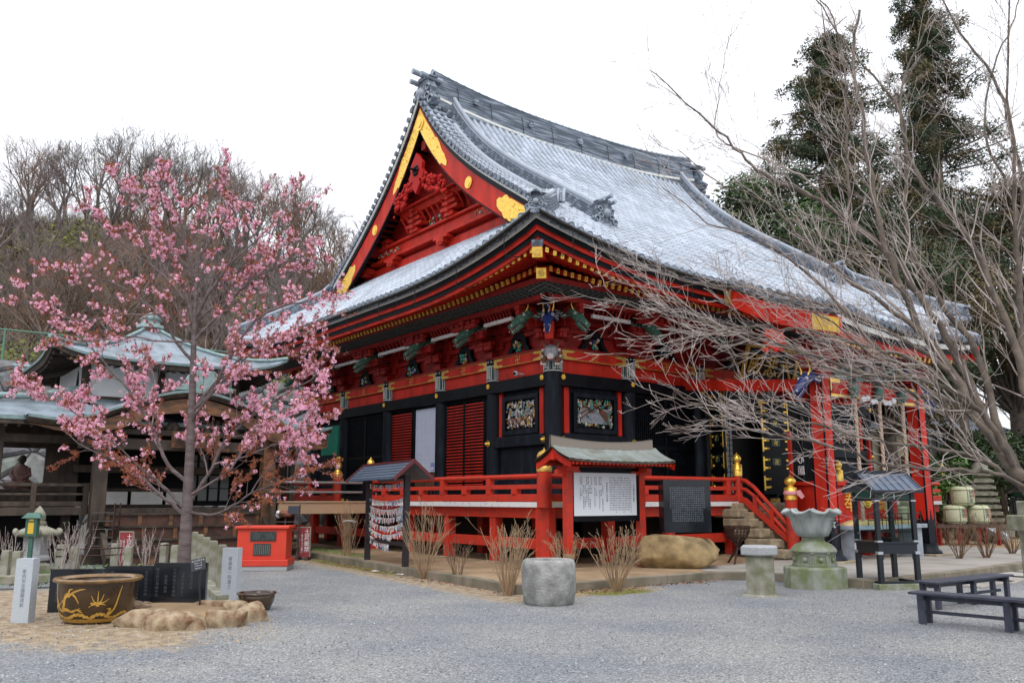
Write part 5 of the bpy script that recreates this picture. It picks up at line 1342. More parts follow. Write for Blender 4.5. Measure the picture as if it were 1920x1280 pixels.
# seated statue on the veranda shelf
SM = mat('reddish_statue', (.20, .10, .085), .7, scale=6, col2=(.12, .06, .05), bump=.3)
p = at(40, 880, 23.0); mb = MB(); b0 = Vector((0, 0, 0)); bw0 = Vector((p.x, p.y, 1.86))
mb.lathe(b0, [(.50, 0), (.52, .1), (.46, .24), (.30, .34), (.27, .5), (.29, .7), (.23, .86), (.10, .93), (.085, 1.0)], 16, 0, rot=Matrix.Diagonal((1, .8, 1)))
for s in (-1, 1):
    mb.tube([b0+Vector((s*.24, 0, .78)), b0+Vector((s*.33, -.05, .52)), b0+Vector((s*.12, -.3, .36))], [.10, .09, .06], 8)
    mb.tube([b0+Vector((s*.1, -.1, .15)), b0+Vector((s*.42, -.2, .13)), b0+Vector((s*.05, -.42, .1))], [.14, .13, .08], 8)
mb.ball(b0+Vector((.03, -.05, 1.13)), .155, 1, 12, 8, (.9, 1, 1.12)); mb.ball(b0+Vector((.04, -.20, 1.10)), .03, 1, 6, 4)
for s in (-1, 1): mb.ball(b0+Vector((s*.145, -.04, 1.12)), .04, 1, 6, 4, (.5, 1, 1.3))
so = mb.build('seated_statue', [SM, WOOD]); put(so, bw0, -.5, .68)
tag(so, 'reddish robed statue of a monk seated in the open bay of the wooden temple', 'statue')
mb = MB(); mb.box((bw0.x+.1, bw0.y, 1.82), (1.5, .8, .07)); mb.box((bw0.x+.1, bw0.y-.3, 1.6), (1.4, .1, .4)); mb.box((bw0.x+.55, bw0.y-.1, 1.93), (.3, .3, .16)); mb.build('statue_shelf', WOOD, st)
# ---------------- covered bridge between the two temples
br = thing('connecting_bridge', 'tan plank bridge with grey pipe rails joining the hall veranda to the wooden temple', 'bridge', (-3, 6.6, 0))
TAN = mat('tan_board', (.46, .29, .16), .6, scale=2, col2=(.38, .27, .18), bump=.1, stretch=(.4, 1, 2))
mb = MB(); mb.bb((-4.35, 6.56, 1.19), (-1.70, 6.66, 1.50)); mb.bb((-4.4, 6.53, 1.5), (-1.68, 6.62, 1.54)); mb.build('side_board', TAN, br, .006)
mb = MB(); mb.bb((-4.35, 6.66, 1.44), (-1.68, 8.6, 1.50)); mb.build('walkway', WOOD, br)
PIPE = mat('grey_pipe', (.30, .29, .29), .4, metal=.5)
for z in (1.79, 2.06):
    mb = MB(); mb.cyl((-4.6, 6.6, z), (-1.75, 6.6, z), .035, n=10); mb.build('pipe_rail', PIPE, br)
for x in (-4.5, -1.75):
    mb = MB(); mb.bb((x-.06, 6.54, .1 if x < -4 else 1.5), (x+.06, 6.68, 2.2)); mb.build('bridge_post', WOOD if x < -4 else BLACK, br)
# ================================================================ things standing in the court
GRAN = mat('granite', (.36, .37, .38), .8, var=.18, scale=60, bump=.3, bscale=80, detail=3)
GRANB = mat('pale_granite', (.42, .46, .50), .75, var=.12, scale=70, bump=.2, bscale=90, detail=3)
GRANW = mat('weathered_granite', (.33, .32, .27), .85, scale=5, col2=(.17, .17, .10), bump=.5, bscale=40, detail=8)
MOSSY = mat('mossy_stone', (.29, .31, .27), .85, scale=4, col2=(.17, .20, .095), bump=.5, bscale=30, detail=8, lo=.38, hi=.62)
BSTONE = mat('polished_black_stone', (.012, .015, .02), .12, var=.3, scale=2)
INSC = mat('inscription_grey', (.055, .065, .08), .6)
KANJI = '寺山堂佛願心経文年月日大本尊観音菩薩御縁起建立奉納信者当時開祖大師天台宗霊場札所番詣参道石段鐘楼門桜花'
rgk = random.Random(77)
def ktxt(n_): return ''.join(rgk.choice(KANJI) for _ in range(n_))
def local(name, label, cat, group=None): return thing(name, label, cat, (0, 0, 0), group)
# ---- stone plant tub
mb = MB()
def tubr(r, z, a): return r*(1+.012*sin(5*a)+.008*sin(11*a+z*9))
mb.lathe((0, 0, 0), [(.36, 0), (.395, .04), (.415, .2), (.425, .45), (.42, .60), (.40, .655), (.36, .675), (.33, .66), (.325, .52), (.001, .5)], 40, 0, fn=tubr, caps=False)
mb.lathe((0, 0, .53), [(.33, 0), (.001, .02)], 20, 1, caps=False)
t = tag(mb.build('stone_tub', [mat('pitted_granite', (.36, .36, .345), .9, scale=5, col2=(.19, .19, .18), bump=1.0, bscale=30, detail=10), EARTH]), 'round pale grey pitted stone planting tub standing on the gravel before the kerb', 'stone tub')
put(t, gp(1031, 1136)+FH*.33, CR)
# ---- hexagonal stone post with slab top
mb = MB(); mb.lathe((0, 0, 0), [(.265, 0), (.26, .6), (.235, .66)], 6, 0, smooth=False, a0=.2)
mb.lathe((0, 0, -.0), [(.33, 0), (.30, .03)], 12, 0)
b_ = MB(); b_.lathe((0, 0, .665), [(.32, 0), (.34, .02), (.34, .13), (.31, .155)], 6, 0, smooth=False, a0=.2)
t = thing('stone_pedestal', 'six-sided grey stone pedestal with a darker flat slab on top', 'pedestal')
mb.box((.2, -.11, .33), (.012, .09, .42), 1, rot=R3('Z', -.3))
mb.build('shaft', [GRANW, mat('blue_plate', (.10, .13, .16), .5)], t, .01); b_.build('top_slab', GRAN, t, .012)
put(t, gp(1434, 1118)+FH*.2, CR)
# ---- lotus water basin
t = thing('lotus_basin', 'large lotus-shaped stone water basin on a mossy carved octagonal base', 'water basin')
mb = MB(); mb.lathe((0, 0, 0), [(.60, 0), (.60, .37), (.57, .39)], 8, 0, smooth=False, a0=pi/8); mb.build('plinth', MOSSY, t, .015)
mb = MB(); mb.lathe((0, 0, .385), [(.42, 0), (.43, .05), (.40, .06), (.40, .24), (.43, .25), (.43, .29)], 8, 0, smooth=False, a0=pi/8)
for k in range(8):
    a = k*pi/4; o_ = Vector((cos(a), sin(a), 0)); s_ = Vector((-sin(a), cos(a), 0)); c = o_*.375+Vector((0, 0, .53))
    for q in (-1, 1): mb.beam(c+s_*.115*q-Vector((0, 0, .08)), c+s_*.115*q+Vector((0, 0, .08)), .02, .03, 0, up=o_)
    mb.beam(c-s_*.11+Vector((0, 0, .08)), c+s_*.11+Vector((0, 0, .08)), .02, .03, 0); mb.beam(c-s_*.11-Vector((0, 0, .08)), c+s_*.11-Vector((0, 0, .08)), .02, .03, 0)
    mb.ball(c+o_*.005, .05, 0, 8, 4)
mb.build('carved_base', MOSSY, t)
mb = MB()
def pet(r, z, a): return r*(1+.05*abs(sin(8*a)))
mb.lathe((0, 0, .675), [(.43, 0), (.41, .05), (.33, .13), (.22, .18), (.20, .21), (.215, .235), (.20, .26)], 64, 0, fn=pet); mb.build('lotus_foot', MOSSY, t)
mb = MB()
def lob(r, z, a):
    k = max(0, (z-.05)/.42); k = min(1, k); return r*(1+(.10+.07*k)*abs(cos(4*a))**.8*min(1, k*2.5)-.07*min(1, k*2.5))
pr = [(.20, .0), (.30, .03), (.355, .12), (.385, .24), (.40, .33), (.44, .40), (.50, .455), (.545, .47), (.55, .50), (.50, .51), (.43, .48), (.36, .40), (.30, .2), (.001, .18)]
vs0 = len(mb.v)
mb.lathe((0, 0, .93), pr, 96, 0, fn=lob, caps=False)
# wavy lip: lift the rim between the lobes
for i, (r_, z_) in enumerate(pr):
    for k in range(96):
        a = 2*pi*k/96; w_ = sstep(.36, .47, z_)*(1 if i > 4 and i < 12 else 0)
        x, y, z = mb.v[vs0+i*96+k]; mb.v[vs0+i*96+k] = (x, y, z+.075*w_*(abs(cos(4*a))-.5)*-1+.0)
p = mb.build('lotus_bowl', mat('basin_stone', (.40, .43, .42), .75, scale=3.5, col2=(.25, .28, .26), bump=.3, bscale=40, stretch=(1.6, 1.6, .5)), t)
mb = MB(); mb.lathe((0, 0, 1.33), [(.45, 0), (.001, .0)], 32, caps=False); mb.build('water', mat('dark_water', (.02, .03, .03), .05), t)
mb = MB(); mb.box((.345, -.300, 1.17), (.012, .085, .11), 0, rot=R3('Z', -.72)); w0 = Vector((.352, -.305, 1.17))
n_ = R3('Z', -.72) @ Vector((0, 1, 0)); write(mb, '回', .07, w0+Vector((.006, -.004, 0)), n_, (0, 0, 1), 1)
for z, ch in ((1.275, '奉'), (1.055, '納')): write(mb, ch, .075, w0+Vector((.012, -.008, z-1.17)), n_, (0, 0, 1), 2)
mb.build('crest_and_characters', [WHITE, BLACK, mat('red_ink', (.25, .03, .02), .7)], t)
put(t, gp(1548, 1106)+FH*.5, CR, (.93, .93, .97))
# ---- black incense cabinet
BLK = mat('cabinet_black', (.012, .017, .024), .35, bump=.1); STEEL = mat('steel_fitting', (.55, .58, .62), .35, metal=.7)
GLASS = mat('glass_pane', (.75, .85, .85), .05); GLASS.node_tree.nodes['Principled BSDF'].inputs['Transmission Weight'].default_value = 1.0; GLASS.node_tree.nodes['Principled BSDF'].inputs['IOR'].default_value = 1.1
SLATE = mat('blue_grey_sheet', (.06, .085, .13), .4, var=.15, scale=3)
def cabinet(label, group=None):
    t = thing('incense_cabinet', label, 'incense cabinet', (0, 0, 0), group); s = .56
    mb = MB(); mb.bb((-.72, -.72, 0), (.72, .72, .10)); mb.build('stone_base', MOSSY, t, .01)
    mb = MB(); 
    for a in (-1, 1): mb.bb((-s-.05, a*s-.045, .10), (s+.05, a*s+.045, .14)); mb.bb((a*s-.045, -s, .101), (a*s+.045, s, .141))
    mb.build('foot_frame', BLK, t)
    for sx in (-1, 1):
        for sy in (-1, 1):
            mb = MB(); mb.box((sx*s, sy*s, .38), (.13, .13, .5)); mb.box((sx*(s-.07), sy*s, .57), (.08, .06, .1)); mb.build('leg', BLK, t, .006)
            mb = MB(); mb.box((sx*s, sy*s, 1.25), (.115, .115, .92))
            mb.box((sx*s, sy*s, .845), (.16, .16, .03), 1); mb.box((sx*s*1.02, sy*s*1.02, .64), (.15, .15, .05), 1); mb.box((sx*s, sy*s, 1.57), (.15, .15, .025), 1); mb.build('post', [BLK, STEEL], t)
    mb = MB(); mb.bb((-s-.03, -s-.03, .62), (s+.03, s+.03, .80)); mb.bb((-s-.06, -s-.06, .80), (s+.06, s+.06, .835)); mb.build('tray', BLK, t, .006)
    mb = MB(); mb.bb((-.12, -s+.1, .83), (.12, s-.1, .90)); 
    for q in range(3): mb.bb((-s+.02, -.4+.4*q-.01, 1.0), (s-.02, -.4+.4*q+.01, 1.02))
    for q in range(8): mb.cyl((-.42+.12*q, -.2, .86), (-.42+.12*q, -.2, 1.26), .009, n=5)
    mb.bb((-.46, -.21, 1.25), (.46, -.19, 1.27)); mb.build('candle_racks', GUT, t)
    for a, nm in ((-1, 0), (1, 0)):
        mb = MB(); mb.bb((-s+.04, a*s-.005, .84), (s-.04, a*s+.005, 1.55)); mb.build('glass_pane', GLASS, t)
        mb = MB(); mb.bb((a*s-.005, -s+.04, .84), (a*s+.005, s-.04, 1.55)); mb.build('glass_pane', GLASS, t)
    mb = MB()
    for a in (-1, 1):
        mb.bb((-s, a*s-.03, 1.56), (s, a*s+.03, 1.60)); mb.bb((a*s-.03, -s, 1.561), (a*s+.03, s, 1.601)); mb.bb((-s, a*s-.02, 1.60), (s, a*s+.02, 1.76), 1); mb.bb((a*s-.021, -s, 1.60), (a*s+.021, s, 1.76), 1)
        for q in (-1, 0, 1): mb.bb((q*s*.97-.012, a*s-.03, 1.6), (q*s*.97+.012, a*s+.03, 1.77), 2)
    mb.build('frieze', [BLK, mat('dark_green_frieze', (.01, .06, .045), .4), STEEL], t)
    mb = MB()   # gabled roof, ridge along local x
    for a in (-1, 1):
        mb.add([(-.78, a*.78, 1.76), (.78, a*.78, 1.76), (.78, a*.0, 2.08), (-.78, a*.0, 2.08), (-.78, a*.78, 1.72), (.78, a*.78, 1.72), (.78, 0, 2.04), (-.78, 0, 2.04)], [(0, 1, 2, 3), (4, 7, 6, 5), (0, 4, 5, 1)], 0)
        mb.beam((-.79, a*.80, 1.735), (-.79, a*.0, 2.065), .03, .07, 1); mb.beam((.79, a*.80, 1.735), (.79, 0, 2.065), .03, .07, 1); mb.beam((-.79, a*.79, 1.735), (.79, a*.79, 1.735), .03, .05, 1)
        for q in range(7): mb.beam((-.7+.233*q, a*.78, 1.768), (-.7+.233*q, a*.02, 2.088), .012, .012, 0)
    mb.beam((-.81, 0, 2.10), (.81, 0, 2.10), .09, .06, 1); mb.build('gabled_roof', [SLATE, BLK], t)
    return t
t = cabinet('black glazed incense cabinet with slate blue gabled roof beside the lotus basin')
put(t, gp(1690, 1106)+FH*.50, radians(-26), (.66, .60, 1))
t = cabinet('dark incense cabinet half cut off by the right edge behind the bare tree'); put(t, gp(1940, 1012, .1), radians(-20), (.7, .7, 1))
# ---- boulder with the black inscribed stele
mb = MB(); rg = random.Random(41); ico = []
def blob(mb, c, s, seed, n=28, k=16, amp=.12, sq=2.6, m=0, flat=None, rot=0, cuts=0):
    """rounded natural rock: superellipsoid with noise"""
    c = Vector(c); vs = []; rc_ = random.Random(int(seed*100)); cl_ = [(Vector((rc_.gauss(0, 1), rc_.gauss(0, 1), rc_.gauss(0, .8))).normalized(), rc_.uniform(.68, .98)) for _ in range(cuts)]
    for i in range(k+1):
        th = pi*i/k
        for j in range(n):
            a = 2*pi*j/n
            f = lambda v: math.copysign(abs(v)**(2/sq), v)
            p = Vector((f(sin(th))*f(cos(a)), f(sin(th))*f(sin(a)), f(cos(th)))); q = p*1.0
            nn = noise.noise(Vector((q.x*1.3+seed, q.y*1.3, q.z*1.3)))*amp*1.6+noise.noise(Vector((q.x*3.5+seed, q.y*3.5, q.z*3.5)))*amp*.6
            p = p*(1+nn)
            for (cn, co) in cl_:
                e_ = p.dot(cn)-co
                if e_ > 0: p = p-cn*e_*.92
            p = Vector((p.x*s[0], p.y*s[1], p.z*s[2]))
            if flat is not None and p.z > flat: p.z = flat+(p.z-flat)*.25
            if rot: p = R3('Z', rot) @ p
            vs.append(c+p)
    fs = [(i*n+j, (i+1)*n+j, (i+1)*n+(j+1) % n, i*n+(j+1) % n) for i in range(k) for j in range(n)]
    mb.add(vs, fs, m, True)
BOULD = mat('ochre_boulder', (.40, .29, .14), .85, scale=3.2, col2=(.15, .105, .05), bump=.7, bscale=9, detail=10)
c = gp(1285, 1066, .15)+FH*.42
mb = MB(); blob(mb, (0, 0, 0), (.93, .5, .42), 3.3, 48, 30, .06, 4.2, flat=.36, cuts=9); bo = mb.build('boulder', [BOULD])
tag(bo, 'large smooth ochre boulder carrying a black inscribed stone', 'boulder'); put(bo, (c.x, c.y, .15+.36), CR)
mb = MB(); mb.bb((-.53, -.17, 0), (.53, .17, 1.12), 0)
for i in range(19):
    column_text(mb, ktxt(16 if i not in (0, 18) else 10), .030, (.38-.042*i, -.171, .97), (1, 0, 0), (0, 0, 1), 1, .001, 1.55)
t = mb.build('inscribed_stele', [BSTONE, mat('stele_letter', (.19, .22, .26), .6), GRANB], bevel=.008); tag(t, 'black polished stone slab engraved with small characters standing on the ochre boulder', 'stele')
for f_ in t.data.polygons:
    pass
put(t, at(1285, 990, (c-CAM).dot(FH))-FH*.02, CR+radians(9)); t.location.z = .15+.74
# ---- iron fire basket on three legs
t = thing('fire_basket', 'rusty iron fire basket on crossed legs beside the stone stair', 'fire basket'); IRON = mat('rusty_iron', (.05, .025, .018), .7, metal=.3, var=.4, scale=20)
mb = MB()
for k in range(20):
    a = 2*pi*k/20; mb.tube([(.08*cos(a), .08*sin(a), .48), (.2*cos(a), .2*sin(a), .56), (.27*cos(a), .27*sin(a), .70), (.29*cos(a), .29*sin(a), .84)], .009, 4)
    for z, r_ in ((.56, .2), (.63, .24), (.70, .27), (.77, .283), (.84, .29)): mb.beam((r_*cos(a), r_*sin(a), z), (r_*cos(a+.32), r_*sin(a+.32), z), .014, .014)
    mb.beam((.2*cos(a), .2*sin(a), .56), (.283*cos(a+.5), .283*sin(a+.5), .80), .008, .008)
mb.build('basket', IRON, t)
for k in range(3):
    a = 2*pi*k/3+.4; mb = MB(); mb.beam((.2*cos(a), .2*sin(a), .6), (-.34*cos(a), -.34*sin(a), 0), .035, .035); mb.build('leg', IRON, t)
put(t, gp(1385, 1056, .15), 0)
# ---- roofed notice board
t = thing('notice_board', 'white notice board of small black writing under a red framed little roof', 'notice board')
L = at(1066, 1070, 18.3); Rr = at(1204, 1063, 19.4); L.z = Rr.z = 0; rzb = atan2(Rr.y-L.y, Rr.x-L.x); bw = (Rr-L).length
h2 = bw/2
for s in (-1, 1):
    mb = MB(); mb.box((s*h2, 0, 1.12), (.16, .16, 2.1)); mb.box((s*h2, 0, .25), (.165, .165, .3), 1); mb.build('post', [REDW, mat('bare_timber', (.35, .24, .14), .7)], t, .008)
    mb = MB(); mb.bb((s*h2-.07, -.32, 2.1), (s*h2+.07, .32, 2.2)); mb.bb((s*h2-.3, -.06, 2.04), (s*h2+.3, .06, 2.13)); mb.bb((s*h2-.06, -.08, 2.2), (s*h2+.06, .08, 2.45)); mb.build('bracket_arm', REDW, t, .008)
mb = MB(); mb.bb((-h2+.06, -.05, 1.05), (h2-.06, .05, 2.2), 0); mb.build('backboard', BLACK, t)
mb = MB(); px0, px1 = -h2+.12, h2-.17; mb.bb((px0, -.065, 1.17), (px1, -.05, 2.08), 0)
ptop = 2.0
for i in range(15):
    x = px1-.16-.0415*i; column_text(mb, ' '*(1 if i % 5 == 0 else 0)+ktxt(15), .030, (x, -.066, ptop), (1, 0, 0), (0, 0, 1), 1, .001, 1.62)
column_text(mb, '当山観音堂の縁起', .045, (px1-.075, -.066, ptop-.16), (1, 0, 0), (0, 0, 1), 1, .001, 1.05)
column_text(mb, '坂東札所の文化財', .05, ((px0+px1)/2+.03, -.066, ptop-.12), (1, 0, 0), (0, 0, 1), 1, .001, 1.05)
for i in range(15):
    x = (px0+px1)/2-.09-.043*i
    if i in (3, 6): continue
    st_ = rgk.choice((0, 0, 4)); column_text(mb, ' '*st_+ktxt(4)+' '*rgk.choice((1, 2))+ktxt(rgk.choice((3, 6, 9-st_))), .033, (x, -.066, ptop), (1, 0, 0), (0, 0, 1), 1, .001, 1.4)
mb.build('white_panel', [mat('notice_white', (.62, .66, .72), .5), BLACK], t)
rx0, rx1 = -h2-.42, h2+.5
mb = MB()
def rfz(k): return 2.62-.36*k**.8+.05*k*k   # k: 0 ridge .. 1 eave
for a in (-1, 1):
    for (x0_, x1_) in ((rx0, rx1),):
        rows = [[Vector((x0_+(x1_-x0_)*i/30, a*.62*k/8, rfz(k/8)+(.01 if i % 2 else 0)+.05*(abs(i-15)/15.)**3)) for i in range(31)] for k in range(9)]
        mb.grid(rows if a < 0 else [r[::-1] for r in rows], 0, False)
        rows2 = [[p-Vector((0, 0, .04)) for p in r] for r in rows]; mb.grid(rows2, 1, False)
    mb.strip([Vector((rx0+(rx1-rx0)*i/30, a*.62, rfz(1)+.05*(abs(i-15)/15.)**3)) for i in range(31)], [Vector((rx0+(rx1-rx0)*i/30, a*.62, rfz(1)-.045+.05*(abs(i-15)/15.)**3)) for i in range(31)], 1)
mb.build('roof', [mat('grey_sheet_roof', (.27, .31, .30), .5, scale=3, col2=(.17, .18, .15), bump=.2, bscale=30), WOOD], t)
mb = MB()
xsr = [rx0-.02+(rx1-rx0-.1)*i/12 for i in range(13)]
for a in (-1, 1): mb.strip([Vector((x, a*.04, 2.60)) for x in xsr], [Vector((x, a*.025, 2.76+.10*(abs(i-6)/6.)**2)) for i, x in enumerate(xsr)], 0)
mb.strip([Vector((x, -.04, 2.765+.10*(abs(i-6)/6.)**2)) for i, x in enumerate(xsr)], [Vector((x, .04, 2.765+.10*(abs(i-6)/6.)**2)) for i, x in enumerate(xsr)], 0)
mb.build('ridge_board', mat('ridge_brown', (.20, .17, .14), .6), t)
mb = MB()
for xg in (rx0+.05, rx1-.05):
    for a in (-1, 1):
        top = [Vector((xg, a*.62*k/8, rfz(k/8)-.03)) for k in range(9)]; bot = [Vector((xg, a*.6*k/8, rfz(k/8)-.03-.15+.03*k/8)) for k in range(9)]
        for dx in (0, .04): mb.strip([p+Vector((dx, 0, 0)) for p in top], [p+Vector((dx, 0, 0)) for p in bot])
        mb.strip(bot, [p+Vector((.04, 0, 0)) for p in bot])
    mb.box((xg, 0, 2.40), (.05, .12, .12))
mb.build('red_gable_board', RED, t)
mb = MB()
for a in (-1, 1):
    for k in range(26): x = rx0+.12+(rx1-rx0-.24)*k/25; mb.beam((x, a*.60, rfz(1)-.06), (x, a*.05, 2.5), .045, .05)
mb.bb((rx0+.1, -.45, 2.24), (rx1-.1, -.38, 2.3)); mb.bb((rx0+.1, .38, 2.24), (rx1-.1, .45, 2.3)); mb.build('rafters', REDW, t)
put(t, ((L.x+Rr.x)/2, (L.y+Rr.y)/2, .10), rzb)
t.scale = (1, 1, .985)
# ---- fortune paper rack
t = thing('fortune_paper_rack', 'black roofed rack strung with rows of tied white fortune papers', 'rack'); a = Vector((-3.52, 2.9, 0)); b_ = Vector((-3.97, .28, 0))
rz_o = atan2(b_.y-a.y, b_.x-a.x); ow = (b_-a).length; oh = ow/2
DKW = mat('dark_painted_wood', (.018, .013, .017), .5)
for s in (-1, 1):
    mb = MB(); mb.bb((s*oh-.06, -.06, 0), (s*oh+.06, .06, 2.12)); mb.build('post', DKW, t)
mb = MB(); mb.bb((-oh, -.035, .58), (oh, .035, .66)); mb.build('lower_bar', DKW, t)
mb = MB(); mb.bb((-oh-.0, -.04, 2.04), (oh, .04, 2.12)); mb.build('upper_bar', DKW, t)
mb = MB()
for q in (-1, 1):
    mb.add([(-oh-.42, q*.42, 2.05), (oh+.42, q*.42, 2.05), (oh+.42, 0, 2.42), (-oh-.42, 0, 2.42), (-oh-.42, q*.42, 2.02), (oh+.42, q*.42, 2.02), (oh+.42, 0, 2.39), (-oh-.42, 0, 2.39)], [(0, 1, 2, 3), (4, 7, 6, 5), (0, 4, 5, 1)], 0)
    for k in range(6): mb.beam((-oh-.42, q*(.40-.075*k), 2.075+.066*k), (oh+.42, q*(.40-.075*k), 2.075+.066*k), .014, .016, 0)
    for xg in (-oh-.43, oh+.43): mb.beam((xg, q*.46, 2.02), (xg, 0, 2.42), .04, .07, 1)
mb.beam((-oh-.43, 0, 2.43), (oh+.43, 0, 2.43), .08, .05, 1)
mb.build('gabled_roof', [SLATE, mat('maroon_trim', (.10, .015, .02), .45)], t)
PAPER = mat('fortune_paper', (.68, .66, .64), .8, attr=.12); PBLUE = mat('paper_blue', (.25, .38, .62), .8); PRED = mat('paper_red', (.60, .16, .18), .8); STRG = mat('string', (.10, .08, .08), .8)
for r_ in range(8):
    z = 1.98-.17*r_-.03; rg = random.Random(100+r_); row = local('fortune_paper_row', ['topmost row of short tied papers under the rack roof', 'sparse second row of tied papers with a wide gap', 'third row of papers, level with the white veranda edge', 'fourth and thickest row of bunched white papers', 'fifth row of papers with blue tags at its right', 'sixth row of papers hanging lower in the middle', 'seventh row of papers sagging to the left', 'lowest drooping row of long white papers on the rack'][r_], 'fortune papers', 'rows of tied fortune papers on the rack')
    mb = MB(); sag = .05+.02*r_; f = lambda u: Vector((-oh+.06+u*(ow-.12), -.02, z-sag*(1-(2*u-1)**2)-.0))
    mb.tube([f(i/12) for i in range(13)], .005, 4, 3)
    dens = [44, 12, 46, 70, 52, 50, 52, 46][r_]
    for k in range(dens):
        u = rg.uniform(.04, .97)
        if r_ == 1 and .35 < u < .9: continue
        if r_ == 7: u = rg.uniform(.08, .62)
        p = f(u); m_ = rg.choices([0, 1, 2], [9, 1.0 if u < .7 else 4, 1.0])[0]; l = rg.uniform(.05, .15)*(1.25 if r_ in (3, 7) else 1)*(.6 if r_ == 1 else 1)
        mb.box(p, (.045, .03, .035), m_, rot=R3('Y', rg.uniform(-.4, .4))); mb.sm
        for s in (-1, 1):
            q = p+Vector((s*.012, -.006*s, 0)); e = q+Vector((s*rg.uniform(.0, .04), rg.uniform(-.03, .03), -l*rg.uniform(.6, 1))); mb.beam(q, e, .024, .004, m_, up=(rg.uniform(-.5, .5), 1, 0))
    o = mb.build('papers', [PAPER, PBLUE, PRED, STRG], row); put(row, ((a+b_)/2), rz_o)
put(t, (a+b_)/2, rz_o)
# ---- red donation box with bronze plaques
BRZ = mat('dark_bronze', (.045, .06, .06), .45, metal=.5, var=.4, scale=30, bump=.5, bscale=50)
t = thing('donation_box', 'bright red painted box with a flat lid and two dark bronze plaques', 'donation box')
ORR = mat('orange_vermilion', (.62, .045, .02), .45, var=.06, scale=2)
mb = MB(); mb.bb((-.60, -.40, 0), (.60, .45, .10)); mb.build('stone_footing', GRAN, t, .01)
mb = MB(); mb.bb((-.62, -.42, .10), (.62, .45, .25)); mb.build('plinth', ORR, t, .015)
mb = MB(); mb.bb((-.55, -.35, .25), (.55, .40, .93)); mb.build('body', ORR, t, .01)
mb = MB(); mb.bb((-.61, -.41, .93), (.61, .45, .99)); mb.build('lid', ORR, t, .015)
mb = MB(); mb.bb((-.26, -.375, .66), (.32, -.35, .87), 0); mb.bb((-.24, -.382, .68), (.30, -.375, .85), 0)
for i, ch in enumerate('奉納'): write(mb, ch, .19, (-.12+.30*i, -.384, .765), (1, 0, 0), (0, 0, 1), 1, .004)
mb.build('large_bronze_plaque', [BRZ, mat('bronze_relief', (.09, .11, .10), .5, metal=.4)], t, .012)
mb = MB(); mb.bb((-.18, -.37, .34), (.21, -.35, .60), 0)
for i in range(9): mb.bb((.175-.042*i, -.376, .36), (.185-.042*i, -.37, .58), 1)
mb.build('small_bronze_plaque', [BRZ, mat('bronze_lines', (.2, .2, .17), .5)], t)
c = (gp(440, 1068)+gp(530, 1072))/2; put(t, (c.x, c.y, 0)+Vector((0, 0, 0)) if False else Vector((c.x, c.y, 0))+FH*.42, CR-radians(-4))
# ---- red "no shoes" signs
SIGN = mat('sign_maroon', (.24, .025, .03), .6, scale=8, col2=(.30, .08, .08), lo=.55, hi=.75)
def shoe_sign(label):
    t = thing('no_shoes_sign', label, 'sign')
    mb = MB(); mb.bb((-.18, -.02, .08), (.18, .02, .86), 0); mb.bb((-.19, -.021, .08), (-.17, .021, .87), 2); mb.bb((.17, -.021, .08), (.19, .021, .87), 2); mb.bb((-.19, -.022, .845), (.19, .022, .87), 2)
    column_text(mb, '土足厳禁', .155, (.09, -.022, .82), (1, 0, 0), (0, 0, 1), 1, .002, 1.0)
    column_text(mb, '・靴を脱いで下駄箱に', .055, (-.04, -.022, .72), (1, 0, 0), (0, 0, 1), 1, .002, 1.0)
    column_text(mb, 'お入れ下さい。', .06, (-.125, -.022, .68), (1, 0, 0), (0, 0, 1), 1, .002, 1.0)
    mb.build('board', [SIGN, WHITE, GRANW], t)
    for s in (-1, 1): mb = MB(); mb.box((s*.13, 0, .035), (.09, .34, .07)); mb.build('foot', WOODR, t, .006)
    return t
t = shoe_sign('maroon sign with white characters standing beside the metal shoe rack'); put(t, gp(568, 1049), CR-.05)
t = shoe_sign('maroon sign with white characters behind the stone garden fence'); put(t, at(234, 1052, 20.4), CR-.25); t.location.z = 0
# ---- shoe racks and bundle
def rack(label, w_=.62, h_=1.45, d_=.35, n_=6):
    t = thing('metal_rack', label, 'rack')
    mb = MB()
    for sx in (-1, 1):
        for sy in (-1, 1): mb.bb((sx*w_/2-.015, sy*d_/2-.015, 0), (sx*w_/2+.015, sy*d_/2+.015, h_ if (sx > 0) else h_-.3))
    mb.build('frame', IRON, t)
    for k in range(n_):
        mb = MB(); z = .12+k*(h_-.35)/(n_-1); mb.bb((-w_/2, -d_/2, z-.008), (w_/2, d_/2, z+.008)); mb.build('shelf', mat('shelf_metal', (.10, .09, .08), .5, metal=.4) if 'shelf_metal' not in MATS else MATS['shelf_metal'], t)
    return t
t = rack('tall rusty metal shoe rack behind the red donation box')
mb = MB(); mb.bb((.0, -.16, 1.2), (.31, -.14, 1.42)); mb.build('dark_pane', mat('dark_panel', (.04, .05, .07), .3), t)
put(t, gp(534, 1050)+FH*.1, CR+.25)
mb = MB(); blob(mb, (-.05, 0, 0), (.22, .17, .09), 5.1, 20, 12, .18, 2.2); blob(mb, (-.25, 0, -.01), (.07, .15, .11), 2.1, 14, 8, .15, 2.2, m=1)
o = mb.build('cloth_bundle', [mat('brown_cloth', (.22, .075, .04), .85, var=.3, scale=9, bump=.5), WHITE]); tag(o, 'brown and white cloth bundle lying on the metal shoe rack', 'cloth bundle'); put(o, t.location+Vector((0, 0, 1.21)), CR)
t = rack('low wire rack leaning by the wooden temple stair', .55, 1.15, .3, 5); put(t, at(192, 1045, 21.8), CR); t.location.z = .35
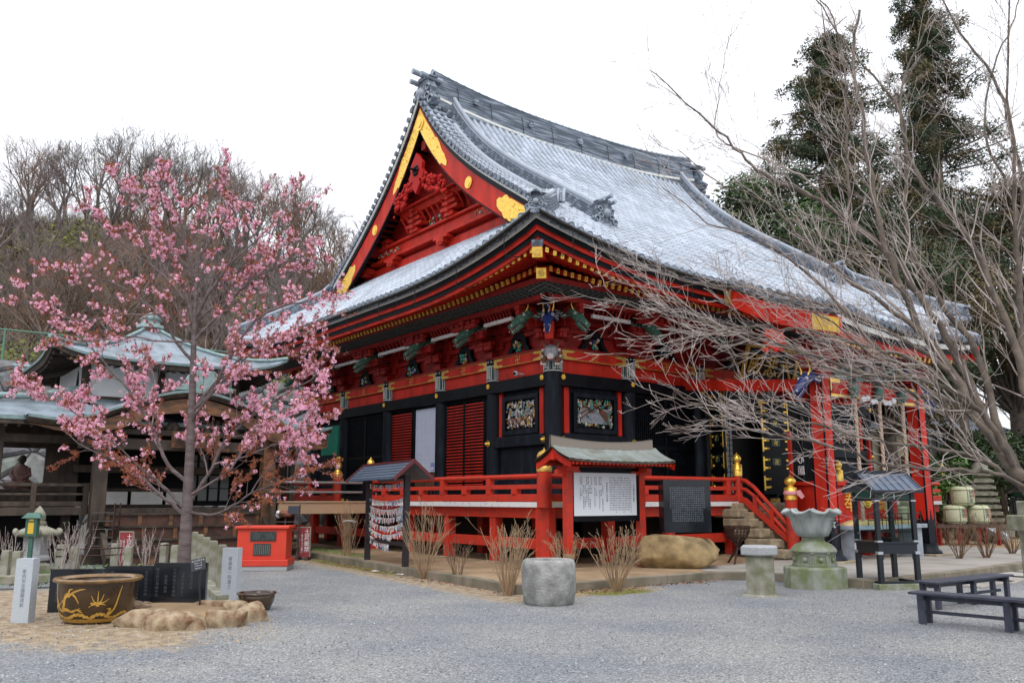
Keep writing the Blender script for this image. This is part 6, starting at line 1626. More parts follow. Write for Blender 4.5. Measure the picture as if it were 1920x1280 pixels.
# ---- stone garden fence posts, rails, lantern, marker posts
def stone_post(mb, w_, d_, h_, cap=.03): mb.box((0, 0, h_/2-cap/2), (w_, d_, h_-cap)); mb.box((0, 0, h_-cap/2), (w_, d_, cap), taper=.85)
mb = MB(); stone_post(mb, .15, .15, .62); p0 = mb.build('stone_fence_post', GRANW, bevel=.008)
spots = [(8, 1092, 17.3), (28, 1098, 17.0), (112, 1062, 19.5), (137, 1070, 18.6), (214, 1060, 20), (238, 1072, 18.6), (306, 1058, 20.2), (326, 1066, 19.2)]
spn = ['leftmost short stone post at the picture edge', 'stone post just left of the pale granite marker', 'stone post behind the stone lantern, to its right', 'stone post in front of the one by the lantern', 'stone post nearest the maroon sign, on its left', 'stone post in front of the maroon sign', 'lichen-stained stone post left of the cherry trunk', 'stone post half hidden by the cherry trunk']
for i, (px, py, ds) in enumerate(spots):
    o = p0 if i == 0 else p0.copy()
    if i: COL.objects.link(o)
    p = at(px, py, ds); o.location = (p.x, p.y, 0); o.rotation_euler = (0, 0, CR+.1*(i % 3)); tag(o, spn[i], 'stone post', 'short stone posts of the garden fence')
mb = MB(); stone_post(mb, .13, .15, .82); p1 = mb.build('stone_fence_post', GRANW, bevel=.008)
lab2 = ['fourth pale stone post behind the black wall, farthest of the slanting row', 'third pale stone post of the slanting row', 'second pale stone post of the slanting row', 'nearest pale stone post of the slanting row, beside the tall marker']
for i in range(5):
    o = p1 if i == 0 else p1.copy()
    if i: COL.objects.link(o)
    a_ = gp(362, 1062); b2 = gp(412, 1112); p = a_+(b2-a_)*(i/4.); o.location = (p.x, p.y, 0); o.rotation_euler = (0, 0, CR+.5)
    tag(o, ['farthest pale stone post of the slanting row right of the cherry trunk', 'fourth pale stone post counted back from the tall marker', 'middle pale stone post of the slanting row', 'second pale stone post back from the tall granite marker', 'pale stone post touching the tall granite marker behind the small bowl'][i], 'stone post', 'slanting row of pale stone posts')
mb = MB(); a_ = gp(355, 1075); b2 = gp(420, 1128); mb.beam(Vector((a_.x, a_.y, .05)), Vector((b2.x, b2.y, .05)), .25, .12)
tag(mb.build('stone_sill', GRANW, bevel=.01), 'long low stone sill under the slanting row of posts', 'stone sill')
# low wall sill and iron rail at the left
mb = MB(); a_ = at(-60, 1090, 15.8); b2 = at(345, 1066, 17.6); mb.beam(Vector((a_.x, a_.y, .17)), Vector((b2.x, b2.y, .17)), .22, .14)
for k in range(5): p = a_+(b2-a_)*(.03+.23*k); mb.box((p.x, p.y, .05), (.25, .25, .12))
tag(mb.build('garden_kerb', GRANW, bevel=.01), 'low weathered stone beam bordering the garden bed', 'garden edging')
for i, (z, dz) in enumerate(((.58, 0), (.40, 0))):
    mb = MB(); a_ = at(40, 1060, 18.0+.6*i); b2 = at(330, 1045, 20.2+.6*i); mb.tube([Vector((a_.x, a_.y, z)), Vector(((a_.x+b2.x)/2, (a_.y+b2.y)/2, z-.03)), Vector((b2.x, b2.y, z))], .016, 6)
    tag(mb.build('iron_rail', IRON), ['rusty upper rail strung between the garden fence posts', 'rusty lower rail strung between the garden fence posts'][i], 'rail')
# tall pale granite markers with carved writing
def marker(label, w_, h_, txt, lean):
    t = mb = MB(); mb.box((0, 0, h_/2), (w_, .14, h_), 0); column_text(mb, txt, h_*.6/len(txt), (.01, -.071, h_*.84), (1, 0, 0), (0, 0, 1), 1, .001, 1.0)
    o = mb.build('granite_marker', [GRANB, mat('carved_grey', (.14, .17, .21), .8) if 'carved_grey' not in MATS else MATS['carved_grey']], bevel=.008); tag(o, label, 'stone marker'); return o
o = marker('pale granite marker post with carved writing left of the glazed dragon bowl', .24, .82, '家内安全諸願成就', 0); put(o, gp(34, 1168)+FH*.1, CR-.1)
o = marker('tall pale granite marker between the cherry tree and the small brown bowl', .27, .83, '奉納者一同建之', 0); put(o, gp(427, 1128)+FH*.1, CR-.2)
# black inscribed stone wall in three slabs
a_ = at(92, 1128, 12.9); b2 = at(386, 1128, 13.1); a_.z = b2.z = 0; rzw = atan2(b2.y-a_.y, b2.x-a_.x); wl_ = (b2-a_).length
cuts = [0, .345, .655, 1.0]
for i in range(3):
    x0, x1 = wl_*cuts[i]+.004, wl_*cuts[i+1]-.004; h_ = .60+.04*i; mb = MB(); mb.bb((x0, -.05, 0), (x1, .05, h_), 0)
    if i == 0: 
        for k, ch in enumerate('吉代の金平師範聖思'): write(mb, ch, .07, (x0+.25+.075*k, -.052, h_-.11), (1, 0, 0), (0, 0, 1), 1, .001)
        for k in range(5): column_text(mb, ktxt(5), .045, (x1-.12-.13*k, -.052, h_-.2), (1, 0, 0), (0, 0, 1), 1, .001)
    else:
        for k in range(6): column_text(mb, rgk.choice(['', ' ', '  '])+ktxt(rgk.choice((5, 7, 8))), .046, (x1-.09-.12*k, -.052, h_-.06), (1, 0, 0), (0, 0, 1), 1, .001)
    o = mb.build('inscribed_wall_slab', [BSTONE, INSC], bevel=.004); tag(o, ['left black inscribed slab of the low wall, behind the dragon bowl', 'middle black inscribed slab of the low wall, left of the cherry trunk', 'right black inscribed slab of the low wall, behind the cherry trunk'][i], 'stone slab', 'black inscribed slabs of the low wall'); put(o, a_, rzw)
# big glazed bowl with a golden dragon and flame, small brown bowl
GLZ = mat('brown_glaze', (.026, .014, .007), .2, scale=4, col2=(.06, .032, .012), bump=.1, coat=.4); RIM = mat('amber_glaze', (.20, .12, .05), .25, var=.3, scale=8)
GYEL = mat('yellow_glaze', (.48, .27, .05), .35, var=.2, scale=30)
t = thing('glazed_bowl', 'wide brown glazed bowl painted with a yellow dragon and flame', 'bowl')
prb = [(.30, 0), (.37, .015), (.43, .08), (.468, .2), (.485, .34), (.495, .46), (.50, .52)]
def br_(z): return float(np.interp(z, [p[1] for p in prb], [p[0] for p in prb]))
mb = MB(); mb.lathe((0, 0, 0), prb+[(.50, .53), (.44, .53), (.42, .3), (.2, .08), (.001, .06)], 48, 0, caps=False); bw_ = mb.build('body', GLZ, t)
mb = MB(); mb.lathe((0, 0, .52), [(.49, -.01), (.545, .01), (.56, .035), (.54, .055), (.47, .05), (.44, .02)], 48, caps=False); mb.build('rim', RIM, t)
mb = MB(); mb.lathe((0, 0, .44), [(.47, 0), (.001, 0)], 24, caps=False); mb.build('reddish_soil', mat('soil', (.12, .06, .045), .9, bump=.5), t)
def onb(ang, z, off=.004): r_ = br_(z)+off; return Vector((sin(ang)*r_, -cos(ang)*r_, z))
mb = MB()
def stroke(pts, w0, w1):
    if w1 != w0 or pts[0][1] > .2: pts = [(a*1.2+.38 if a < 0 else a+.2, z) for a, z in pts]
    n_ = len(pts)*4; P_ = []
    for i in range(n_+1):
        u = i/n_*(len(pts)-1); k = min(int(u), len(pts)-2); f_ = u-k; P_.append((pts[k][0]*(1-f_)+pts[k+1][0]*f_, pts[k][1]*(1-f_)+pts[k+1][1]*f_))
    for (a0, z0), (a1, z1), i in zip(P_[:-1], P_[1:], range(n_)):
        w_ = (w0+(w1-w0)*i/n_); d = Vector((a1-a0, z1-z0)); 
        if d.length < 1e-6: continue
        nn = Vector((-d.y, d.x)).normalized()*w_
        mb.add([onb(a0+nn.x, z0+nn.y*.5), onb(a0-nn.x, z0-nn.y*.5), onb(a1-nn.x, z1-nn.y*.5), onb(a1+nn.x, z1+nn.y*.5)], [(0, 1, 2, 3)], 0)
stroke([(-1.05, .42), (-1.1, .36), (-.98, .28), (-.92, .2), (-.82, .17), (-.74, .24), (-.72, .32), (-.66, .38), (-.56, .38)], .03, .055)
stroke([(-.8, .19), (-.66, .20), (-.52, .17), (-.38, .20)], .05, .02); stroke([(-.95, .25), (-1.15, .2), (-1.2, .14)], .04, .02)
for k in range(4): stroke([(-.38, .2), (-.3+.03*k, .22-.03*k)], .014, .004)
stroke([(-.56, .38), (-.46, .42), (-.32, .45), (-.2, .46)], .035, .006); stroke([(-.5, .40), (-.42, .36), (-.34, .28)], .03, .012); stroke([(-.6, .40), (-.56, .45), (-.48, .46)], .03, .006)
for k in range(7): stroke([(-.62-.06*k, .36-.025*k), (-.58-.05*k, .40-.02*k)], .012, .003)
for k, (da, dz) in enumerate(((-.3, .02), (-.16, .10), (0, .16), (.14, .12), (.28, .06), (.2, -.02), (-.22, -.04))): stroke([(.25, .27), (.25+da*.6, .27+dz*.3), (.25+da, .27+dz)], .02, .006)
stroke([(.21, .26), (.29, .26)], .045, .045)
for k in range(24): a0 = -1.25+k*.1; stroke([(a0, .10+.03*sin(k*.9)), (a0+.12, .12+.03*sin(k*.9+1))], .04, .03); stroke([(a0, .05), (a0+.12, .05)], .05, .05)
stroke([(.55, .12), (.68, .18), (.74, .26), (.8, .4), (.85, .48)], .035, .01); stroke([(.5, .1), (.6, .2), (.5, .2)], .03, .01)
mb.build('painted_dragon', GYEL, bw_)
put(t, gp(150, 1172)+FH*.42, CR)
t = thing('small_bowl', 'small plain dark brown glazed bowl near the tall granite marker', 'bowl')
mb = MB(); mb.lathe((0, 0, 0), [(.17, 0), (.2, .02), (.25, .12), (.265, .22), (.25, .24), (.22, .2), (.1, .05), (.001, .04)], 32, caps=False); mb.build('body', GLZ, t)
mb = MB(); mb.lathe((0, 0, .225), [(.262, -.01), (.285, .008), (.28, .03), (.25, .03), (.24, .0)], 32, caps=False); mb.build('rim', GLZ, t)
mb = MB(); mb.lathe((0, 0, .15), [(.235, 0), (.001, .01)], 16, caps=False); mb.build('soil', MATS['soil'], t)
put(t, gp(473, 1146)+FH*.18, CR)
# rocks round the cherry tree
ROCK = mat('tan_rock', (.40, .32, .21), .9, scale=7, col2=(.15, .08, .04), bump=1.0, bscale=11, detail=10)
rk = [(262, 1176, .40, .20, .15, 'flat tan rock at the left front of the tree ring'), (318, 1182, .38, .2, .15, 'long orange-brown rock at the front of the tree ring'), (356, 1180, .22, .15, .13, 'small tan rock at the front right of the tree ring'), (420, 1176, .27, .2, .17, 'rounded rock front right of the label post'), (463, 1166, .24, .2, .17, 'rock at the right end of the tree ring, by the small bowl'), (245, 1156, .22, .2, .14, 'tan rock at the left end of the tree ring'), (400, 1150, .33, .2, .12, 'broad pale rock behind the label post'), (440, 1153, .2, .15, .13, 'pale rock behind the right end of the ring'), (305, 1143, .24, .15, .1, 'low rock left behind the cherry trunk'), (270, 1147, .25, .15, .1, 'low rock at the back left of the tree ring'), (375, 1143, .16, .1, .09, 'small rock just right of the cherry trunk')]
for i, (px, py, a0, b0, c0, lb) in enumerate(rk):
    mb = MB(); blob(mb, (0, 0, 0), (a0, b0, c0), i*7.7, 44, 26, .09, 5.0, rot=0, cuts=16); o = mb.build('ring_rock', ROCK); tag(o, lb, 'rock', 'rocks ringing the cherry tree'); p = gp(px, py)+FH*b0*.7; put(o, (p.x, p.y, c0*.42), CR+(.3*sin(i*2)))
mb = MB(); c = gp(342, 1148); blob(mb, (0, 0, 0), (.95, .75, .13), 9.1, 30, 14, .1, 2.2); o = mb.build('tree_bed', EARTH); o['kind'] = 'structure'; put(o, (c.x+.0, c.y, .0), CR)
# label on a stick
t = thing('tree_label', 'black plant label with white writing on a slanting metal stake', 'label')
mb = MB(); mb.beam((.03, 0, 0), (-.02, 0, .62), .03, .015); mb.build('stake', BLK, t)
mb = MB(); R = R3('Y', radians(-12)) @ R3('X', radians(-15)); c = Vector((-.03, -.02, .68)); mb.box(c, (.21, .012, .17), 0, rot=R)
rr, uu_ = R @ Vector((1, 0, 0)), R @ Vector((0, 0, 1))
for k, (s_, tx) in enumerate(((.032, 'カワヅザクラ'), (.016, '花期二月〜三月'), (.016, 'バラ科サクラ属'), (.016, '早咲の桜です'))): write(mb, tx, s_, c+R @ Vector((0, -.007, .055-.036*k)), rr, uu_, 1, .001)
mb.build('plate', [BLK, WHITE], t); put(t, gp(371, 1150), CR)
# green lamp box on post, stone lantern
t = thing('donation_post', 'small green roofed box with a yellow front on a green post', 'post box'); GP = mat('grey_green_paint', (.04, .12, .09), .5, var=.15, scale=5)
mb = MB(); mb.bb((-.045, -.045, 0), (.045, .045, 1.0)); mb.build('post', GP, t)
mb = MB(); mb.bb((-.13, -.1, .95), (.13, .1, 1.28)); mb.build('box', GP, t, .006)
mb = MB(); mb.bb((-.065, -.108, 1.0), (.065, -.1, 1.19)); mb.bb((-.05, -.108, 1.22), (.05, -.1, 1.25)); mb.build('yellow_front', mat('yellow_label', (.62, .42, .03), .5), t)
mb = MB(); mb.add([(-.22, -.16, 1.27), (.22, -.16, 1.27), (.22, .16, 1.27), (-.22, .16, 1.27), (-.14, 0, 1.36), (.14, 0, 1.36)], [(0, 1, 5, 4), (2, 3, 4, 5), (1, 2, 5), (3, 0, 4), (3, 2, 1, 0)]); mb.build('roof', GP, t)
put(t, at(50, 1100, 15.6), CR+.15, (.72, .72, 1)); t.location.z = 0
t = thing('stone_lantern', 'grey stone lantern with upturned cap behind the green post box', 'stone lantern')
mb = MB(); mb.lathe((0, 0, 0), [(.42, 0), (.40, .2), (.3, .24), (.22, .3)], 6, smooth=False); mb.build('base', GRANW, t)
mb = MB(); mb.lathe((0, 0, .3), [(.34, 0), (.36, .06), (.34, .12)], 6, smooth=False); mb.bb((-.22, -.22, .42), (.22, .22, .8)); mb.build('light_chamber', GRAN, t, .01)
mb = MB(); mb.bb((-.12, -.225, .5), (.12, -.22, .72)); mb.build('carved_panel', GRANB, t)
def capr(r, z, a): return r*(1+.16*max(0, cos(3*a))**6*(1 if z < .1 else 0))
mb = MB(); mb.lathe((0, 0, .8), [(.3, 0), (.50, .03), (.52, .09), (.36, .16), (.2, .22), (.12, .24)], 48, fn=capr)
for k in range(6): a = k*pi/3; mb.ball((.56*cos(a), .56*sin(a), .91), .07, 0, 8, 5)
mb.build('cap', GRANW, t)
mb = MB(); mb.lathe((0, 0, 1.03), [(.1, 0), (.17, .05), (.17, .09), (.13, .1), (.16, .13), (.15, .25), (.07, .36), (.01, .42)], 20); mb.build('finial', GRANW, t)
put(t, at(63, 1075, 18.2), CR); t.location.z = .08; t.scale = (.82, .82, .95)
# ---- benches
BPA = mat('dark_blue_bench_paint', (.022, .028, .048), .5, scale=6, col2=(.045, .05, .075), bump=.15)
def bench(label, L_, w_=.42, h_=.42, k=3, group='dark benches at the right'):
    t = thing('bench', label, 'bench', (0, 0, 0), group)
    for i in range(3): mb = MB(); y = -w_/2+w_/3*(i+.5); mb.bb((0, y-w_/6+.004, h_-.03), (L_, y+w_/6-.004, h_)); mb.build('seat_board', BPA, t, .004)
    for i in range(k):
        x = .14+(L_-.28)*i/(k-1)
        for s in (-1, 1): mb = MB(); mb.bb((x-.042, s*(w_/2-.07)-.03, 0), (x+.042, s*(w_/2-.07)+.03, h_-.03)); mb.build('leg', BPA, t)
        mb = MB(); mb.bb((x-.028, -w_/2+.03, h_-.09), (x+.028, w_/2-.03, h_-.03)); mb.build('cross_bar', BPA, t)
    mb = MB(); mb.bb((.14, -.02, .13), (L_-.14, .02, .17)); mb.bb((.14, -.02, h_-.10), (L_-.14, .02, h_-.05)); mb.build('stretcher', BPA, t)
    return t
# near bench from (1710,1110) towards lower right
a_ = at(1712, 1113, 11.9); a_.z = 0; b2 = at(1960, 1136, 10.75); b2.z = 0
t = bench('near dark blue bench running out of the picture at lower right', 2.35, .34, .40); put(t, a_, atan2(b2.y-a_.y, b2.x-a_.x))
a_ = at(1735, 1110, 13.2); a_.z = 0; b2 = at(1882, 1096, 14.6); b2.z = 0
t = bench('far dark blue bench standing behind the near one', (b2-a_).length, .36, .40, 3); put(t, a_, atan2(b2.y-a_.y, b2.x-a_.x))
# stone column at the very right
t = thing('stone_gate_post', 'weathered stone post with a block head at the right picture edge', 'stone post')
mb = MB(); mb.box((0, 0, .75), (.34, .3, 1.5)); mb.build('shaft', GRANW, t, .02)
mb = MB(); mb.box((0, 0, 1.22), (.56, .5, .2)); mb.build('cross_block', GRANW, t, .02)
put(t, at(1962, 1190, 11.9), CR); t.location.z = 0; t.scale = (.9, .9, 1.05)
# ---- offering box, table, ropes and bells, barrels at the porch
t = thing('offering_box', 'large red offering box with gilt characters and crest behind the porch pillar', 'offering box', (0, 0, 0))
mb = MB(); mb.bb((5.32, -3.75, 1.0), (9.0, -3.05, 1.93)); mb.build('body', RED, t, .02)
mb = MB(); mb.bb((5.2, -3.85, 1.93), (9.1, -2.95, 2.03)); mb.build('top_ledge', RED, t, .015)
mb = MB(); mb.bb((5.25, -3.80, .95), (9.05, -3.0, 1.10)); mb.build('bottom_ledge', RED, t, .01)
mb = MB()
for k in range(7): mb.box((5.4+.58*k, -3.4, .55), (.14, .5, .8))
mb.build('stand_legs', DRED, t)
mb = MB(); write(mb, '奉', .58, (6.72, -3.76, 1.55), (1, 0, 0), (0, 0, 1), 0, .02); write(mb, '納', .58, (8.3, -3.76, 1.55), (1, 0, 0), (0, 0, 1), 0, .02)
c = Vector((7.5, -3.76, 1.62)); mb.tube([c+Vector((cos(a)*.2, 0, sin(a)*.24)) for a in [i*pi/14 for i in range(29)]], .03, 6); mb.tube([c+Vector((cos(a)*.1, -.01, sin(a)*.12)) for a in [i*pi/10 for i in range(21)]], .022, 6)
mb.cyl(c+Vector((0, .01, 0)), c+Vector((0, -.01, 0)), .19, n=20); mb.build('gilt_characters', GOLD, t)
mb = MB(); 
for x in (5.3, 6.85, 8.95): mb.bb((x-.04, -3.1, 2.03), (x+.04, -3.02, 3.3))
mb.bb((5.3, -3.1, 2.75), (8.95, -3.04, 2.83)) if False else None; mb.build('thin_red_uprights', RED, t)
mb = MB(); column_text(mb, '心願', .26, (5.52, -3.2, 2.75), (.3, 1, 0), (0, 0, 1), 0, .01); mb.build('white_brush_characters', WHITE, t)
t = thing('gilt_finial_post', 'red post with a gilt onion finial seen just right of the near porch pillar', 'post'); mb = MB(); p = at(1572, 905, 24.3); mb.cyl((p.x, p.y, 1.5), (p.x, p.y, 2.1), .13, n=14); mb.build('post', RED, t)
mb = MB(); mb.lathe((p.x, p.y, 2.08), [(.14, 0), (.14, .3), (.08, .33), (.12, .4), (.13, .46), (.08, .54), (.01, .6)], 16); mb.build('finial', GOLD, t)
# pink ribbon tied on the near stair finial
mb = MB(); p = Vector((4.98, -3.24, 1.80)); mb.lathe(p, [(.16, 0), (.19, -.05), (.165, -.10)], 14, caps=False); mb.prism([(0, 0), (.1, .02), (.2, -.14), (.12, -.2), (.02, -.1)], lambda u, v, w_: p+RH*(u+.08)+Vector((0, 0, v))-FH*(.17+w_), .015)
tag(mb.build('pink_cloth', mat('pink_cloth', (.75, .32, .34), .8)), 'pale pink cloth tied round the gilt finial of the near stair post', 'cloth')
MARB = mat('grey_marble', (.30, .33, .38), .4, var=.2, scale=5)
t = thing('incense_table', 'grey stone table with a bed of yellow sand before the offering box', 'table')
mb = MB(); mb.bb((5.1, -4.85, .88), (8.4, -4.15, .98)); mb.build('table_top', MARB, t, .01)
for x in (5.35, 8.15): mb = MB(); mb.bb((x-.14, -4.75, .15), (x+.14, -4.25, .88)); mb.build('leg', MARB, t, .01)
mb = MB(); blob(mb, (6.7, -4.5, .98), (1.5, .3, .12), 4, 30, 10, .1, 3); mb.build('sand', mat('yellow_sand', (.55, .38, .16), .95, bump=.5, bscale=60), t)
mb = MB()
for k in range(9): mb.cyl((5.6+.3*k, -4.9, .98), (5.6+.3*k, -4.9, 1.25), .012, n=5)
mb.cyl((5.6, -4.9, 1.25), (8.0, -4.9, 1.25), .014, n=5); mb.cyl((5.6, -4.9, 1.1), (8.0, -4.9, 1.1), .014, n=5); mb.build('wire_guard', IRON, t)
ROPE = mat('straw_rope', (.45, .34, .26), .85, var=.2, scale=30)
for i, x in enumerate((5.85, 6.95, 8.05)):
    t = thing('bell_rope', ['left', 'middle', 'right'][i]+' of the three thick pale ropes hanging in the porch', 'rope', (0, 0, 0), 'thick bell ropes in the porch')
    mb = MB(); zb = .95; 
    for s in range(3):
        pts = [Vector((x+.025*cos(k*1.1+s*2.09)+.0*k, -4.62+.025*sin(k*1.1+s*2.09), 4.3-(4.3-zb)*k/44)) for k in range(45)]; mb.tube(pts, .027, 5)
    mb.build('twisted_rope', ROPE, t)
    mb = MB(); mb.lathe((x, -4.62, 4.1), [(.02, .42), (.08, .38), (.13, .25), (.145, .15), (.12, .02), (.06, -.05)], 16); mb.build('bell', mat('green_bronze', (.05, .12, .10), .4, metal=.5) if 'green_bronze' not in MATS else MATS['green_bronze'], t)
STRAW = mat('barrel_straw', (.52, .52, .36), .8, var=.12, scale=12, bump=.4, bscale=30, stretch=(1, 1, 6)); INK = mat('barrel_ink', (.10, .12, .12), .7); RINK = mat('barrel_red_ink', (.45, .08, .06), .7)
def barrel(p, label, chars, big=False):
    t = thing('sake_barrel', label, 'barrel', (0, 0, 0), 'straw wrapped sake barrels stacked on the red stand')
    mb = MB(); mb.lathe((0, 0, 0), [(.27, 0), (.31, .03), (.34, .12), (.35, .30), (.34, .46), (.31, .55), (.27, .58), (.1, .6)], 24); mb.build('straw_drum', STRAW, t)
    mb = MB()
    for k in range(5): a = k*2*pi/5+.3; mb.tube([Vector((r_*cos(a), r_*sin(a), z)) for r_, z in ((.28, .0), (.345, .10), (.362, .30), (.345, .48), (.28, .59), (.1, .615))], .013, 4)
    mb.tube([Vector((.35*cos(a), .35*sin(a), .09)) for a in [i*pi/10 for i in range(21)]], .014, 4); mb.tube([Vector((.35*cos(a), .35*sin(a), .49)) for a in [i*pi/10 for i in range(21)]], .014, 4); mb.build('binding_ropes', mat('green_twine', (.28, .34, .18), .8) if 'green_twine' not in MATS else MATS['green_twine'], t)
    mb = MB()
    for i, ch in enumerate(chars):
        a = -1.9+.42*i; n_ = Vector((cos(a), sin(a), 0)); r_ = Vector((-sin(a), cos(a), 0)); column_text(mb, ch, .15, n_*.357+Vector((0, 0, .50)), r_, (0, 0, 1), i % 2, .003, .95)
    mb.build('painted_characters', [INK, RINK], t); put(t, p, 0); return t
bs = [(-.72, 0, 0, 'lower left'), (0, 0, 0, 'lower middle'), (.72, 0, 0, 'lower right'), (-.36, 0, .6, 'upper left'), (.36, 0, .6, 'upper right')]
bx, by = 15.1, -2.3
for i, (u, v, z, nm) in enumerate([(-.05, 0, 0, 'lower sake barrel next to the far pillar'), (.72, -.02, 0, 'lower sake barrel at the right end of the stand'), (.25, 0, .6, 'upper sake barrel resting on the two right-hand ones')]):
    barrel(Vector((bx+u*.8, by-u*.6, .80+z)), nm+', straw wrapped', [['清酒', '開華'], ['銘酒', '北の川'], ['御神酒', '松竹']][i])
for i, (u, z, nm) in enumerate([(0, 0, 'lower sake barrel seen left of the far porch pillar'), (.1, .6, 'upper sake barrel seen left of the far porch pillar')]):
    q = at(1697+8*i, 990, 28.0); barrel(Vector((q.x, q.y, .80+z)), nm, [['清酒'], ['菊正']][i])
t = thing('barrel_stand', 'low red stand under the sake barrels', 'stand'); mb = MB(); mb.box((bx+.1, by-.1, .74), (2.1, 1.0, .1), rot=R3('Z', -.64)); mb.build('top', WOODR, t)
mb = MB(); mb.box((13.9, by+.9, .74), (1.6, 1.0, .1), rot=R3('Z', -.64)); mb.build('rear_top', WOODR, t)
for k in range(4):
    for s in (-1, 1): q = Vector((bx+.1, by-.1, 0))+R3('Z', -.64) @ Vector((-.95+.63*k, s*.4, 0)); mb = MB(); mb.bb((q.x-.05, q.y-.05, .15), (q.x+.05, q.y+.05, .7)); mb.build('leg', DRED, t)
# litter papers on the gravel
for i, (px, py, lb) in enumerate(((702, 1072, 'small torn white paper left of the rack foot'), (737, 1073, 'crumpled white paper beside the near rack post'), (752, 1078, 'white paper scrap nearest the near rack post'), (1120, 1082, 'tiny white scrap among the leaves by the stone tub'), (944, 1107, 'small white scrap below the dry shrub'))):
    mb = MB(); rg = random.Random(i); mb.add([Vector((rg.uniform(-.06, .06)+u*.07, rg.uniform(-.02, .02)+v*.05, .01+.03*rg.random())) for u, v in ((-1, -1), (0, -1), (1, -1), (-1, 1), (0, 1), (1, 1))], [(0, 1, 4, 3), (1, 2, 5, 4)]); mb.add([Vector((.02, 0, .03)), Vector((.08, .03, .04)), Vector((.03, .05, .01))], [(0, 1, 2)])
    o = mb.build('paper_scrap', WHITE); tag(o, lb, 'paper', 'paper scraps on the ground'); put(o, gp(px, py), i)
# ================================================================ trees and shrubs
BARKG = mat('grey_bark', (.155, .12, .092), .85, scale=6, col2=(.07, .055, .045), bump=.5, bscale=30, detail=8)
TWIG = mat('pale_twig', (.46, .40, .37), .8, scale=2.5, col2=(.17, .115, .095), lo=.42, hi=.66)
BARKC = mat('cherry_bark', (.16, .125, .125), .7, scale=3, col2=(.09, .065, .06), bump=.9, bscale=18, stretch=(1, 1, 5))
TWIGC = mat('cherry_twig', (.17, .12, .12), .7, var=.3, scale=5)
class Twigs:
    """collects branches; a branch is a tapered tube that forks again and again"""
    def __init__(s, mb, rng, tips=None, m=0, up=.12, wob=.35, tipmin=0): s.mb = mb; s.r = rng; s.tips = tips; s.m = m; s.up = up; s.wob = wob
    def grow(s, p, d, L, r, lvl, sides=4, fork=(3, 5), ang=(.45, .95), ratio=.55, seg=5, rmin=.0022, gap=(.25, .95)):
        R_ = s.r; d = d.normalized(); pts = [p]; rad = [r]; st = L/seg; dirs = [d]
        for i in range(seg):
            d = (d+Vector((R_.gauss(0, 1), R_.gauss(0, 1), R_.gauss(0, 1)))*s.wob*.33+Vector((0, 0, s.up*.3))).normalized(); p = p+d*st; pts.append(p); rad.append(max(rmin, r*(1-.72*(i+1)/seg))); dirs.append(d)
        s.mb.tube(pts, rad, max(3, sides), s.m, caps=False, smooth=sides > 3)
        if lvl <= 0:
            if s.tips is not None: s.tips.append((pts, dirs))
            return
        for k in range(R_.randint(*fork)):
            u = R_.uniform(*gap)*seg; i = min(int(u), seg-1); q = pts[i].lerp(pts[i+1], u-i); dd = dirs[i+1]; ax = dd.orthogonal().normalized(); ax = Matrix.Rotation(R_.uniform(0, 2*pi), 3, dd) @ ax
            nd = Matrix.Rotation(R_.uniform(*ang), 3, ax) @ dd
            s.grow(q, nd, L*ratio*R_.uniform(.6, 1.25)*(1.15-.4*u/seg), max(rmin, rad[i]*.6), lvl-1, max(3, sides-1), fork, ang, ratio, max(3, seg-1), rmin)
        if s.tips is not None: s.tips.append((pts[-2:], dirs[-2:]))
def limb(mb, pts, r0, r1, n=10, m=0, wig=.0, rng=None):
    """smooth tube through points (Catmull-Rom), returns dense points, radii"""
    P_ = [pts[0]]+list(pts)+[pts[-1]]; out = []
    for i in range(1, len(P_)-2):
        a, b_, c, d = P_[i-1], P_[i], P_[i+1], P_[i+2]; k = 4
        for j in range(k):
            t = j/k; out.append(.5*((2*b_)+(c-a)*t+(2*a-5*b_+4*c-d)*t*t+(3*b_-a-3*c+d)*t**3))
    out.append(pts[-1].copy()); N_ = len(out)
    if wig and rng: out = [p+Vector((rng.gauss(0, wig), rng.gauss(0, wig), rng.gauss(0, wig))) if 0 < i < N_-1 else p for i, p in enumerate(out)]
    rad = [r0+(r1-r0)*(i/(N_-1))**.8 for i in range(N_)]; mb.tube(out, rad, n, m, caps=True); return out, rad
def sprout(tw, pts, rad, every, L, lvl, side=None, start=.15, seed_ang=(.5, 1.1), rscale=.45, **kw):
    acc = 0; tot = sum((b_-a).length for a, b_ in zip(pts[:-1], pts[1:])); nxt = tot*start
    for i in range(len(pts)-1):
        a, b_ = pts[i], pts[i+1]; l = (b_-a).length
        while acc+l > nxt:
            q = a.lerp(b_, (nxt-acc)/l); dd = (b_-a).normalized(); ax = Matrix.Rotation(tw.r.uniform(0, 2*pi), 3, dd) @ dd.orthogonal().normalized(); nd = Matrix.Rotation(tw.r.uniform(*seed_ang), 3, ax) @ dd
            if side is not None: nd = (nd+side*tw.r.uniform(.0, .6)).normalized()
            u = nxt/tot; tw.grow(q, nd, L*tw.r.uniform(.55, 1.2)*(1.1-.45*u), max(.004, rad[i]*rscale), lvl, **kw); nxt += every*tw.r.uniform(.6, 1.4)
        acc += l
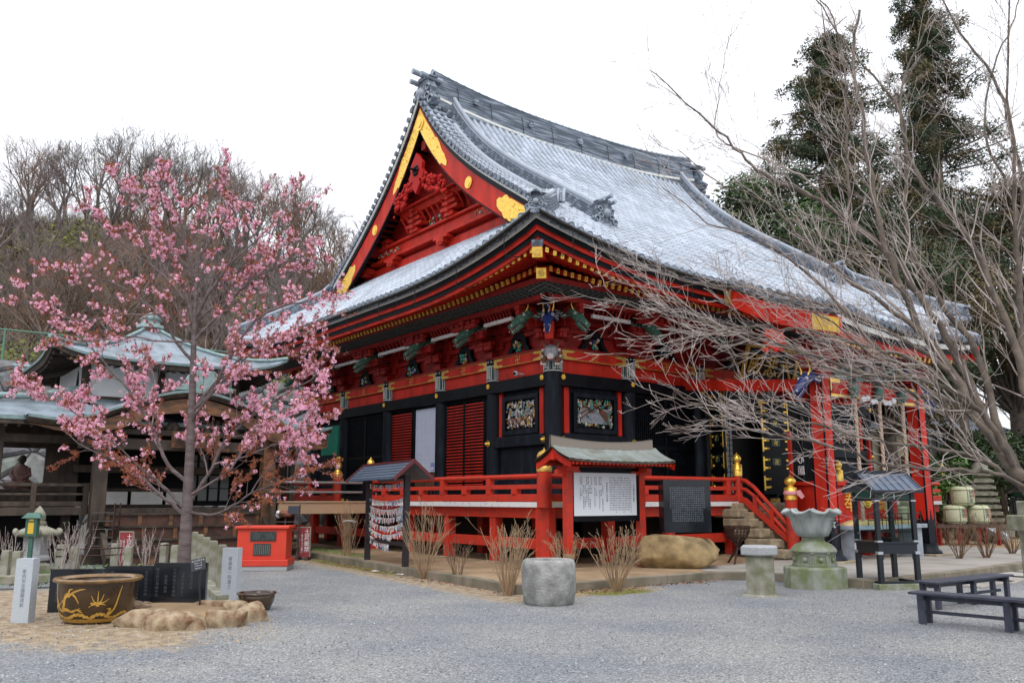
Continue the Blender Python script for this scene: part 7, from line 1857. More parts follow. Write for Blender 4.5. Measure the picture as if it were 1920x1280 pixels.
# ---------------- big bare tree reaching in from the right
rgt = random.Random(5)
D0 = 10.2
def A3(l, off0=0, off1=0): n_ = len(l); return [at(x, y, D0+off0+(off1-off0)*i/(n_-1)) for i, (x, y) in enumerate(l)]
bt = thing('bare_tree', 'large leafless grey-branched tree reaching in from the right edge across the hall', 'tree', tuple(at(2010, 1180, D0)*1.0))
bt.location.z = 0
RS = .66
mbt = MB(); mbb = MB()
base = [(2012, 1215), (1995, 1080), (1960, 960), (1925, 905)]
limbs = [
 (base, .20, .13, 0, .0, 0),
 ([(1925, 905), (1880, 850), (1822, 765), (1780, 695), (1738, 635), (1690, 540), (1655, 445), (1632, 330), (1618, 220), (1600, 120), (1612, 20)], .115, .02, 0, 1.2, 1),
 ([(1925, 905), (1895, 860), (1850, 790), (1812, 700), (1760, 610), (1700, 520), (1640, 450), (1560, 390), (1462, 345), (1410, 310), (1361, 262), (1290, 196), (1219, 132)], .105, .008, .2, 1.6, 1),
 ([(1960, 960), (1905, 903), (1850, 868), (1780, 845), (1730, 838), (1660, 830), (1590, 812), (1500, 790), (1420, 775), (1340, 768), (1280, 752), (1220, 738)], .05, .006, -.2, -1.2, 1),
 ([(1945, 930), (1880, 890), (1800, 882), (1700, 873), (1640, 866), (1580, 842), (1500, 822), (1420, 806), (1350, 795), (1300, 780)], .042, .006, -.4, -1.6, 1),
 ([(1900, 870), (1850, 790), (1790, 735), (1700, 708), (1620, 700), (1560, 678), (1480, 650), (1400, 622), (1300, 600), (1220, 585), (1150, 560)], .06, .006, 0, -.8, 1),
 ([(1880, 850), (1800, 760), (1720, 740), (1640, 716), (1560, 690), (1500, 655), (1430, 640), (1340, 615), (1260, 560), (1190, 512)], .055, .005, .1, .4, 1),
 ([(1822, 765), (1740, 690), (1660, 655), (1590, 640), (1500, 620), (1420, 610), (1340, 625), (1280, 660)], .045, .005, .1, -1.2, 1),
 ([(1780, 695), (1700, 640), (1640, 610), (1580, 580), (1500, 560), (1400, 540), (1300, 530), (1230, 500)], .05, .005, .1, .9, 1),
 ([(1738, 635), (1660, 570), (1600, 530), (1540, 480), (1480, 420), (1420, 370), (1340, 340), (1270, 280)], .05, .005, .2, 1.0, 1),
 ([(2000, 900), (1965, 800), (1935, 735), (1915, 650), (1912, 560), (1908, 470), (1920, 360), (1896, 250), (1862, 140), (1800, 60), (1760, -10)], .10, .012, .5, 1.0, 1),
 ([(1925, 740), (1900, 640), (1860, 540), (1830, 470), (1780, 400), (1720, 330), (1690, 240), (1698, 140), (1740, 40)], .085, .012, .3, 1.4, 1),
 ([(1895, 860), (1860, 760), (1830, 660), (1760, 560), (1710, 470), (1697, 380), (1697, 230), (1650, 160), (1590, 90), (1530, 0)], .08, .010, .4, 1.6, 1),
 ([(1912, 560), (1905, 430), (1900, 300), (1889, 150), (1893, 0)], .05, .012, .5, .3, 1),
 ([(1915, 420), (1880, 330), (1845, 245), (1862, 131), (1896, 50), (1915, -20)], .035, .009, .6, 1.2, 1),
 ([(1690, 540), (1640, 500), (1600, 440), (1592, 330), (1585, 200), (1572, 60), (1530, -10)], .05, .010, .3, 1.2, 1),
 ([(1560, 390), (1500, 330), (1440, 300), (1345, 255), (1350, 160), (1373, 42)], .03, .005, 1.3, 1.5, 1),
 ([(1850, 868), (1800, 830), (1770, 760), (1740, 700), (1640, 668), (1540, 590), (1460, 560)], .04, .006, 0, -1, 1),
 ([(1290, 196), (1221, 135), (1219, 8)], .010, .004, 1.5, 1.6, 0),
 ([(1800, 760), (1690, 700), (1600, 600), (1500, 500), (1400, 440), (1330, 420), (1240, 350)], .05, .005, .2, .3, 1),
]
tw = Twigs(mbb, rgt, m=0, up=.12, wob=.36)
sideL = (-RH*.6+Vector((0, 0, .25)))
for i, (l, r0, r1, o0, o1, sp_) in enumerate(limbs):
    P_ = A3(l, o0, o1); tgt = mbt if r0 > .034 else mbb; r0 *= RS if i else .85; r1 *= .85
    pts, rad = limb(tgt, P_, r0, r1, 10 if r0 > .04 else 7, wig=.014, rng=rgt)
    hi_ = l[-1][1] < 330
    if sp_: sprout(tw, pts, rad, .21 if hi_ else .17, 1.25, 2, side=sideL, start=.14, seed_ang=(.25, .75), rscale=.30, sides=4, fork=(2, 4), ang=(.3, .75), ratio=.55, seg=7, rmin=.0022)
mbt.build('trunk', BARKG, bt); mbb.build('twigs', TWIG, bt)
# ---------------- pink cherry tree
D0 = 13.2; rgc = random.Random(15)
ct = thing('cherry_tree', 'slender pink blossoming cherry tree ringed by rocks at the left', 'tree', tuple(gp(342, 1146)))
mbt = MB(); mbb = MB(); tips = []
tp = A3([(342, 1150), (344, 1080), (348, 1000), (352, 930), (356, 850), (360, 760), (362, 690), (364, 620), (367, 560), (368, 520)])
pts, rad = limb(mbt, tp, .116, .022, 14)
mbt.tube([gp(342, 1150)-Vector((0, 0, .05)), gp(342, 1150)+Vector((0, 0, .12))], [.16, .122], 14)
cl = [
 ([(350, 968), (310, 935), (262, 893), (215, 862), (160, 838), (118, 806)], .042, .8), ([(350, 960), (300, 905), (265, 880), (215, 830), (170, 810)], .03, -.7),
 ([(354, 905), (315, 870), (284, 800), (250, 745), (205, 690), (160, 640), (112, 592)], .045, .3), ([(284, 800), (292, 740), (284, 690), (265, 660)], .02, .7), ([(215, 862), (180, 800), (134, 770), (100, 740), (40, 710)], .018, .2),
 ([(362, 680), (330, 640), (300, 590), (240, 545), (180, 520), (120, 500)], .036, -.6), ([(300, 590), (230, 590), (150, 600), (90, 580), (20, 530)], .018, .4),
 ([(364, 610), (345, 540), (322, 490), (290, 430), (268, 390), (240, 340)], .036, .6), ([(345, 560), (300, 510), (245, 470), (200, 430), (175, 400)], .022, -.5), ([(290, 430), (262, 380), (230, 345), (210, 325)], .016, .8),
 ([(368, 530), (352, 470), (338, 420), (340, 370), (330, 330)], .034, -.3), ([(368, 530), (372, 490), (395, 450), (420, 410), (428, 360), (418, 325)], .036, .4), ([(340, 450), (310, 400), (300, 350), (310, 320)], .02, -.8),
 ([(364, 600), (392, 550), (430, 495), (445, 440), (440, 400), (425, 380)], .04, -.5), ([(430, 495), (480, 450), (520, 410), (552, 370)], .018, .6), ([(364, 605), (410, 570), (470, 530), (520, 480), (560, 440)], .03, .9),
 ([(362, 640), (400, 600), (450, 545), (480, 520), (540, 490), (590, 470)], .04, .2), ([(360, 770), (400, 730), (430, 670), (480, 600), (530, 575), (600, 560), (628, 548)], .042, -.4), ([(360, 770), (420, 700), (480, 650), (540, 620), (600, 600), (630, 580)], .036, .5),
 ([(362, 790), (375, 765), (440, 690), (500, 640), (540, 625)], .034, -.8), ([(355, 940), (390, 890), (420, 830), (460, 790), (500, 760), (550, 730), (590, 705), (604, 660)], .04, .3),
 ([(402, 870), (450, 858), (500, 840), (540, 820), (600, 775)], .02, .7), ([(350, 958), (390, 965), (425, 955), (470, 925), (520, 905), (560, 890), (606, 875)], .03, -.3), ([(470, 925), (500, 880), (540, 850), (585, 820)], .014, .2),
 ([(352, 930), (410, 895), (440, 870), (480, 800), (540, 770), (600, 740)], .022, -.9), ([(390, 890), (380, 850), (362, 820), (370, 790)], .014, .5), ([(480, 650), (540, 660), (590, 655)], .014, 1.0), ([(364, 640), (300, 640), (240, 630), (170, 640), (100, 650)], .022, -1.0)]
twc = Twigs(mbb, rgc, tips=tips, m=0, up=.16, wob=.28)
for l, r_, dp in cl:
    P_ = A3(l, 0, dp); pts, rad = limb(mbt if r_ > .025 else mbb, P_, r_*.8, .006, 7, wig=.006, rng=rgc); tips.append((pts[-3:], [pts[-1]-pts[-2]]*3))
    hi_ = l[-1][1] < 520
    sprout(twc, pts, rad, .14 if hi_ else .12, (.48 if l[-1][1] < 350 else .64) if hi_ else .58, 2 if hi_ else 1, start=.12 if hi_ else .18, seed_ang=(.35, .85), rscale=.4, sides=4, fork=(1, 3) if hi_ else (2, 4), ang=(.3, .8), ratio=.62, seg=4, rmin=.0025)
mbt.build('trunk', BARKC, ct); mbb.build('twigs', TWIGC, ct)
PETAL = mat('pink_petal', (.96, .56, .70), .7, attr=.25); PETAL.node_tree.nodes['Principled BSDF'].inputs['Subsurface Weight'].default_value = .0
n = PETAL.node_tree; pb_ = n.nodes['Principled BSDF']; tr_ = n.nodes.new('ShaderNodeBsdfTranslucent'); ms_ = n.nodes.new('ShaderNodeMixShader'); ms_.inputs[0].default_value = .45
tr_.inputs[0].default_value = (.98, .66, .80, 1); n.links.new(pb_.outputs[0], ms_.inputs[1]); n.links.new(tr_.outputs[0], ms_.inputs[2]); n.links.new(ms_.outputs[0], n.nodes['Material Output'].inputs[0])
RUSTL = mat('rusty_bud_scale', (.40, .13, .06), .7, attr=.45)
mb = MB(); mb2 = MB()
def petals(c, r, k=9):
    for _ in range(k):
        d = Vector((rgc.gauss(0, 1), rgc.gauss(0, 1), rgc.gauss(0, 1)-.2)).normalized(); p = c+d*r*rgc.uniform(.4, 1.0); u = d.orthogonal().normalized(); u = Matrix.Rotation(rgc.uniform(0, 6.28), 3, d) @ u; v = d.cross(u); s = rgc.uniform(.010, .019)
        q = [p+u*s+d*.004, p+v*s, p-u*s+d*.006, p-v*s]; mb.add(q, [(0, 1, 2, 3)], 0, False, rgc.random())
def bud(c, k=3):
    for _ in range(k):
        d = Vector((rgc.gauss(0, .6), rgc.gauss(0, .6), rgc.gauss(0, 1)+.3)).normalized(); u = d.orthogonal().normalized()*.008; e = c+d*rgc.uniform(.022, .045); mb2.add([c-u, c+u, e+u*.4, e-u*.4], [(0, 1, 2, 3)], 0, False, rgc.random()); w2 = d.cross(u).normalized()*.008; mb2.add([c-w2, c+w2, e], [(0, 1, 2)], 0, False, rgc.random())
for pts, dirs in tips:
    n_ = max(2, int(len(pts)*(1.3 if pts[0].z > 3.6 else 2)))
    for i in range(n_):
        u = rgc.random()*(len(pts)-1); k = min(int(u), len(pts)-2); c = pts[k].lerp(pts[k+1], u-k)
        low = c.z < 2.4; high = c.z > 3.6
        dn = noise.noise(c*1.1)
        if rgc.random() < (.10 if low else .50 if high else .36)+.34*dn:
            petals(c+Vector((rgc.gauss(0, .022), rgc.gauss(0, .022), rgc.gauss(-.012, .02))), rgc.uniform(.028, .052)*(.75 if high else 1), rgc.randint(7, 12) if high else rgc.randint(10, 18))
            if not high and rgc.random() < .5: petals(c+Vector((rgc.gauss(0, .05), rgc.gauss(0, .05), rgc.gauss(-.02, .04))), .03, 8)
        bud(c+Vector((rgc.gauss(0, .012), rgc.gauss(0, .012), rgc.gauss(0, .012))), rgc.randint(3, 6))
mb.build('blossoms', PETAL, ct); mb2.build('bud_scales', RUSTL, ct)
# ---------------- dry hydrangea-like shrubs
STEM = mat('dry_stem', (.38, .25, .14), .8, scale=6, col2=(.26, .19, .13), lo=.4, hi=.65); STEMD = mat('dark_dry_stem', (.16, .10, .06), .8, var=.3, scale=8)
def dry_shrub(h, wd, n_, seed, label, m_=STEM, up=.25):
    rg = random.Random(seed); mb = MB(); tw = Twigs(mb, rg, m=0, up=up, wob=.22)
    for k in range(n_):
        a = rg.uniform(0, 2*pi); rr = wd*.62*rg.random()**.5; d = Vector((cos(a)*rr, sin(a)*rr, h*rg.uniform(.7, 1.05))); L = d.length
        tw.grow(Vector((cos(a)*.08*rg.random(), sin(a)*.08*rg.random(), 0)), d, L*.86, rg.uniform(.007, .012), 2, 5, (2, 3), (.3, .75), .34, 6, .003, (.35, .92))
    o = mb.build('dry_shrub', m_); tag(o, label, 'shrub', 'dry leafless shrubs round the hall'); return o
shr = [((652, 1052), 1.55, .55, 26, 'tall narrow dry shrub tied with string left of the paper rack', 1), ((795, 1084), 1.55, 1.05, 30, 'tall spreading dry shrub just right of the paper rack', 2), ((858, 1092), 1.0, .45, 12, 'thin dark dry shrub between the two big ones', 3), ((952, 1116), 1.35, .95, 34, 'dense dry shrub just left of the stone tub', 4), ((1062, 1085), 1.05, .9, 22, 'dry shrub rising behind the stone tub', 5), ((1156, 1108), 1.25, 1.0, 34, 'dense dry shrub under the notice board, right of the tub', 6)]
for (px, h, wd, n_, lb, sd_) in shr:
    o = dry_shrub(h, wd, n_, sd_, lb, STEMD if sd_ == 3 else STEM, .45 if sd_ == 1 else .22); o.location = gp(*px)
mb = MB(); p = gp(652, 1052); mb.tube([p+Vector((.17*cos(a), .17*sin(a), 1.02+.03*sin(a*2))) for a in [i*pi/8 for i in range(17)]], .008, 4); tag(mb.build('string', WHITE), 'white string tied round the tall narrow dry shrub', 'string')
for (px, ds, h, lb, sd_) in (((1800, 1045), 22, 1.0, 'dry reddish shrub in the bed right of the far porch pillar', 7), ((1850, 1045), 22.3, 1.15, 'twiggy reddish shrub farther right in the same bed', 8), ((1900, 1050), 24, 1.0, 'dim twiggy shrub at the right edge behind the stone post', 9)):
    o = dry_shrub(h, 1.0, 26, sd_, lb, STEMD, .2); p = at(px[0], px[1], ds); o.location = (p.x, p.y, .15)
for (x, y, ds, h, sd_, lb) in ((20, 1075, 17.5, 1.15, 11, 'pruned leafless shrub at the far left garden edge'), (110, 1080, 17.6, 1.25, 12, 'pruned leafless shrub behind the stone lantern'), (140, 1070, 18.6, 1.3, 13, 'leafless shrub standing before the wooden temple stair'), (275, 1060, 19.0, 1.1, 14, 'leafless shrub behind the cherry trunk, on its left'), (222, 1062, 19.4, .8, 15, 'small leafless shrub next to the maroon sign')):
    o = dry_shrub(h, .75, 10, sd_, lb, TWIG, .4); p = at(x, y, ds); o.location = (p.x, p.y, 0)
# low green plants in the garden bed
GLEAF = mat('low_green_leaf', (.10, .20, .04), .6, attr=.5)
mb = MB(); rg = random.Random(3)
for k in range(1500):
    p = at(rg.uniform(-40, 330), 1060, rg.uniform(16.2, 20.0)); c = Vector((p.x, p.y, rg.uniform(.0, .16))); d = Vector((rg.gauss(0, 1), rg.gauss(0, 1), .8)).normalized()*rg.uniform(.04, .09); u = d.orthogonal().normalized()*.014; mb.add([c-u, c+u, c+d+u*.5, c+d-u*.5], [(0, 1, 2, 3)], 0, False, rg.random())
for k in range(700):
    y = rg.uniform(3, 7.5); c = Vector((-3.35-.1*(6.4-y)+rg.uniform(.15, .6), y, rg.uniform(.15, .2))); d = Vector((rg.gauss(0, 1), rg.gauss(0, 1), 1)).normalized()*rg.uniform(.03, .09); u = d.orthogonal().normalized()*.008; mb.add([c-u, c+u, c+d], [(0, 1, 2)], 0, False, rg.random())
mb.build('ground_plants', GLEAF, kind='stuff')
# dry grass tufts and fallen leaves on the earth
DG = mat('dry_grass', (.42, .31, .16), .9, attr=.4); mb = MB()
for k in range(4200):
    if k < 3000: px = rg.uniform(-40, 520); p = gp(px, rg.uniform(1150, 1200+30*(1-px/520.)))
    else: p = Vector((rg.uniform(-4.6, -1.8), rg.uniform(-5.35, -4.65), 0))
    c = Vector((p.x, p.y, .004)); a = rg.uniform(0, 6.28); l = rg.uniform(.02, .055); d = Vector((cos(a)*l, sin(a)*l, rg.uniform(.0, .028))); u = Vector((-sin(a), cos(a), 0))*.0035; mb.add([c-u, c+u, c+d], [(0, 1, 2)], 0, False, rg.random())
mb.build('dry_grass', DG, kind='stuff')
FL = mat('fallen_leaf', (.22, .11, .06), .9, attr=.5); mb = MB()
for k in range(900):
    q = rg.random()
    if q < .6: x = rg.uniform(-4.3, .3); p = Vector((x, -4.62-abs(rg.gauss(0, .22)), .012))
    else: y = rg.uniform(-4.5, 5); p = Vector((-3.35-.1*(6.4-y)-.14-abs(rg.gauss(0, .2)), y, .012))
    a = rg.uniform(0, 6.28); s = rg.uniform(.012, .03); e = Vector((cos(a)*s, sin(a)*s, rg.uniform(0, .01))); f_ = Vector((-sin(a)*s*.6, cos(a)*s*.6, rg.uniform(0, .012))); mb.add([p-e, p+f_, p+e, p-f_], [(0, 1, 2, 3)], 0, False, rg.random())
mb.build('fallen_leaves', FL, kind='stuff')
# ---------------- evergreens (cedars) behind the hall
CED = mat('cedar_green', (.038, .062, .024), .8, attr=.6); CEDB = mat('cedar_rust_lit', (.105, .08, .03), .8, attr=.55); LGR = mat('broad_green', (.05, .085, .022), .7, attr=.6)  # rust brown foliage, its lighter olive also painting the lit crown patches
def clump(mb, c, r, n_, rg, m, flat=.65, s0=.10, s1=.24):
    for _ in range(n_):
        d = Vector((rg.gauss(0, 1), rg.gauss(0, 1), rg.gauss(0, 1))).normalized(); p = c+Vector((d.x*r, d.y*r, d.z*r*flat))*rg.random()**.35
        u = Vector((rg.gauss(0, 1), rg.gauss(0, 1), rg.gauss(0, .6))).normalized(); v = u.cross(d).normalized() if u.cross(d).length > .05 else u.orthogonal(); s = rg.uniform(s0, s1)
        u = (u-Vector((0, 0, .35))).normalized(); mb.add([p-u*s*.6, p+v*s*.24, p+u*s*.8, p-v*s*.24], [(0, 1, 2, 3)], m, False, rg.random())
def cedar(name, loc, h, spread, seed, label, z0=.35, lean=0, nb=60, dead=False, dens=1.0):
    rg = random.Random(seed); t = thing(name, label, 'tree', tuple(loc)); L = Vector(loc); mb = MB(); top = L+Vector((lean, 0, h))
    mb.tube([L, L.lerp(top, .5), L.lerp(top, .93), top+Vector((0, 0, .4))], [h*.022, h*.016, h*.004, .02], 8); cr = MB()
    for k in range(nb):
        f_ = z0+(1-z0)*(k+rg.random())/nb; c0 = L.lerp(top, f_); w_ = spread*(1.05-f_)**.72*rg.uniform(.3, 1.1)/(1.05-z0)**.72; a = rg.uniform(0, 2*pi); e = c0+Vector((cos(a)*w_, sin(a)*w_, rg.uniform(-.22, .22)*w_))
        mb.tube([c0, c0.lerp(e, .5)-Vector((0, 0, .05*w_)), e], [.07*(1.1-f_)+.02, .05, .02], 4, 0, caps=False)
        for q in range(5):
            u = .25+.19*q; c = c0.lerp(e, u)+Vector((rg.gauss(0, .3), rg.gauss(0, .3), rg.gauss(.0, .22)-.35*u*u*w_*.5)); rr = (.30+.14*w_/spread)*rg.uniform(.7, 1.35)*spread/4.6
            clump(cr, c, rr, int(520*rr*rr*dens)+30, rg, 1 if rg.random() < .38 else 0, .8, .06, .17)
    if dead:
        for k in range(4): d = L.lerp(top, .9+.02*k); mb.tube([d, d+Vector((rg.uniform(-.8, .8), rg.uniform(-.8, .8), 1.2)), d+Vector((rg.uniform(-1.6, 1.6), rg.uniform(-1, 1), 2.6))], [.07, .05, .015], 5)
    mb.build('trunk', BARKG, t); cr.build('crown', [CED, CEDB], t); return t
p = at(1598, 935, 40); cedar('cedar_tree', (p.x, p.y, 0), 24.3, 6.0, 3, 'dark cedar with a bare broken top, left one of the tall pair behind the hall', .36, .3, 150, True)
p = at(1806, 935, 43); cedar('cedar_tree', (p.x, p.y, 0), 28.8, 6.6, 8, 'tallest dark cedar, rising out of the top of the picture at right', .34, .5, 150)
def round_tree(loc, h, w_, seed, label, mats=(LGR, CED), n_=46, z0=.3, dens=1.0, rust=.3):
    rg = random.Random(seed); L = Vector(loc); t = thing('evergreen_tree', label, 'tree', tuple(loc)); mb = MB(); cr = MB(); mb.tube([L, L+Vector((.2, 0, h*.5)), L+Vector((0, .1, h*.85))], [h*.03, h*.02, .05], 8)
    for k in range(n_):
        th = rg.uniform(0, 2*pi); v = rg.uniform(-.85, 1); q = sqrt(max(0, 1-v*v)); rad_ = rg.uniform(.55, 1.0); c = L+Vector((cos(th)*q*w_*rad_, sin(th)*q*w_*rad_, h*(z0+(1-z0)*.5*(1+v*rad_)))); mb.tube([L+Vector((0, 0, h*z0)), c], [.09, .03], 4, caps=False)
        rr = w_*.30*rg.uniform(.7, 1.3); clump(cr, c, rr, int(260*rr*rr*dens)+50, rg, 1 if rg.random() < rust else 0, .7)
    mb.build('trunk', BARKG, t); cr.build('crown', list(mats), t); return t
p = at(1462, 935, 38); round_tree((p.x, p.y, 0), 16.6, 3.8, 21, 'rounded green evergreen just right of the roof ridge end', n_=80, dens=1.5)
p = at(1925, 935, 46); round_tree((p.x, p.y, 0), 19.5, 4.4, 22, 'brownish round-crowned evergreen at the far right behind the bare branches', (CEDB, CED), 80, .3, 1.2)
p = at(1368, 935, 44); round_tree((p.x, p.y, 0), 16.2, 2.4, 23, 'small dark evergreen tip peeping over the right end of the roof', (CED, CEDB), 36)
p = at(1672, 935, 38); round_tree((p.x, p.y, 0), 14.0, 4.6, 24, 'dense dark evergreen filling the gap below the two tall cedars', (CED, CEDB), 80, dens=1.4)
p = at(1765, 900, 33); round_tree((p.x, p.y, 0), 3.4, 1.2, 25, 'fresh green broad-leaved bush above the sake barrels', (LGR, GLEAF), 30, .1, 3)
p = at(1880, 920, 40); round_tree((p.x, p.y, 0), 4.6, 3.2, 26, 'dark evergreen bush behind the stone pagoda', (CED, LGR), 50, .05, 1.4)
p = at(1960, 920, 42); round_tree((p.x, p.y, 0), 5.2, 3.0, 27, 'dark evergreen bush at the right edge beyond the pagoda', (CED, LGR), 50, .05, 1.4)
# ---------------- bare trees on the hill and beyond
def bare(name, h, seed, m_=None, lv=4, up=.22, spreads=(.35, .75), rat=.66):
    rg = random.Random(seed); mb = MB(); tips = []; tw = Twigs(mb, rg, m=0, up=up, wob=.35)
    mt = MB(); P_ = [Vector((0, 0, 0)), Vector((rg.gauss(0, .1), rg.gauss(0, .1), h*.16)), Vector((rg.gauss(0, .2), rg.gauss(0, .2), h*.32))]; pts, rad = limb(mt, P_, h*.02, h*.013, 7)
    for k in range(rg.randint(4, 6)):
        a = rg.uniform(0, 2*pi); d = Vector((cos(a)*rg.uniform(.3, .8), sin(a)*rg.uniform(.3, .8), 1)); q = pts[-1-rg.randint(0, 4)]
        tw.grow(q, d, h*.42, h*.010, lv-1, 5, (4, 5), spreads, rat, 5, .009, (.2, .98))
    return mt, mb
HBARK = mat('hill_bark', (.13, .115, .10), .9, var=.35, scale=3); HBARK2 = mat('purplish_twigs', (.19, .155, .145), .9, var=.3, scale=3); HB3 = mat('rusty_twigs', (.20, .12, .08), .9, var=.3, scale=3)
protos = []
for s_, mm_ in ((1, HBARK2), (2, HBARK), (3, HB3), (4, HBARK2)):
    t = thing('bare_tree', 'x', 'tree', (0, 0, 0), 'leafless trees on the wooded hill'); a, b_ = bare('bare_tree', 8.0, s_); a.build('trunk', HBARK, t); b_.build('branches', mm_, t); protos.append(t)
hillspots = []
rg = random.Random(12)
for (px, ds, sc_) in ((-60, 52, 1.15), (10, 47, 1.0), (60, 55, 1.2), (95, 44, 1.05), (150, 50, 1.3), (205, 56, 1.2), (240, 46, 1.0), (290, 53, 1.15), (340, 58, 1.1), (390, 49, 1.0), (440, 57, 1.15), (485, 50, .95), (530, 56, 1.05), (575, 48, .9), (610, 55, 1.0), (650, 50, .95), (690, 56, 1.0), (30, 38.5, .85), (130, 39.5, .9), (210, 38.6, .8), (270, 40, .75), (420, 40, .7), (520, 40, .75), (600, 41, .8), (-30, 41, .95), (330, 43, .8), (470, 44, .85), (560, 44, .8), (80, 36.8, .75), (650, 42, .9), (370, 39, .6), (180, 44, .9), (120, 57, 1.2), (265, 58, 1.2), (315, 47, 1.0), (-10, 56, 1.2), (365, 52, 1.1), (415, 53, 1.1), (462, 53, 1.1), (508, 46, 1.0), (555, 57, 1.1), (630, 47, 1.0), (175, 58, 1.2), (225, 50, 1.1), (40, 50, 1.1), (5, 60, 1.1), (75, 61, 1.1), (133, 61, 1.15), (190, 62, 1.15), (250, 62, 1.1), (305, 61, 1.1), (350, 62, 1.05), (402, 61, 1.0), (450, 62, 1.0), (498, 61, 1.0), (545, 62, .95), (595, 61, .95), (640, 61, .9), (22, 53, 1.0), (110, 47, 1.0), (280, 48, 1.0), (385, 45, .95), (520, 51, .95), (668, 46, .9)):
    hillspots.append((px, ds, sc_*.92*(1 if px > 120 else .92)))
order = sorted(hillspots)
for i, (px, ds, sc_) in enumerate(order):
    p = at(px, 935, ds); z = hillz(p.x, p.y)-.15
    lb = 'leafless tree %s' % ('on the hill skyline' if ds > 45 else 'low on the slope')
    side_ = 'at far left' if px < 40 else 'above the wooden temple' if px < 180 else 'behind the cherry crown left half' if px < 330 else 'behind the cherry crown right half' if px < 500 else 'between cherry and gable' if px < 640 else 'against the hall gable'
    prev = [q for q in order if (q[1] > 45) == (ds > 45) and ((q[0] < 40, q[0] < 180, q[0] < 330, q[0] < 500, q[0] < 640) == (px < 40, px < 180, px < 330, px < 500, px < 640))]
    k = prev.index((px, ds, sc_)); words = ['first', 'second', 'third', 'fourth', 'fifth', 'sixth', 'seventh', 'eighth', 'ninth', 'tenth', 'eleventh', 'twelfth', 'thirteenth']
    label = lb+' '+side_+('' if len(prev) == 1 else ', '+words[k]+' from left')
    pr_ = protos[i % 4]
    if i < 4: o = pr_; o['label'] = label; put(o, (p.x, p.y, z), rg.uniform(0, 6), sc_)
    else: o = dup(pr_, (p.x, p.y, z), rg.uniform(0, 6), label, sc_)
# two closer, crooked grey trees above the stone wall
for (px, ds, h, sd_, lb) in ((195, 37.2, 6.5, 31, 'thick crooked grey tree above the stone wall, seen through the cherry crown'), (60, 34.5, 5.5, 32, 'crooked dark tree leaning over the stone wall at the far left'), (110, 36.5, 6.2, 33, 'pale straight-trunked tree above the wooden temple roof corner')):
    t = thing('bare_tree', lb, 'tree', (0, 0, 0)); a, b_ = bare('t', h, sd_, lv=3, up=.0 if sd_ < 33 else .2, spreads=(.5, 1.0)); 
    a.build('trunk', BARKG, t); b_.build('branches', BARKG, t); p = at(px, 935, ds); put(t, (p.x, p.y, max(6.6, hillz(p.x, p.y))-.1), 1.0*sd_, (1.25, 1.25, 1))
# undergrowth on the hill: brown and green brush
BR1 = mat('brown_brush', (.15, .10, .075), .9, attr=.5); BR2 = mat('green_brush', (.16, .17, .035), .9, attr=.5)
mb = MB(); rg = random.Random(19)
for k in range(2400):
    px = rg.uniform(-120, 760); ds = rg.uniform(37, 64); p = at(px, 935, ds); z = hillz(p.x, p.y); c = Vector((p.x, p.y, z)); g_ = noise.noise(Vector((p.x*.12, p.y*.12, 5))) > .34+.2*(ds > 46)
    n_ = 26 if g_ else 16
    for _ in range(n_):
        d = Vector((rg.gauss(0, .6), rg.gauss(0, .6), abs(rg.gauss(.7, .4)))); e = c+d*rg.uniform(.5, 1.2)
        if g_:
            s = rg.uniform(.08, .18); u = Vector((rg.gauss(0, 1), rg.gauss(0, 1), rg.gauss(0, .6))).normalized()*s; v = u.orthogonal().normalized()*s*.5; mb.add([e-u, e+v, e+u, e-v], [(0, 1, 2, 3)], 1, False, rg.random())
        else:
            u = Vector((rg.gauss(0, 1), rg.gauss(0, 1), 0)).normalized()*.018; mb.add([c-u, c+u, e+u*.3, e-u*.3], [(0, 1, 2, 3)], 0, False, rg.random())
mb.build('hill_brush', [BR1, BR2], kind='stuff')
# brown woods closing the view at far right
t0 = None
for i, (px, ds, sc_, lb) in enumerate(((1700, 62, .95, 'leafless far tree behind the far porch pillar'), (1790, 58, .85, 'leafless far tree above the grey tiled house'), (1860, 56, .85, 'leafless far tree over the stone pagoda'), (1925, 52, .85, 'leafless far tree at the right edge'), (1990, 55, .9, 'leafless far tree just outside the right edge'), (1750, 66, 1.0, 'leafless far tree behind the beige annex'))):
    p = at(px, 935, ds); o = dup(protos[i % 4], (p.x, p.y, hillz(p.x, p.y)-.2), i*1.3, lb, sc_); o['group'] = 'leafless trees far at the right'
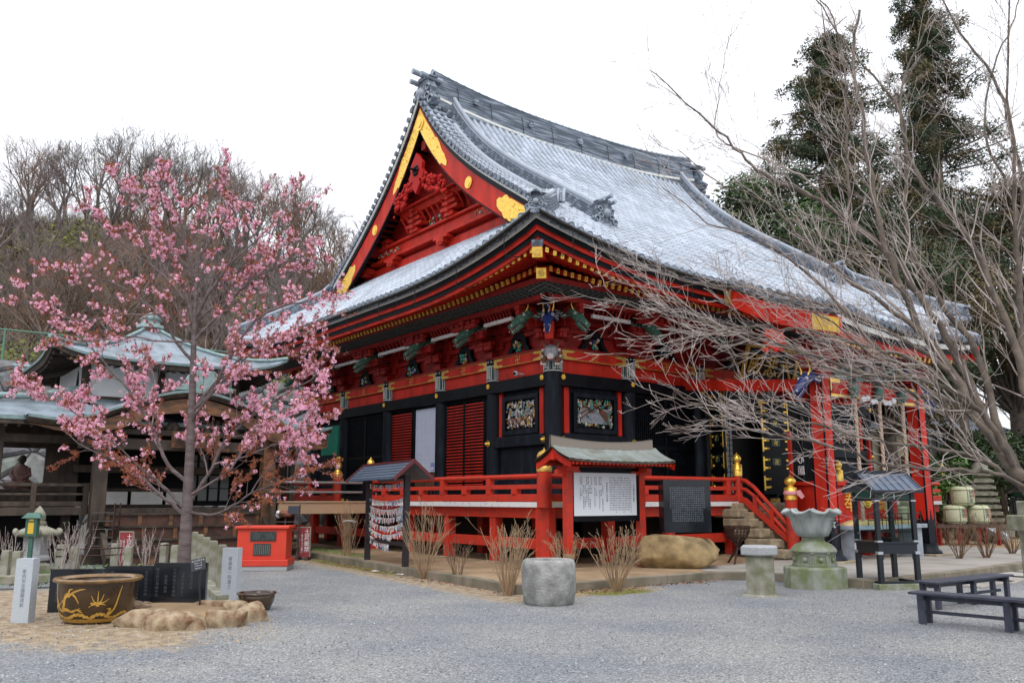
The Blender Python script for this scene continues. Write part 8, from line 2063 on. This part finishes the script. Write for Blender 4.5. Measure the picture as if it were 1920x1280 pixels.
# ================================================================ things beyond the court at the right
t = thing('far_house', 'grey tiled house with pale walls half hidden behind the bare branches at right', 'house', (0, 0, 0))
c = at(1770, 850, 44); R = R3('Z', .1)
def hb(a, b, m, mb): mb.box(c+R @ Vector(((a[0]+b[0])/2, (a[1]+b[1])/2, 0))+Vector((0, 0, (a[2]+b[2])/2-c.z)), (b[0]-a[0], b[1]-a[1], b[2]-a[2]), m, rot=R)
HW_ = mat('house_wall', (.30, .28, .24), .8, var=.1, scale=2); HR = mat('house_roof_tile', (.22, .25, .29), .6, var=.2, scale=4, bump=.4, bscale=12)
mb = MB(); hb((-4, 0, 0), (6, 8, 5.4), 0, mb); mb.build('wall', HW_, t)
mb = MB()
for s in (-1, 1):
    e = [c+R @ Vector((x, 4+s*5.2, 0)) for x in (-5, 7)]; r_ = [c+R @ Vector((x, 4, 0)) for x in (-5, 7)]
    A = [Vector((e[0].x, e[0].y, 5.2)), Vector((e[1].x, e[1].y, 5.2)), Vector((r_[1].x, r_[1].y, 7.3)), Vector((r_[0].x, r_[0].y, 7.3))]
    mb.add(A+[p-Vector((0, 0, .2)) for p in A], [(0, 1, 2, 3), (4, 5, 6, 7), (0, 1, 5, 4), (0, 3, 7, 4), (1, 2, 6, 5)])
    for k in range(40): f_ = k/39.; a1 = A[0].lerp(A[1], f_); a2 = A[3].lerp(A[2], f_); mb.tube([a1+Vector((0, 0, .04)), a2+Vector((0, 0, .04))], .07, 5)
mb.build('roof', HR, t)
for k in range(4):
    mb = MB(); hb((-3.2+2.3*k, -.08, 3.6), (-1.9+2.3*k, .02, 4.8), 0, mb); w_ = mb.build('window', mat('dim_window', (.12, .15, .18), .2) if 'dim_window' not in MATS else MATS['dim_window'], t)
    mb = MB()
    for q in (0, .42, .84, 1.26): hb((-3.22+2.3*k+q, -.14, 3.55), (-3.15+2.3*k+q, -.08, 4.85), 0, mb)
    mb.build('window_frame', WHITE, w_)
t = thing('office_annex', 'beige walled annex with bluish window strips seen behind the porch ropes', 'building'); c = at(1640, 870, 38); R = R3('Z', .0)
mb = MB(); hb((-1.2, 0, 0), (4.0, 3, 4.6), 0, mb); mb.build('wall', mat('beige_wall', (.42, .38, .26), .8), t)
for k, (x0, m_) in enumerate(((.5, 'pane_blue'), (1.3, 'pane_maroon'), (2.2, 'pane_maroon'))):
    mb = MB(); hb((x0, -.05, .3), (x0+.7, .0, 3.5), 0, mb); mb.build('window', mat(m_+str(k), (.10, .14, .22) if k == 0 else (.09, .03, .03), .4), t)
mb = MB(); hb((-1.4, -.6, 4.6), (4.2, 3.2, 4.8), 0, mb); mb.build('roof', HR, t)
# market stall
t = thing('market_stall', 'small stall with a blue awning and white hanging cloth beyond the barrels', 'stall'); c = at(1800, 990, 46); c.z = 0; R = R3('Z', -.5); c.z = 0
def sb(a, b, m, mb): mb.box(c+R @ Vector(((a[0]+b[0])/2, (a[1]+b[1])/2, (a[2]+b[2])/2)), (b[0]-a[0], b[1]-a[1], b[2]-a[2]), m, rot=R)
mb = MB(); A = [c+R @ Vector(p) for p in ((-1.4, -.9, 1.75), (1.9, -.9, 1.3), (1.9, .9, 1.6), (-1.4, .9, 2.1))]; mb.add(A+[p-Vector((0, 0, .05)) for p in A], [(0, 1, 2, 3), (4, 5, 6, 7), (0, 1, 5, 4)]); mb.build('blue_awning', mat('awning_blue', (.08, .26, .50), .7), t)
mb = MB(); A = [c+R @ Vector((-1.4+3.3*i/14, -.92+.04*(i % 2), 1.75-.45*i/14)) for i in range(15)]; mb.strip(A, [p-Vector((0, 0, .85+.05*(i % 2))) for i, p in enumerate(A)]); mb.build('white_cloth', WHITE, t)
for x in (-1.3, 1.8): mb = MB(); sb((x-.04, -.04, 0), (x+.04, .04, 1.6), 0, mb); mb.build('pole', STEEL, t)
mb = MB(); sb((-1.3, -.6, 0), (1.7, .5, .75), 0, mb); mb.build('counter', DKW, t)
# many-storeyed stone pagoda
t = thing('stone_pagoda', 'tall grey stone pagoda of many stacked flat roofs beyond the stall', 'stone pagoda'); c = at(1848, 1000, 36); c.z = 0
mb = MB(); mb.box(c+Vector((0, 0, .2)), (1.8, 1.8, .4)); mb.build('base', GRANW, t)
for k in range(9):
    w_ = 1.55-.085*k; mb = MB(); mb.box(c+Vector((0, 0, .5+.26*k)), (w_, w_, .12), 0, rot=R3('Z', .4)); mb.box(c+Vector((0, 0, .6+.26*k)), (w_*.9, w_*.9, .06), 0, rot=R3('Z', .4), taper=.7); mb.box(c+Vector((0, 0, .38+.26*k)), (w_*.6, w_*.6, .14), 0, rot=R3('Z', .4)); mb.build('tier', GRANW, t)
mb = MB(); mb.lathe(c+Vector((0, 0, 2.72)), [(.5, 0), (.3, .12), (.34, .2), (.14, .4), (.16, .5), (.06, .7), (.01, .95)], 12); mb.build('spire', GRANW, t)
# sloping stone balustrade
t = thing('stone_balustrade', 'sloping pale stone balustrade wall in front of the pagoda', 'balustrade'); a_ = at(1790, 955, 33); b_ = at(1885, 1015, 29); a_.z = max(a_.z, .6); mb = MB(); mb.beam(Vector((a_.x, a_.y, a_.z)), Vector((b_.x, b_.y, .35)), .3, .15); mb.build('coping', GRANB, t)
mb = MB(); mb.add([Vector((a_.x, a_.y, 0)), Vector((b_.x, b_.y, 0)), Vector((b_.x, b_.y, .3)), Vector((a_.x, a_.y, a_.z-.05))]+[p+FH*.2 for p in (Vector((a_.x, a_.y, 0)), Vector((b_.x, b_.y, 0)), Vector((b_.x, b_.y, .3)), Vector((a_.x, a_.y, a_.z-.05)))], [(0, 1, 2, 3), (7, 6, 5, 4), (0, 4, 5, 1), (1, 5, 6, 2), (0, 3, 7, 4)]); mb.build('panel', GRANW, t)
mb = MB(); b0 = at(1762, 900, 34); giv = mb.lathe((b0.x, b0.y, 2.3), [(.2, 0), (.2, .35), (.1, .4), (.18, .5), (.18, .6), (.02, .75)], 14); mb.cyl((b0.x, b0.y, 0), (b0.x, b0.y, 2.3), .16, n=12, m=1); 
tag(mb.build('gilt_finial_post', [GOLD, RED]), 'red post with a gilt finial rising behind the sake barrels', 'post')
